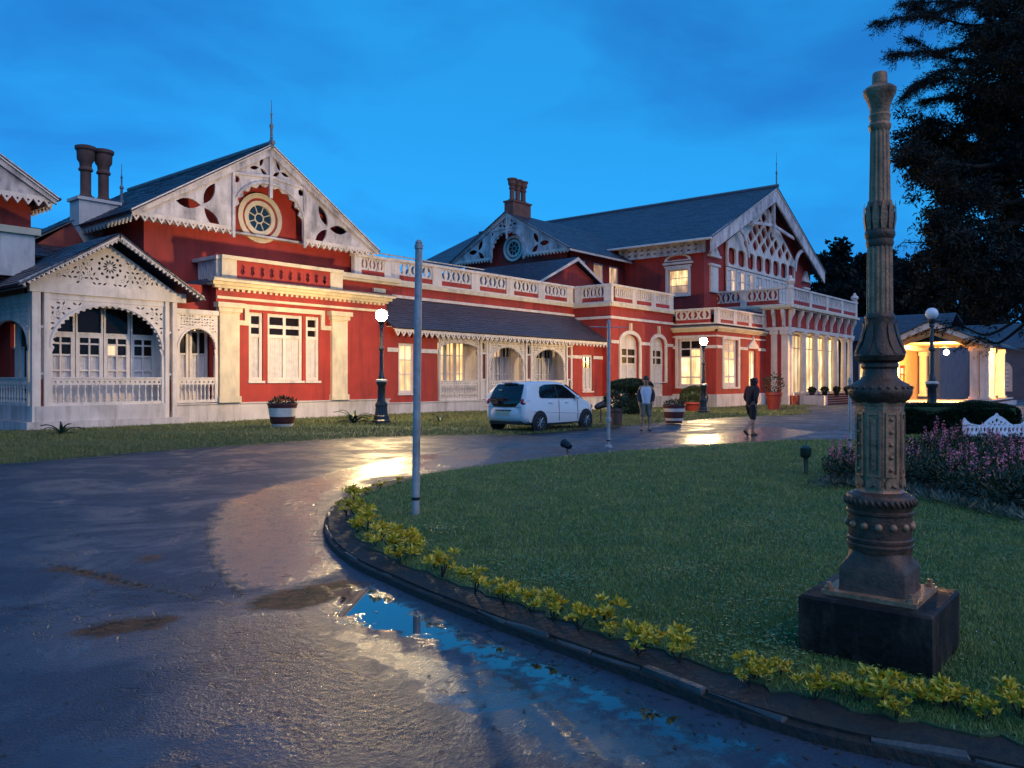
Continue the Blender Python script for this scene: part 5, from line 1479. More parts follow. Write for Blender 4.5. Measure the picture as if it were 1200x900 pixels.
blade_mat('grey_leaf', (0.05, 0.075, 0.055), (0.11, 0.15, 0.11), (0.08, 0.11, 0.07), .5)
blade_mat('pink_petal', (0.70, 0.12, 0.20), (0.90, 0.28, 0.34), (0.8, 0.2, 0.28), .6)
mat('bark', (0.022, 0.017, 0.014), 0.9, var=.4, vscale=4, bump=.6, bscale=10)

def leaf_quads(cent, nrm_out, L_, W_, r=None):
    """one folded leaf (4 triangles' worth: two quads) per centre; numpy"""
    n = len(cent); g = r or rng
    d = nrm_out + g.normal(0, .55, (n, 3)); d /= np.linalg.norm(d, axis=1)[:, None] + 1e-9
    up = g.normal(0, 1, (n, 3)); s = np.cross(d, up); s /= np.linalg.norm(s, axis=1)[:, None] + 1e-9
    L_ = np.asarray(L_) * g.uniform(.7, 1.25, n); W_ = np.asarray(W_) * g.uniform(.75, 1.2, n)
    a = cent; b = cent + d * (L_ * .5)[:, None] + s * (W_ * .5)[:, None]; c = cent + d * L_[:, None]; e = cent + d * (L_ * .5)[:, None] - s * (W_ * .5)[:, None]
    v = np.stack([a, b, c, e], 1).reshape(-1, 3)
    return v, np.arange(4 * n).reshape(-1, 4)
def blob_points(n, c, rad, lump=.12, g=None, shell=.35):
    g = g or rng
    d = g.normal(0, 1, (n, 3)); d /= np.linalg.norm(d, axis=1)[:, None]
    k = 1 + lump * np.sin(d[:, 0] * 5.1 + c[0]) * np.sin(d[:, 1] * 4.3 + c[1]) + lump * .6 * np.sin(d[:, 2] * 7 + d[:, 0] * 6)
    rr_ = (1 - shell * g.uniform(0, 1, n) ** 2) * k
    return np.asarray(c) + d * rr_[:, None] * np.asarray(rad), d

def planter(loc, label, stripes, scale=1.0):
    t = empty('barrel_planter', loc, label=label, cat='planter', group=None)
    L = Matrix.Translation(loc) @ Matrix.Scale(scale, 4)
    prof = [(.30, 0), (.33, .10), (.36, .20), (.385, .32), (.405, .45), (.425, .58), (.435, .68)]
    for i, m_ in enumerate(stripes):
        a, b = prof[i], prof[i + 1]
        MB().lathe([(a[0], a[1]), (b[0], b[1] - .002)], seg=18).build('stave_band', m_, t, L, sm=40)
    MB().lathe([(.435, .66), (.455, .67), (.455, .72), (.40, .72), (.38, .62)], seg=18, cap=False).build('rim', 'maroon_paint', t, L, sm=40)
    MB().lathe([(.39, .60), (.39, .66)], seg=14).build('earth', 'soil', t, L)
    pts, d = blob_points(420, (0, 0, .74), (.34, .34, .14), .2)
    v, f = leaf_quads(pts, d + np.array([0, 0, .7]), .10, .04)
    o = arr_mesh('foliage', (v * scale) + np.array(loc), f, 'dark_leaf', t)
    return t
wp = 'white_paint'; mp_ = 'maroon_paint'
a = on_g(331, 502); planter((a.x, a.y, .05), 'striped maroon and white barrel planter below the triple window', [wp, mp_, mp_, wp, wp, mp_], 1.08)
a = on_g(790, 497); planter((a.x, a.y, float(gz(a.x, a.y)) + .04), 'striped maroon and white barrel planter behind the standing man', [mp_, wp, mp_, mp_, wp, mp_], .92)
def plain_pot(loc, label, name, m_, r, h_, lf, lh, leafm='dark_leaf'):
    t = empty(name, loc, label=label, cat='planter')
    L = Matrix.Translation(loc)
    MB().lathe([(r * .72, 0), (r * .95, h_ * .8), (r * 1.06, h_ * .84), (r * 1.06, h_), (r * .92, h_), (r * .86, h_ * .8)], seg=16, cap=False).build('pot', m_, t, L, sm=40)
    MB().lathe([(r * .88, h_ * .82), (r * .88, h_ * .86)], seg=12).build('earth', 'soil', t, L)
    pts, d = blob_points(500, (loc[0], loc[1], loc[2] + h_ + lh * .45), (r * lf, r * lf, lh * .55), .25)
    v, f = leaf_quads(pts, d + np.array([0, 0, .4]), .14, .06)
    arr_mesh('foliage', v, f, leafm, t)
a = on_g(721, 501); plain_pot((a.x, a.y, .03), 'brown wooden barrel with a dark plant beside the big clipped bush', 'wooden_barrel', 'barrel_wood', .27, .62, 1.3, .5)
a = on_g(907, 481); plain_pot((a.x, a.y, float(gz(a.x, a.y)) + .03), 'tall red pot with a leafy plant at the portico pilaster', 'flower_pot', 'red_pot', .50, 1.1, 1.2, 1.1)
a = on_g(812, 483); plain_pot((a.x, a.y, float(gz(a.x, a.y)) + .03), 'low red bowl of plants between clipped bush and lit lamp', 'flower_bowl', 'red_pot', .55, .55, 1.0, .5)
for k in range(4):
    x = 61.0 + k * 2.9
    plain_pot((x, 21.0 - .25, .30 if k in (0,) else .30), 'small dark pot in the row along the portico step edge', 'step_pot', 'dark_iron', .22, .38, 1.0, .3)
for o in [o for o in bpy.data.objects if o.name.startswith('step_pot')]: o['group'] = 'pots along the portico'

def clipped(name, loc, blobs, label, m_='dark_leaf', n=9000, lf=.09):
    t = empty(name, loc, label=label, cat='bush')
    V, F_, o_ = [], [], 0; core = MB()
    for (cx, cy, cz, rx, ry, rz_) in blobs:
        pts, d = blob_points(n // len(blobs), (loc[0] + cx, loc[1] + cy, loc[2] + cz), (rx, ry, rz_), .03, shell=.10)
        v, f = leaf_quads(pts, d, lf, lf * .5); V.append(v); F_.append(f + o_); o_ += len(v)
        core.ball((cx, cy, cz), 1.0, 16, 10, (rx * .93, ry * .93, rz_ * .93))
    core.tube([(0, 0, -.1), (0, 0, blobs[-1][2])], .08, 6)
    core.build('core', 'turf', t, Matrix.Translation(loc), sm=True)
    arr_mesh('foliage', np.concatenate(V), np.concatenate(F_), m_, t)
a = on_g(739, 487); z = float(gz(a.x, a.y))
clipped('clipped_bush', (a.x, a.y, z), [(0, 0, .44, .74, .74, .54), (0, 0, 1.40, 1.0, 1.0, .31)], 'dark clipped bush of two tiers shaped like a mushroom', n=12000)
a = on_g(818, 480); z = float(gz(a.x, a.y))
clipped('round_bush', (a.x + 1.0, a.y + .8, z), [(0, 0, .72, .86, .86, .74)], 'olive clipped drum-shaped bush behind the lit lamp', 'clipped_leaf', 9000)

def agave(loc, n, ln, label, seed):
    r = random.Random(seed); t = empty('agave', loc, label=label, cat='plant')
    for k in range(n):
        a = 2 * PI * k / n + r.uniform(-.3, .3); el = r.uniform(R(18), R(70)); L_ = ln * r.uniform(.7, 1.1); m = MB(); vs = []
        for i in range(6):
            s_ = i / 5; wd = .055 * ln / .6 * (1 - s_) ** .7 * (1 if i else .7) + .002; e_ = el - s_ * s_ * .5
            rr_ = L_ * s_ * math.cos(e_); zz = L_ * s_ * math.sin(e_)
            for q in (-1, 0, 1): vs.append((rr_ * math.cos(a) - q * wd * math.sin(a), rr_ * math.sin(a) + q * wd * math.cos(a), zz + (0 if q else -.02)))
        m.add(vs, [(i * 3 + j, i * 3 + j + 1, i * 3 + j + 4, i * 3 + j + 3) for i in range(5) for j in range(2)]).build('leaf', 'agave_leaf', t, Matrix.Translation(loc), sm=True)
a = on_g(72, 511); agave((a.x, a.y, .05), 13, .62, 'small spiky agave on the verge in front of the porch', 3)
a = on_g(415, 498); agave((a.x, a.y, .05), 22, .85, 'large dark spiky agave next to the lit lamp base', 4)
a = on_g(515, 496); agave((a.x, a.y, .05), 12, .48, 'little spiky agave below the verandah balusters', 5)

# yellow-green border plants inside the kerb
def border_unit(seed):
    g = np.random.default_rng(seed); r = random.Random(seed); V, F_, o_ = [], [], 0
    for k in range(13):
        a = r.uniform(0, 2 * PI); rr_ = r.uniform(.0, .12); zt = r.uniform(.05, .15)
        c = np.array([rr_ * math.cos(a), rr_ * math.sin(a), zt])
        n_ = 17; ang = g.uniform(0, 2 * PI, n_); el = g.uniform(.05, 1.1, n_)
        d = np.stack([np.cos(ang) * np.cos(el), np.sin(ang) * np.cos(el), np.sin(el)], 1)
        v, f = leaf_quads(c + d * .006, d * 2.4, .042, .017, g); V.append(v); F_.append(f + o_); o_ += len(v)
    return np.concatenate(V), np.concatenate(F_)
border_meshes = []
for q in range(5):
    v, f = border_unit(50 + q); o = arr_mesh('foliage', v, f, 'yellow_leaf'); border_meshes.append(o.data); bpy.data.objects.remove(o)
stem_mesh = MB().tube([(0, 0, -.03), (.01, 0, .08)], .006, 5).tube([(0, 0, 0), (.05, .03, .09)], .004, 5).tube([(0, 0, 0), (-.05, .02, .08)], .004, 5).mesh('stems', 'bark')
bpx = [(413, 600, 1.3), (406, 612, 1.2), (420, 618, 1.4), (430, 632, 1.5), (418, 634, 1.2), (446, 644, 1.3), (438, 652, 1.1), (462, 660, 1.5), (480, 655, 1.2), (470, 671, 1.4), (487, 664, 1.1), (518, 688, 1.25), (510, 679, .9), (557, 708, 1.1), (590, 720, 1.05), (600, 714, .9), (622, 730, .95), (648, 741, 1.05), (678, 752, .9), (706, 752, 1.15), (714, 762, .7), (748, 783, 1.1), (756, 777, .8), (796, 792, 1.1), (886, 814, 1.1), (914, 812, .8), (878, 822, .6), (955, 838, 1.15), (984, 836, .9), (1006, 842, 1.3), (1034, 850, 1.15), (1050, 862, .8), (1078, 848, .95), (1104, 852, .8), (1124, 854, 1.05), (1152, 866, .8), (1196, 862, 1.1), (1216, 872, 1.0), (430, 588, 1.0), (445, 580, .9), (468, 573, .9)]
for i, (px, py, sc_) in enumerate(bpx):
    a = on_g(px, py); sc_ *= .94 * random.uniform(.75, 1.2)
    t = empty('border_plant', (a.x, a.y, .07), rng.uniform(0, 6.28), label='small yellow-green leafy border plant in the soil along the kerb', cat='plant', group='border plants along the kerb')
    t.scale = (sc_, sc_, sc_ * .95)
    for nm, me in (('foliage', border_meshes[i % 5]), ('stem', stem_mesh)):
        o = bpy.data.objects.new(nm, me); COL.objects.link(o); o.parent = t

# ================================================================ hedge, flower bed, white bench
def hedge(p0, p1, wd, hg, label, n=26000):
    p0, p1 = Vector(p0), Vector(p1); d = p1 - p0; L_ = d.length; an = math.atan2(d.y, d.x); mid = (p0 + p1) / 2
    t = empty('hedge', mid, an, label=label, cat='hedge')
    u = rng.uniform(-L_ / 2, L_ / 2, n); a = rng.uniform(-.1, PI + .1, n)
    e = .55; y = np.sign(np.cos(a)) * np.abs(np.cos(a)) ** e * wd / 2; zz = np.abs(np.sin(a)) ** e * hg
    k = 1 + .04 * np.sin(u * 2.3) + .03 * np.sin(u * 5.1 + a * 3); endf = np.clip((L_ / 2 - np.abs(u)) / .35, 0, 1) ** .4
    pts = np.stack([u, y * k * (.6 + .4 * endf), zz * k * (.75 + .25 * endf)], 1); nn = np.stack([0 * u, np.cos(a), np.sin(a)], 1)
    v, f = leaf_quads(pts, nn, .085, .045)
    ca, sa = math.cos(an), math.sin(an)
    v = np.stack([v[:, 0] * ca - v[:, 1] * sa + mid.x, v[:, 0] * sa + v[:, 1] * ca + mid.y, v[:, 2] + mid.z], 1)
    MB().box(-L_ / 2 + .15, L_ / 2 - .15, -wd * .44, wd * .44, 0, hg * .93).build('core', 'turf', t, Matrix.Translation(mid) @ Matrix.Rotation(an, 4, 'Z'))
    arr_mesh('foliage', v, f, 'dark_leaf', t)
A, B = at_d(1040, 445, 22.6), at_d(1192, 445, 21.6)
hedge((A.x, A.y, .02), (B.x, B.y, .02), 1.0, .88, 'long low clipped dark green hedge behind the pink flower bed')
A, B = at_d(1205, 445, 21.5), at_d(1330, 445, 20.5)
hedge((A.x, A.y, .02), (B.x, B.y, .02), 1.0, .80, 'second low clipped hedge continuing past the white bench', 12000)

bed = [(958, 572), (985, 556), (1010, 545), (1060, 535), (1130, 529), (1210, 526), (1290, 530), (1290, 640), (1215, 622), (1150, 606), (1100, 590), (1040, 583)]
bed_g = gpoly(bed)
MB().plate(bed_g, (), .09, .125).build('flower_bed', 'soil')['kind'] = 'structure'
def flower_unit(seed, spike=True):
    g = np.random.default_rng(seed); h_ = .62
    pts, d = blob_points(230, (0, 0, .27), (.24, .24, .27), .3, g, .7)
    return leaf_quads(pts, d * .7 + np.array([0, 0, .5]), .11, .034, g)
fl_m, sp_m = [], []
for q in range(4):
    v, f = flower_unit(80 + q); o = arr_mesh('foliage', v, f, 'dark_leaf'); fl_m.append(o.data); bpy.data.objects.remove(o)
    g = np.random.default_rng(90 + q); n_ = 85; zt = g.uniform(.44, .86, n_); an = g.uniform(0, 6.28, n_); k = g.integers(0, 3, n_)
    ox = np.array([-.10, .02, .11])[k]; oy = np.array([.03, -.08, .06])[k]; rr_ = .034 * (1 - (zt - .44) / .52)
    hh = np.array([.0, .08, -.06])[k]
    c = np.stack([ox + rr_ * np.cos(an), oy + rr_ * np.sin(an), zt + hh], 1)
    v, f = leaf_quads(c, np.stack([np.cos(an), np.sin(an), .3 + 0 * an], 1), .040, .034, g); o = arr_mesh('blossoms', v, f, 'pink_petal'); sp_m.append(o.data); bpy.data.objects.remove(o)
cand = []; tries = 0
while len(cand) < 230 and tries < 20000:
    tries += 1
    px_, py_ = random.uniform(955, 1290), random.uniform(526, 640); a = on_g(px_, py_)
    p_ = np.array([[a.x, a.y]]); d_, i_ = seg_dist(p_, bed_g)
    if i_[0] and d_[0] > .12 and all((a.x - c.x) ** 2 + (a.y - c.y) ** 2 > .20 ** 2 for c in cand): cand.append(a)
for i, a in enumerate(cand):
    sc_ = random.uniform(.48, .78); pink = random.random() < .24
    lab = 'leafy flower plant with tall pink spikes in the bed' if pink else 'dark leafy plant without flowers in the bed'
    t = empty('flower_plant', (a.x, a.y, .11), random.uniform(0, 6.28), label=lab, cat='plant', group='pink spiked flowers in the bed' if pink else 'leafy plants in the bed')
    t.scale = (sc_, sc_, sc_)
    for nm, me in ([('foliage', fl_m[i % 4])] + ([('blossoms', sp_m[i % 4])] if pink else [])):
        o = bpy.data.objects.new(nm, me); COL.objects.link(o); o.parent = t
# pale grassy tufts along the front of the bed
front_px = [(960 + 12 * k, 577 + (k * 1.1 if k > 5 else 0) + (max(0, k - 9)) * 1.9) for k in range(21)]
V, F_, o_ = [], [], 0
for px_, py_ in front_px:
    a = on_g(px_, py_ + 2); n_ = 46; an = rng.uniform(0, 6.28, n_); el = rng.uniform(.15, 1.1, n_)
    d = np.stack([np.cos(an) * np.cos(el), np.sin(an) * np.cos(el), np.sin(el)], 1)
    v, f = leaf_quads(np.array([a.x, a.y, .11]) + d * .02 + rng.normal(0, .07, (n_, 3)) * np.array([1, 1, 0]), d * 3, .15, .016); V.append(v); F_.append(f + o_); o_ += len(v)
tag(arr_mesh('edging_grass', np.concatenate(V), np.concatenate(F_), 'grey_leaf', kind='stuff'), 'pale strappy edging grass along the front of the flower bed', 'grass')

mat('bench_white', (0.66, 0.70, 0.78), 0.45, var=.12, vscale=8)
bl_ = at_d(1168, 445, 17.2); bz = .0
bn = empty('garden_bench', (bl_.x, bl_.y, .05), label='white cast iron garden bench with a fretted crested back behind the flowers', cat='bench')
Bm = Matrix.Translation((bl_.x, bl_.y, .02)) @ Matrix.Rotation(cam_yaw + R(8), 4, 'Z') @ Matrix(((1, 0, 0, 0), (0, 0, -1, 0), (0, 1, 0, 0), (0, 0, 0, 1)))
w2 = .80
top = [(-w2, .40), (w2, .40), (w2, .68), (w2 - .03, .76), (w2 - .08, .70), (w2 - .2, .62), (w2 - .42, .60), (.30, .64), (.20, .72), (.10, .78), (.05, .80), (0, .86), (-.05, .80), (-.10, .78), (-.20, .72), (-.30, .64), (-.38, .60), (-w2 + .2, .62), (-w2 + .08, .70), (-w2 + .03, .76), (-w2, .68)]
hol = []
for k in range(-7, 8):
    x = k * .098
    hol.append(circ(x, .50, .036, 8, .055))
    if abs(k) > 2 and abs(k) < 7: hol.append(circ(x, .583, .018, 6))
for (x, y, r_) in ((0, .70, .045), (-.10, .66, .035), (.10, .66, .035), (-.19, .63, .028), (.19, .63, .028), (0, .79, .018), (-.05, .605, .03), (.05, .605, .03), (.14, .60, .02), (-.14, .60, .02)): hol.append(circ(x, y, r_, 8))
MB().plate(top, hol, -.02, .02).build('backrest', 'bench_white', bn, Bm)
for k in range(5): slab('seat_slat', 'bench_white', bn, Bm, -w2, w2, .375, .398, .04 + k * .09, .115 + k * .09)
for sx in (-1, 1):
    for zz in (0.02, .42):
        MB().tube([(sx * (w2 - .05), .39, zz), (sx * (w2 - .02), .2, zz + .02), (sx * (w2 - .05), -.02, zz + .05)], [.03, .022, .028], 6).build('leg', 'bench_white', bn, Bm)
    MB().tube([(sx * (w2 - .03), .60, .0), (sx * (w2 - .03), .63, .2), (sx * (w2 - .03), .61, .42), (sx * (w2 - .03), .5, .46), (sx * (w2 - .03), .4, .42)], .022, 6).build('armrest', 'bench_white', bn, Bm, sm=True)

# ================================================================ the warm-lit porch beyond the hedge
mat('warm_wall', (0.52, 0.34, 0.18), 0.7, var=.15, vscale=2)
mat('brick_plinth', (0.16, 0.06, 0.045), 0.8, var=.3, vscale=6, bump=.3, bscale=20)
mat('blue_grey_wall', (0.10, 0.12, 0.17), 0.8, var=.2, vscale=1)
kz = -.30
gh = empty('guest_porch', (66, 12.6, kz), label='small gabled porch on paired white columns glowing orange inside', cat='building')
GZ = 3.95
for (x, y) in ((62.2, 9.55), (62.2, 10.15), (66.2, 9.75), (69.4, 9.55), (69.4, 10.05), (70.2, 9.8), (62.2, 15.2), (71.2, 15.25)):
    c = MB().box(x - .24, x + .24, y - .24, y + .24, .30, 3.55).build('column', 'white_paint', gh)
    MB().box(x - .32, x + .32, y - .32, y + .32, 3.55, 3.85).build('capital', 'white_paint', c); MB().box(x - .32, x + .32, y - .32, y + .32, .262, .42).build('column_base', 'white_paint', c)
MB().box(61.6, 71.0, 9.1, 10.6, kz - .3, .26).build('brick_plinth', 'brick_plinth', gh)
MB().box(61.5, 71.1, 9.0, 10.7, .17, .255).build('plinth_cap', 'white_paint', gh)
MB().box(61.8, 71.8, 9.5, 10.1, GZ - .1, GZ + .25).build('side_beam', 'white_paint', gh)
MB().box(61.8, 71.8, 14.9, 15.5, GZ - .1, GZ + .25).build('side_beam', 'white_paint', gh)
MGp = leftf(61.6, 12.6)
MB().plate([(-3.1, GZ - .1), (3.1, GZ - .1), (3.1, GZ + .1), (0, GZ + 1.55), (-3.1, GZ + .1)], [[(-2.0, GZ - .1 + .02), (2.0, GZ - .08), (2.0, GZ + .02), (0, GZ + .75), (-2.0, GZ + .02)]], -.12, .0).build('gable_front', 'warm_wall', gh, MGp)
bargeboards(gh, leftf(61.1, 12.6), 0, 3.75, GZ - .05, GZ + 1.75, .42, 0, .12, m_='white_paint', trim=False)
slate_roof(gh, (60.9, 16.5, GZ - .1), (74, 16.5, GZ - .1), (74, 12.6, GZ + 1.8), (60.9, 12.6, GZ + 1.8), course=.3)
slate_roof(gh, (74, 8.7, GZ - .1), (60.9, 8.7, GZ - .1), (60.9, 12.6, GZ + 1.8), (74, 12.6, GZ + 1.8), course=.3)
MB().box(61.4, 73, 9.4, 15.8, GZ + .26, GZ + .30).build('ceiling', 'warm_wall', gh)
wall(gh, front(0, 15.7), 0, 0, 0, 0, [rect(65.0, 67.4, .0, 2.7)], m_='warm_wall', outline=rect(61.4, 72.0, kz - .2, GZ + .3))
window(gh, front(0, 15.7), 65.0, 67.4, .0, 2.7, 2, [(.5, 'b'), (1, 'm'), (1, 'l')], fr=.2, mull=.1, sill=False, fmat='timber_red', name='door')
MB().box(61.4, 72, 8.9, 16, kz - .4, .02).build('porch_floor', 'plinth_wash', gh)
MB().ball((62.9, 12.0, GZ - .42), .16, 12, 8).build('hanging_lamp', 'porch_glow', gh, sm=True)
MB().tube([(62.9, 12.0, GZ + .28), (62.9, 12.0, GZ - .26)], .02, 6).build('lamp_rod', 'dark_iron', gh)

gb = empty('guest_block', (86, 20, kz), label='low building with pale slate roof between the palace and the lit porch', cat='building')
wall(gb, leftf(80.0, 25.0), 0, 8.85, kz - .3, 5.4, m_='blue_grey_wall')
wall(gb, front(0, 15.8), 80.0, 96, kz - .3, 5.4, m_='blue_grey_wall')
slate_roof(gb, (79.3, 26.0, 5.3), (79.3, 15.2, 5.3), (84.0, 15.2, 7.9), (84.0, 26.0, 7.9), course=.34)
slate_roof(gb, (96, 15.2, 5.3), (96, 26.0, 5.3), (84.0, 26.0, 7.9), (84.0, 15.2, 7.9), course=.34)
window(gb, leftf(80.0, 25.0), 2.2, 3.6, .4, 3.2, 2, [(1, 'l'), (1, 'b')], fr=.14, w0=.0)

ob = empty('outbuilding', (95, 6, -.4), label='dark blue long outbuilding with an arched white window seen through the porch', cat='building')
wall(ob, leftf(95, 24), 0, 40, -.8, 5.0, m_='blue_grey_wall')
slate_roof(ob, (94.2, 24, 4.8), (94.2, -16, 4.8), (100, -16, 7.6), (100, 24, 7.6), course=.4)
aw = MB().plate(arched(9.4, 11.9, .4, 2.6, 3.6), [arched(9.7, 11.6, .6, 2.55, 3.3)], 0, .15).build('arched_window', 'white_paint', ob, leftf(95, 24))
MB().plate(arched(9.7, 11.6, .6, 2.55, 3.3), (), .02, .04).build('pane', 'opal_glass', aw, leftf(95, 24))
for k in range(3): slab('glazing_bar', 'blue_grey_wall', aw, leftf(95, 24), 10.1 + k * .5, 10.18 + k * .5, .6, 3.0, .045, .08)
for k in range(5): slab('glazing_bar', 'blue_grey_wall', aw, leftf(95, 24), 9.7, 11.6, .9 + k * .42, .97 + k * .42, .045, .075)
for k in range(7):
    slab('verandah_post', 'white_paint', ob, leftf(93.6, 24), 15 + k * 3, 15.22 + k * 3, -.6, 3.0, -.1, .1)
slab('verandah_rail', 'white_paint', ob, leftf(93.6, 24), 15, 33.2, .5, .62, -.05, .05)
slab('verandah_beam', 'white_paint', ob, leftf(93.6, 24), 15, 33.2, 3.0, 3.2, -.1, .1)
slate_roof(ob, (93.0, 9.5, 3.1), (93.0, -10, 3.1), (95, -10, 4.2), (95, 9.5, 4.2), course=.3)

# ================================================================ trees
def needles(pts, d, ln, wd, g=rng): return leaf_quads(pts, d, ln, wd, g)
def big_tree():
    D0 = 33.0
    base = at_d(1222, 445, D0); base.z = float(gz(base.x, base.y)) - .3
    t = empty('pine_tree', base, label='huge dark conifer with drooping boughs towering over the lit porch', cat='tree')
    lim = MB()
    trunk = [Vector((base.x, base.y, base.z)), at_d(1219, 380, D0), at_d(1214, 200, D0), at_d(1208, 60, D0), at_d(1204, -120, D0), at_d(1203, -260, D0)]
    lim.tube(trunk, [.62, .5, .42, .34, .2, .06], 10)
    V, F_, o_ = [], [], 0
    def add(pts, d, ln, wd):
        nonlocal o_
        v, f = needles(pts, d, ln, wd); V.append(v); F_.append(f + o_); o_ += len(v)
    # dense clumps: (px, py, rx px, ry px, leaves)
    k = D0 / F_PX
    cl = [(1086, 165, 34, 30, 2600), (1105, 205, 30, 24, 1700), (1072, 188, 20, 20, 900), (1130, 175, 40, 36, 2600), (1128, 232, 38, 28, 2000), (1160, 130, 44, 50, 3000), (1185, 60, 40, 60, 3000), (1165, 210, 50, 46, 3400), (1190, 250, 40, 60, 3000), (1115, 290, 32, 28, 1800), (1105, 330, 26, 26, 1500), (1140, 300, 40, 40, 2600), (1165, 345, 40, 26, 2000), (1190, 325, 40, 40, 2600), (1195, 160, 40, 60, 2600), (1150, 50, 26, 20, 700), (1175, 15, 40, 30, 1500), (1130, 325, 30, 26, 1300),
          (1098, 258, 16, 12, 420), (1084, 305, 14, 10, 300), (1088, 345, 14, 10, 320), (1230, 120, 60, 100, 3600), (1240, 280, 60, 90, 3600), (1225, 20, 50, 70, 2400), (1275, 200, 55, 120, 2600), (1290, 330, 55, 50, 1600), (1215, -80, 55, 60, 1800), (1210, -180, 36, 60, 1000)]
    for (px_, py_, rx, ry, n_) in cl:
        c = at_d(px_, py_, D0 + random.uniform(-2.6, 2.6)); kk_ = k
        n_ = int(n_ * 2.1)
        # a clump is itself made of small tufts so the sky shows between them
        nt_ = max(5, n_ // 70)
        tp, td = blob_points(nt_, tuple(c), (rx * kk_, max(rx * kk_ * .9, .7), ry * kk_), .35, None, .85)
        idx = rng.integers(0, nt_, n_)
        pts = tp[idx] + rng.normal(0, .17, (n_, 3)) * np.array([1.15, 1.15, .6])
        add(pts, td[idx] * .4 + rng.normal(0, .5, (n_, 3)) + np.array([0, 0, -.15]), .25, .070)
        tr = trunk[2] if py_ > 120 else trunk[3]
        src = Vector((trunk[1].lerp(trunk[4], min(1, max(0, (380 - py_) / 500)))))
        mid = src.lerp(c, .5) + Vector((0, 0, -.25))
        if px_ < 1215: lim.tube([src, mid, c], [.13, .08, .03], 6)
    # feathery drooping boughs against the sky
    bg = [((1205, 20), (1140, 30), (1085, 18), (1030, 26)), ((1205, 50), (1150, 52), (1100, 60), (1048, 62)), ((1205, 70), (1150, 82), (1100, 84), (1060, 112)), ((1208, 95), (1150, 100), (1110, 92), (1075, 98)), ((1205, 40), (1160, 66), (1120, 70), (1070, 46)), ((1205, 10), (1160, 6), (1110, 2), (1060, 4)), ((1205, 110), (1160, 122), (1120, 112), (1085, 118)), ((1206, -10), (1150, -6), (1100, 14), (1075, 8)), ((1204, 250), (1140, 262), (1100, 282), (1058, 284)), ((1206, 350), (1150, 372), (1110, 384), (1082, 388)), ((1206, 365), (1160, 392), (1130, 384), (1098, 376)), ((1200, 380), (1170, 402), (1150, 396), (1128, 404))]
    for bi, pl in enumerate(bg):
        d_ = D0 + random.uniform(-2.5, 2.5)
        P_ = catmull([tuple(at_d(x, y, d_ + (0 if i else 0))) for i, (x, y) in enumerate(pl)], 12, closed=False)
        P_ = [Vector(p) for p in P_]; n_ = len(P_)
        lim.tube(P_[::3] + [P_[-1]], list(np.linspace(.075, .010, len(P_[::3]) + 1)), 5)
        thin = bi >= 8
        for i in range(n_ // 4, n_):
            fr = i / n_
            for q in range(4 if not thin else 1):
                dirv = Vector((random.gauss(0, .5), random.gauss(0, .5), random.gauss(-.35, .35))) + (P_[min(i + 1, n_ - 1)] - P_[i - 1]).normalized() * .9
                L_ = random.uniform(.35, .95) * (1.2 - .5 * fr)
                e_ = P_[i] + dirv.normalized() * L_
                if random.random() < .5: lim.tube([P_[i], P_[i].lerp(e_, .5) + Vector((0, 0, .04)), e_], [.012, .008, .004], 4)
                m_ = 34 if not thin else 14; s_ = rng.uniform(.05, 1.05, m_)
                pts = np.array(P_[i]) + (np.array(e_) - np.array(P_[i])) * s_[:, None] + rng.normal(0, .045, (m_, 3))
                add(pts, np.array(dirv.normalized()) * .9 + rng.normal(0, .5, (m_, 3)), .15, .030)
    lim.build('trunk', 'bark', t, sm=True)
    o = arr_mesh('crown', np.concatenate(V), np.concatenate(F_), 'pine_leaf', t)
big_tree()

def far_tree(px, d, ytop, ybot, wpx, label, n=4200, seed=0, spire=False):
    b = at_d(px, 445, d); b.z = -1.2; k = d / F_PX
    t = empty('distant_tree', b, label=label, cat='tree', group='trees beyond the palace')
    zt, zb = CAM_H + (HORIZ - ytop) * k, CAM_H + (HORIZ - ybot) * k; H = zt - zb; W = wpx * k / 2
    MB().tube([(b.x, b.y, -1.5), (b.x, b.y, zb + H * .4), (b.x + .3, b.y, zt - .8)], [W * .10, W * .07, W * .02], 7).build('trunk', 'bark', t)
    r = random.Random(seed); V, F_, o_ = [], [], 0
    nb = 26
    for q in range(nb):
        f = (q + .5) / nb; zz = zb + H * (.05 + .92 * f)
        wr = W * (math.sin(PI * min(1, .18 + .82 * f) ** 1.1) if not spire else (1.05 - f)) * r.uniform(.7, 1.1)
        a = r.uniform(0, 6.28); rr_ = wr * r.uniform(.2, .75)
        s_ = max(.9, W * .30 * r.uniform(.7, 1.3))
        pts, dd_ = blob_points(n // nb, (b.x + rr_ * math.cos(a), b.y + rr_ * math.sin(a), zz), (s_, s_, s_ * .7), .3, None, .8)
        v, f_ = leaf_quads(pts, dd_ + np.array([0, 0, -.1]), .011 * d * .62, .006 * d * .6); V.append(v); F_.append(f_ + o_); o_ += len(v)
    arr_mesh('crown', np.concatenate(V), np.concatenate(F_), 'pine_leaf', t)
tl = ['tall dark tree directly behind the portico terrace', 'broad dark tree behind the pale slate roof', 'dark tree with a rounded top behind the bronze column', 'dark tree between bronze column and unlit lamp', 'low dark tree behind the gabled porch roof', 'dark tree filling the gap under the conifer boughs', 'dark tree beyond the outbuilding roof', 'dark tree close against the hall gable end', 'dark tree lower than its neighbours behind the slate roof', 'dark tree with ragged top right behind the bronze column', 'dark shrubby tree beside the unlit globe']
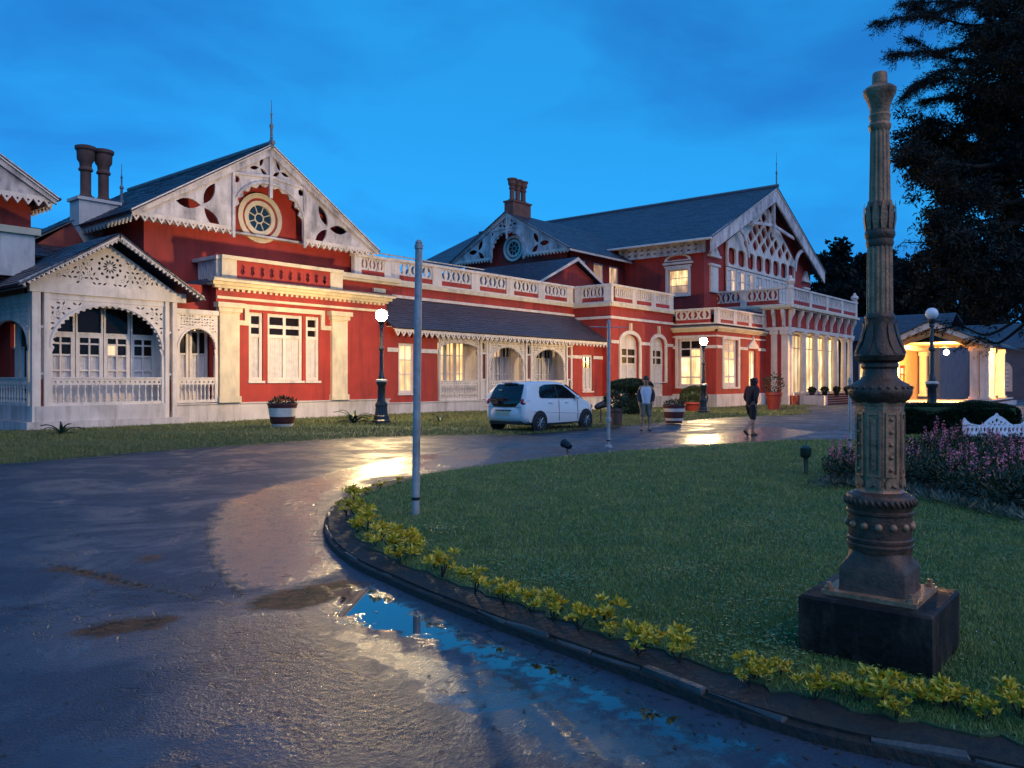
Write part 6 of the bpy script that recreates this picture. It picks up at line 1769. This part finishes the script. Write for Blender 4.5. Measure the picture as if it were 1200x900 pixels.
for i, a in enumerate([(985, 112, 283, 400, 62), (1012, 120, 300, 410, 60), (1036, 116, 292, 400, 54), (1066, 112, 305, 410, 66), (1100, 130, 318, 420, 70), (1150, 125, 330, 420, 80), (1215, 130, 300, 425, 110), (966, 128, 298, 420, 50), (1000, 135, 312, 430, 70), (1050, 128, 308, 420, 60), (1084, 122, 322, 425, 60)]):
    far_tree(*a, tl[i], seed=20 + i)

# ================================================================ people
def skin(V, E, Rr, levels=2):
    me = bpy.data.meshes.new('skin_tmp'); me.from_pydata(V, E, []); o = bpy.data.objects.new('skin_tmp', me); COL.objects.link(o)
    md = o.modifiers.new('s', 'SKIN'); md.use_smooth_shade = True
    for i, r_ in enumerate(Rr):
        sv = me.skin_vertices[0].data[i]; sv.radius = (r_, r_) if not isinstance(r_, tuple) else r_; sv.use_root = (i == 0)
    sb = o.modifiers.new('d', 'SUBSURF'); sb.levels = levels; sb.render_levels = levels
    dg = bpy.context.evaluated_depsgraph_get(); dg.update()
    ev = o.evaluated_get(dg); m2 = ev.to_mesh()
    vs = [tuple(v.co) for v in m2.vertices]; fs = [tuple(p.vertices) for p in m2.polygons]
    ev.to_mesh_clear(); bpy.data.objects.remove(o); bpy.data.meshes.remove(me)
    return vs, fs
mat('skin_tone', (0.36, 0.19, 0.12), 0.55, var=.1, vscale=20)
mat('hair_black', (0.010, 0.009, 0.009), 0.5)
mat('cloth_jacket', (0.030, 0.032, 0.042), 0.8, var=.3, vscale=14, bump=.5, bscale=20)
mat('cloth_shirt', (0.50, 0.55, 0.66), 0.8, var=.1, vscale=14)
mat('cloth_khaki', (0.20, 0.155, 0.115), 0.85, var=.2, vscale=14, bump=.4, bscale=24)
mat('cloth_plum', (0.030, 0.013, 0.018), 0.85, var=.3, vscale=12, bump=.5, bscale=20)
mat('cloth_black', (0.010, 0.010, 0.012), 0.8, var=.3, vscale=14, bump=.4, bscale=24)
mat('sandal', (0.03, 0.02, 0.015), 0.7)

def person(loc, rz, label, J, jacket, shirt, shorts, hood=False):
    """J: joint positions; one continuous body, clothes as children. local -y is the way the person faces"""
    t = empty('person', loc, rz, label=label, cat='person')
    L = Matrix.Translation(loc) @ Matrix.Rotation(rz, 4, 'Z')
    n = ['pelvis', 'belly', 'chest', 'neck', 'chin', 'head', 'crown', 'lsh', 'lel', 'lwr', 'lha', 'rsh', 'rel', 'rwr', 'rha', 'lhip', 'lkn', 'lan', 'lto', 'rhip', 'rkn', 'ran', 'rto', 'lhe', 'rhe']
    V = [J[k] for k in n]; ix = {k: i for i, k in enumerate(n)}
    E = [('pelvis', 'belly'), ('belly', 'chest'), ('chest', 'neck'), ('neck', 'chin'), ('chin', 'head'), ('head', 'crown'), ('chest', 'lsh'), ('lsh', 'lel'), ('lel', 'lwr'), ('lwr', 'lha'), ('chest', 'rsh'), ('rsh', 'rel'), ('rel', 'rwr'), ('rwr', 'rha'),
         ('pelvis', 'lhip'), ('lhip', 'lkn'), ('lkn', 'lan'), ('lan', 'lto'), ('lan', 'lhe'), ('pelvis', 'rhip'), ('rhip', 'rkn'), ('rkn', 'ran'), ('ran', 'rto'), ('ran', 'rhe')]
    rad = dict(pelvis=.125, belly=.125, chest=.135, neck=.055, chin=.072, head=.098, crown=.075, lsh=.065, lel=.043, lwr=.030, lha=.036, rsh=.065, rel=.043, rwr=.030, rha=.036, lhip=.088, lkn=.058, lan=.038, lto=.034, rhip=.088, rkn=.058, ran=.038, rto=.034, lhe=.034, rhe=.034)
    vs, fs = skin(V, [(ix[a], ix[b]) for a, b in E], [rad[k] for k in n])
    m = MB(); m.add(vs, fs)
    # nose and fingers belong to the body mesh
    hd = Vector(J['head']); m.tube([tuple(hd + Vector((0, -.085, .01))), tuple(hd + Vector((0, -.118, -.022)))], [.010, .016], 6)
    for sx in (-1, 1): m.ball(tuple(hd + Vector((sx * .096, .005, -.005))), .022, 6, 5, (.5, 1, 1.4))
    for sd, sg in (('l', 1), ('r', -1)):
        w_, h_ = Vector(J[sd + 'wr']), Vector(J[sd + 'ha']); d_ = (h_ - w_).normalized(); s_ = Vector((0, -1, 0)) - d_ * Vector((0, -1, 0)).dot(d_); s_.normalize(); pal_n = d_.cross(s_)
        for q, (off, ln_) in enumerate(((-.027, .062), (-.010, .075), (.008, .072), (.025, .056))):
            a0 = h_ + s_ * off + d_ * .015; a1 = a0 + d_ * ln_ * .55; a2 = a1 + d_ * ln_ * .40 - pal_n * sg * .018
            m.tube([a0, a1, a2], [.0095, .009, .007], 6)
        a0 = w_.lerp(h_, .5) + s_ * .026; m.tube([a0, a0 + d_ * .035 + s_ * .024, a0 + d_ * .066 + s_ * .028], [.012, .011, .008], 6)
    m.build('body', 'skin_tone', t, L, sm=True)
    def cloth(name, keys, edges, infl, m_):
        k2 = {k: i for i, k in enumerate(keys)}
        P_ = [J[k] if isinstance(k, str) else k for k in keys]
        v_, f_ = skin(P_, [(k2[a], k2[b]) for a, b in edges], infl)
        return MB().add(v_, f_).build(name, m_, t, L, sm=True)
    lerp = lambda a, b, f: tuple(Vector(J[a]).lerp(Vector(J[b]), f))
    if shirt:
        J['nk0'] = lerp('chest', 'neck', .55); J['hem'] = tuple(Vector(J['pelvis']) + Vector((0, 0, -.06)))
        cloth('shirt', ['hem', 'pelvis', 'belly', 'chest', 'nk0', 'lsh', 'rsh'], [('hem', 'pelvis'), ('pelvis', 'belly'), ('belly', 'chest'), ('chest', 'nk0'), ('chest', 'lsh'), ('chest', 'rsh')], [.15, .152, .152, .160, .09, .075, .075], shirt)
    J['lcuff'], J['rcuff'] = lerp('lel', 'lwr', .85), lerp('rel', 'rwr', .85)
    J['nk'] = lerp('chest', 'neck', .75)
    if shirt:
        for sd in ('l', 'r'):            # open jacket: one panel to each side and the sleeves
            sx = 1 if Vector(J[sd + 'sh']).x > Vector(J['chest']).x else -1
            J['p1'] = tuple(Vector(J['pelvis']) + Vector((sx * .155, .03, .0))); J['p2'] = tuple(Vector(J['belly']) + Vector((sx * .150, .035, 0))); J['p3'] = tuple(Vector(J['chest']) + Vector((sx * .135, .035, .02)))
            cloth('jacket', ['p1', 'p2', 'p3', sd + 'sh', sd + 'el', sd + 'cuff'], [('p1', 'p2'), ('p2', 'p3'), ('p3', sd + 'sh'), (sd + 'sh', sd + 'el'), (sd + 'el', sd + 'cuff')], [.080, .076, .082, .085, .064, .05], jacket)
    else:
        J['hem'] = tuple(Vector(J['pelvis']) + Vector((0, 0, -.07)))
        cloth('jacket', ['hem', 'belly', 'chest', 'nk', 'lsh', 'lel', 'lcuff', 'rsh', 'rel', 'rcuff'], [('hem', 'belly'), ('belly', 'chest'), ('chest', 'nk'), ('chest', 'lsh'), ('lsh', 'lel'), ('lel', 'lcuff'), ('chest', 'rsh'), ('rsh', 'rel'), ('rel', 'rcuff')],
              [.160, .158, .168, .085, .088, .066, .05, .088, .066, .05], jacket)
    J['lk2'], J['rk2'] = lerp('lhip', 'lkn', 1.08), lerp('rhip', 'rkn', 1.08)
    sm_ = MB()
    for sd in ('l', 'r'):
        v_, f_ = skin([tuple(Vector(J['pelvis']).lerp(Vector(J[sd + 'hip']), .35) + Vector((0, 0, .05))), J[sd + 'hip'], lerp(sd + 'hip', sd + 'kn', .5), J[sd + 'k2']], [(0, 1), (1, 2), (2, 3)], [.118, .112, .098, .082])
        sm_.add(v_, f_)
    sm_.build('shorts', shorts, t, L, sm=True)
    hd = Vector(J['head'])
    if hood:
        cloth('hood', ['nk', 'chin', 'head', 'crown'], [('nk', 'chin'), ('chin', 'head'), ('head', 'crown')], [.10, .10, .122, .10], jacket)
    else:
        hm = MB(); prof = 14
        hm.ball(tuple(hd + Vector((0, .022, .035))), .108, 14, 9, (.98, 1.0, 1.02)); hm.build('hair', 'hair_black', t, L, sm=True)
        for sx in (-1, 1): MB().ball(tuple(hd + Vector((sx * .034, -.093, .012))), .012, 6, 5).build('eye', 'hair_black', t, L)
        MB().ball(tuple(hd + Vector((0, -.088, -.058))), .02, 6, 5, (1.2, .5, .35)).build('mouth', 'maroon_paint', t, L)
    for sd in ('l', 'r'):
        a, b = Vector(J[sd + 'he']), Vector(J[sd + 'to']); d_ = (b - a)
        MB().tube([tuple(a - d_ * .1 + Vector((0, 0, -.03))), tuple(a.lerp(b, .5) + Vector((0, 0, -.028))), tuple(b + d_ * .12 + Vector((0, 0, -.026)))], [.036, .042, .036], 8).build('shoe', 'sandal', t, L)
J1 = dict(pelvis=(0, 0, .88), belly=(0, .005, 1.06), chest=(0, .01, 1.25), neck=(0, .005, 1.42), chin=(0, -.02, 1.50), head=(0, -.01, 1.585), crown=(0, .005, 1.655),
          lsh=(.175, .01, 1.345), lel=(.235, .03, 1.08), lwr=(.20, -.06, .88), lha=(.185, -.09, .81), rsh=(-.175, .01, 1.345), rel=(-.235, .03, 1.08), rwr=(-.215, -.04, .86), rha=(-.205, -.065, .79),
          lhip=(.09, 0, .82), lkn=(.105, -.015, .46), lan=(.11, .02, .09), lto=(.125, -.13, .045), lhe=(.11, .05, .045), rhip=(-.09, 0, .82), rkn=(-.11, -.02, .46), ran=(-.12, .02, .09), rto=(-.15, -.12, .045), rhe=(-.12, .05, .045))
a = on_g(757, 505)
person((a.x, a.y, 0.0), cam_yaw + R(-6), 'person standing on the drive in open dark jacket, pale shirt and khaki shorts', J1, 'cloth_jacket', 'cloth_shirt', 'cloth_khaki')
J2 = dict(pelvis=(0, 0, .89), belly=(.0, -.03, 1.06), chest=(0, -.06, 1.25), neck=(0, -.09, 1.42), chin=(0, -.12, 1.50), head=(0, -.115, 1.585), crown=(0, -.10, 1.66),
          lsh=(.18, -.06, 1.345), lel=(.25, -.02, 1.08), lwr=(.22, -.16, .92), lha=(.205, -.21, .87), rsh=(-.18, -.05, 1.345), rel=(-.25, .06, 1.09), rwr=(-.22, .02, .88), rha=(-.21, .0, .81),
          lhip=(.09, 0, .83), lkn=(.10, -.17, .49), lan=(.10, -.17, .10), lto=(.105, -.31, .05), lhe=(.10, -.14, .05), rhip=(-.09, .0, .83), rkn=(-.10, .02, .47), ran=(-.10, .30, .20), rto=(-.10, .22, .07), rhe=(-.10, .345, .19))
a = on_g(880, 511)
person((a.x, a.y, 0.0), cam_yaw + R(118), 'person in dark hooded plum jacket and black shorts striding across the wet drive', J2, 'cloth_plum', None, 'cloth_black', True)

# ================================================================ white hatchback
mat('car_white', (0.72, 0.74, 0.76), 0.22, coat=.6, var=.03, vscale=2)
mat('car_glass', (0.008, 0.010, 0.013), 0.04, spec=.7)
mat('car_black', (0.012, 0.012, 0.013), 0.5)
mat('tyre', (0.012, 0.012, 0.012), 0.75)
mat('rim', (0.32, 0.33, 0.35), 0.3, metal=.8)
mat('tail_red', (0.45, 0.012, 0.018), 0.15, spec=.6)
mat('plate_white', (0.62, 0.55, 0.40), 0.5, var=.3, vscale=30)
mat('chrome', (0.6, 0.6, 0.6), 0.15, metal=1.0)
CX, CY = 18.75 + 1.15, 14.42 + .74
CM = Matrix.Translation((CX, CY, .055)) @ Matrix.Rotation(R(-1.5), 4, 'Z')
car = empty('parked_car', (CX, CY, .055), R(-1.5), label='white five-door hatchback parked on the verge with dark rear glass', cat='car')
def interp(tab, x):
    xs = [r_[0] for r_ in tab]; return [float(np.interp(x, xs, [r_[i] for r_ in tab])) for i in range(1, len(tab[0]))]
low = [(-1.80, .66, .44, .80), (-1.77, .74, .34, .90), (-1.68, .80, .27, .97), (-1.50, .832, .23, .99), (-1.0, .842, .20, .985), (-.3, .842, .19, .965), (.5, .842, .19, .95), (1.0, .835, .20, .93), (1.25, .82, .21, .885), (1.48, .79, .23, .82), (1.66, .72, .27, .74), (1.77, .62, .33, .65), (1.80, .52, .40, .56)]
xs = np.concatenate([np.linspace(-1.80, -1.6, 7), np.linspace(-1.5, 1.3, 22), np.linspace(1.38, 1.80, 10)])
def loft(rows): 
    m = MB(); N = len(rows[0]); vs = [p for r_ in rows for p in r_]
    fs = [(i * N + k, i * N + k + 1, (i + 1) * N + k + 1, (i + 1) * N + k) for i in range(len(rows) - 1) for k in range(N - 1)]
    fs += [tuple(range(N)), tuple((len(rows) - 1) * N + k for k in range(N - 1, -1, -1))]
    return m.add(vs, [f[::-1] for f in fs])
rows = []
for x in xs:
    w_, zb, bt = interp(low, x); hgt = bt - zb
    half = [(w_ * .80, zb), (w_ * .955, zb + .05), (w_ * .985, zb + hgt * .22), (w_ * 1.0, zb + hgt * .42), (w_ * .995, zb + hgt * .66), (w_ * .985, zb + hgt * .74), (w_ * .975, zb + hgt * .88), (w_ * .94, bt), (w_ * .80, bt + .018), (w_ * .4, bt + .03)]
    rows.append([(x, -y, z) for y, z in half] + [(x, 0, bt + .034)] + [(x, y, z) for y, z in half[::-1]])
loft(rows).build('body', 'car_white', car, CM, sm=48)
gt = [(-1.785, .78, .90, .90), (-1.72, .80, .96, 1.06), (-1.60, .80, .97, 1.29), (-1.48, .80, .97, 1.435), (-1.36, .80, .97, 1.475), (-1.0, .80, .97, 1.50), (-.4, .80, .96, 1.505), (0, .80, .955, 1.49), (.25, .80, .95, 1.445), (.55, .80, .945, 1.27), (.85, .795, .935, 1.06), (1.08, .78, .92, .935)]
rows = []
for x in np.linspace(-1.785, 1.08, 36):
    wb_, bt, zr = interp(gt, x); h_ = max(.002, zr - bt); wr_ = wb_ - h_ * .36
    half = [(wb_, bt - .04), (wb_ - .01, bt), (wb_ - h_ * .17, bt + h_ * .5), (wr_ + .01, bt + h_ * .88), (wr_ - .05, bt + h_ * .975), (wr_ * .5, bt + h_ * .996)]
    rows.append([(x, -y, z) for y, z in half] + [(x, 0, zr)] + [(x, y, z) for y, z in half[::-1]])
loft(rows).build('cabin', 'car_white', car, CM, sm=48)
def side_panel(name, pts, m_, off=.022, par=car):
    for s_ in (-1, 1):
        m = MB(); n_ = len(pts)
        def yy(z): return (.80 - .01 - (z - .965) * .355)
        vs = [(x, s_ * (yy(z) + off), z) for x, z in pts] + [(x, s_ * (yy(z) - .03), z) for x, z in pts]
        m.add(vs, [tuple(range(n_)) if s_ < 0 else tuple(range(n_ - 1, -1, -1))] + [(i, i + n_, (i + 1) % n_ + n_, (i + 1) % n_) for i in range(n_)])
        m.build(name, m_, par, CM)
side_panel('side_window', [(-.20, .985), (.78, .965), (.60, 1.10), (.36, 1.27), (.16, 1.38), (-.06, 1.405), (-.20, 1.41)], 'car_glass')
side_panel('side_window', [(-1.10, 1.03), (-1.0, .995), (-.27, .985), (-.27, 1.41), (-.72, 1.40), (-.98, 1.33), (-1.08, 1.18)], 'car_glass')
side_panel('pillar', [(-.265, .985), (-.205, .985), (-.205, 1.41), (-.265, 1.41)], 'car_black', .019)
def rear_panel(name, rws, m_, off):
    m = MB(); vs = []; n_ = 9
    for (z, x, w_) in rws:
        for k in range(n_):
            u = -1 + 2 * k / (n_ - 1); vs.append((x - off + .055 * u * u, u * w_, z))
    m.add(vs, [(i * n_ + k, i * n_ + k + 1, (i + 1) * n_ + k + 1, (i + 1) * n_ + k) for i in range(len(rws) - 1) for k in range(n_ - 1)])
    return m.build(name, m_, car, CM, sm=True)
rear_panel('rear_window', [(.745, -1.825, .53), (.80, -1.83, .58), (.90, -1.825, .61), (1.0, -1.80, .615), (1.15, -1.725, .60), (1.30, -1.635, .565), (1.38, -1.57, .53), (1.41, -1.54, .49)], 'car_glass', .012)
wr = MB()
for k in range(7):
    u = -.3 + .1 * k
rear_panel('windscreen', [(.95, 1.11, .70), (1.1, .86, .66), (1.25, .64, .61), (1.39, .42, .56)], 'car_glass', -.03)
bm_ = MB(); vs = []; prf = [(.30, -1.76), (.34, -1.83), (.44, -1.865), (.58, -1.87), (.66, -1.855), (.72, -1.82)]
for z, x in prf:
    for k in range(13):
        u = -1 + 2 * k / 12; vs.append((x + .20 * abs(u) ** 3.2, u * .80, z))
bm_.add(vs, [(i * 13 + k, i * 13 + k + 1, (i + 1) * 13 + k + 1, (i + 1) * 13 + k) for i in range(5) for k in range(12)]).build('rear_bumper', 'car_white', car, CM, sm=True)
MB().box(-1.79, -1.70, -.62, .62, .22, .30).build('lower_valance', 'car_black', car, CM)
MB().box(-1.884, -1.868, -.27, .27, .50, .62).build('number_plate', 'plate_white', car, CM)
MB().box(-1.882, -1.862, -.31, .31, .624, .655).build('plate_trim', 'car_black', car, CM)
for s_ in (-1, 1):
    MB().ball((-1.735, s_ * .665, .88), .105, 14, 10, (.62, .95, 1.05)).build('tail_light', 'tail_red', car, CM, sm=True)
    MB().ball((1.66, s_ * .62, .68), .13, 12, 8, (.9, .7, .7)).build('headlight', 'chrome', car, CM, sm=True)
    MB().ball((.62, s_ * .90, 1.0), .09, 12, 8, (.62, 1.0, .72)).build('door_mirror', 'car_white', car, CM, sm=True)
    for x in (-.62, .18): MB().box(x - .09, x + .09, s_ * .835 - .018, s_ * .835 + .018, .845, .872).build('door_handle', 'car_white', car, CM)
    for x in (-.235, .72): MB().tube([(x, s_ * .838, .93), (x + .01, s_ * .845, .6), (x + .02, s_ * .845, .30)], .007, 4).build('door_seam', 'car_black', car, CM)
    MB().box(-.85, .85, s_ * .835 - .012, s_ * .835 + .008, .20, .235).build('sill', 'car_black', car, CM)
MB().box(-1.60, -1.46, -.30, .30, 1.435, 1.465).build('spoiler', 'car_white', car, CM)
MB().box(-1.615, -1.60, -.13, .13, 1.44, 1.462).build('brake_light', 'tail_red', car, CM)
MB().tube([(-1.845, -.05, .80), (-1.84, .10, .90), (-1.80, .24, 1.02)], .010, 5).build('rear_wiper', 'car_black', car, CM)
MB().box(-1.735, -1.722, .16, .30, 1.22, 1.26).build('window_sticker', 'plate_white', car, CM @ Matrix.Translation((-.004, 0, 0)))
MB().tube([(-1.868, -.70, .735), (-1.885, -.3, .735), (-1.888, .3, .735), (-1.868, .70, .735)], .006, 4).build('tailgate_seam', 'car_black', car, CM)
MB().tube([(-.2, 0, 1.50), (-.42, 0, 1.68)], [.008, .003], 5).build('aerial', 'car_black', car, CM)
for s_ in (-1, 1): MB().tube([(-1.45, s_ * .842, .62), (-.3, s_ * .848, .56), (.9, s_ * .846, .50)], .009, 4).build('side_crease', 'car_white', car, CM)
MB().box(-.9, .8, -.6, .6, .16, .24).build('underbody', 'car_black', car, CM)
def tyre_unit(): return MB().lathe([(.17, -.085), (.25, -.09), (.278, -.07), (.285, 0), (.278, .07), (.25, .09), (.17, .085)], seg=24, cap=False)
def rim_unit():
    m = MB().lathe([(.18, .05), (.19, .078), (.172, .082), (.165, .06), (.02, .055)], seg=20, cap=False)
    m.lathe([(.05, .05), (.05, .078), (.03, .085)], seg=10)
    for k in range(8):
        a = 2 * PI * k / 8; m.tube([(.03 * math.cos(a), .03 * math.sin(a), .07), (.172 * math.cos(a), .172 * math.sin(a), .074)], .017, 5)
    return m
for x in (-1.16, 1.17):
    for s_ in (-1, 1):
        T = CM @ Matrix.Translation((x, s_ * .755, .285)) @ Matrix.Rotation(-s_ * PI / 2, 4, 'X')
        MB().lathe([(.345, .086), (.345, .098), (.30, .100)], seg=24).build('wheel_arch', 'car_black', car, T)
        w_ = MB().lathe([(.165, -.06), (.165, .05)], seg=16).build('wheel', 'car_black', car, T @ Matrix.Translation((0, 0, .035)))
        piece('tyre', 'car_tyre', tyre_unit, 'tyre', w_, T @ Matrix.Translation((0, 0, .035))); piece('rim', 'car_rim', rim_unit, 'rim', w_, T @ Matrix.Translation((0, 0, .035)))
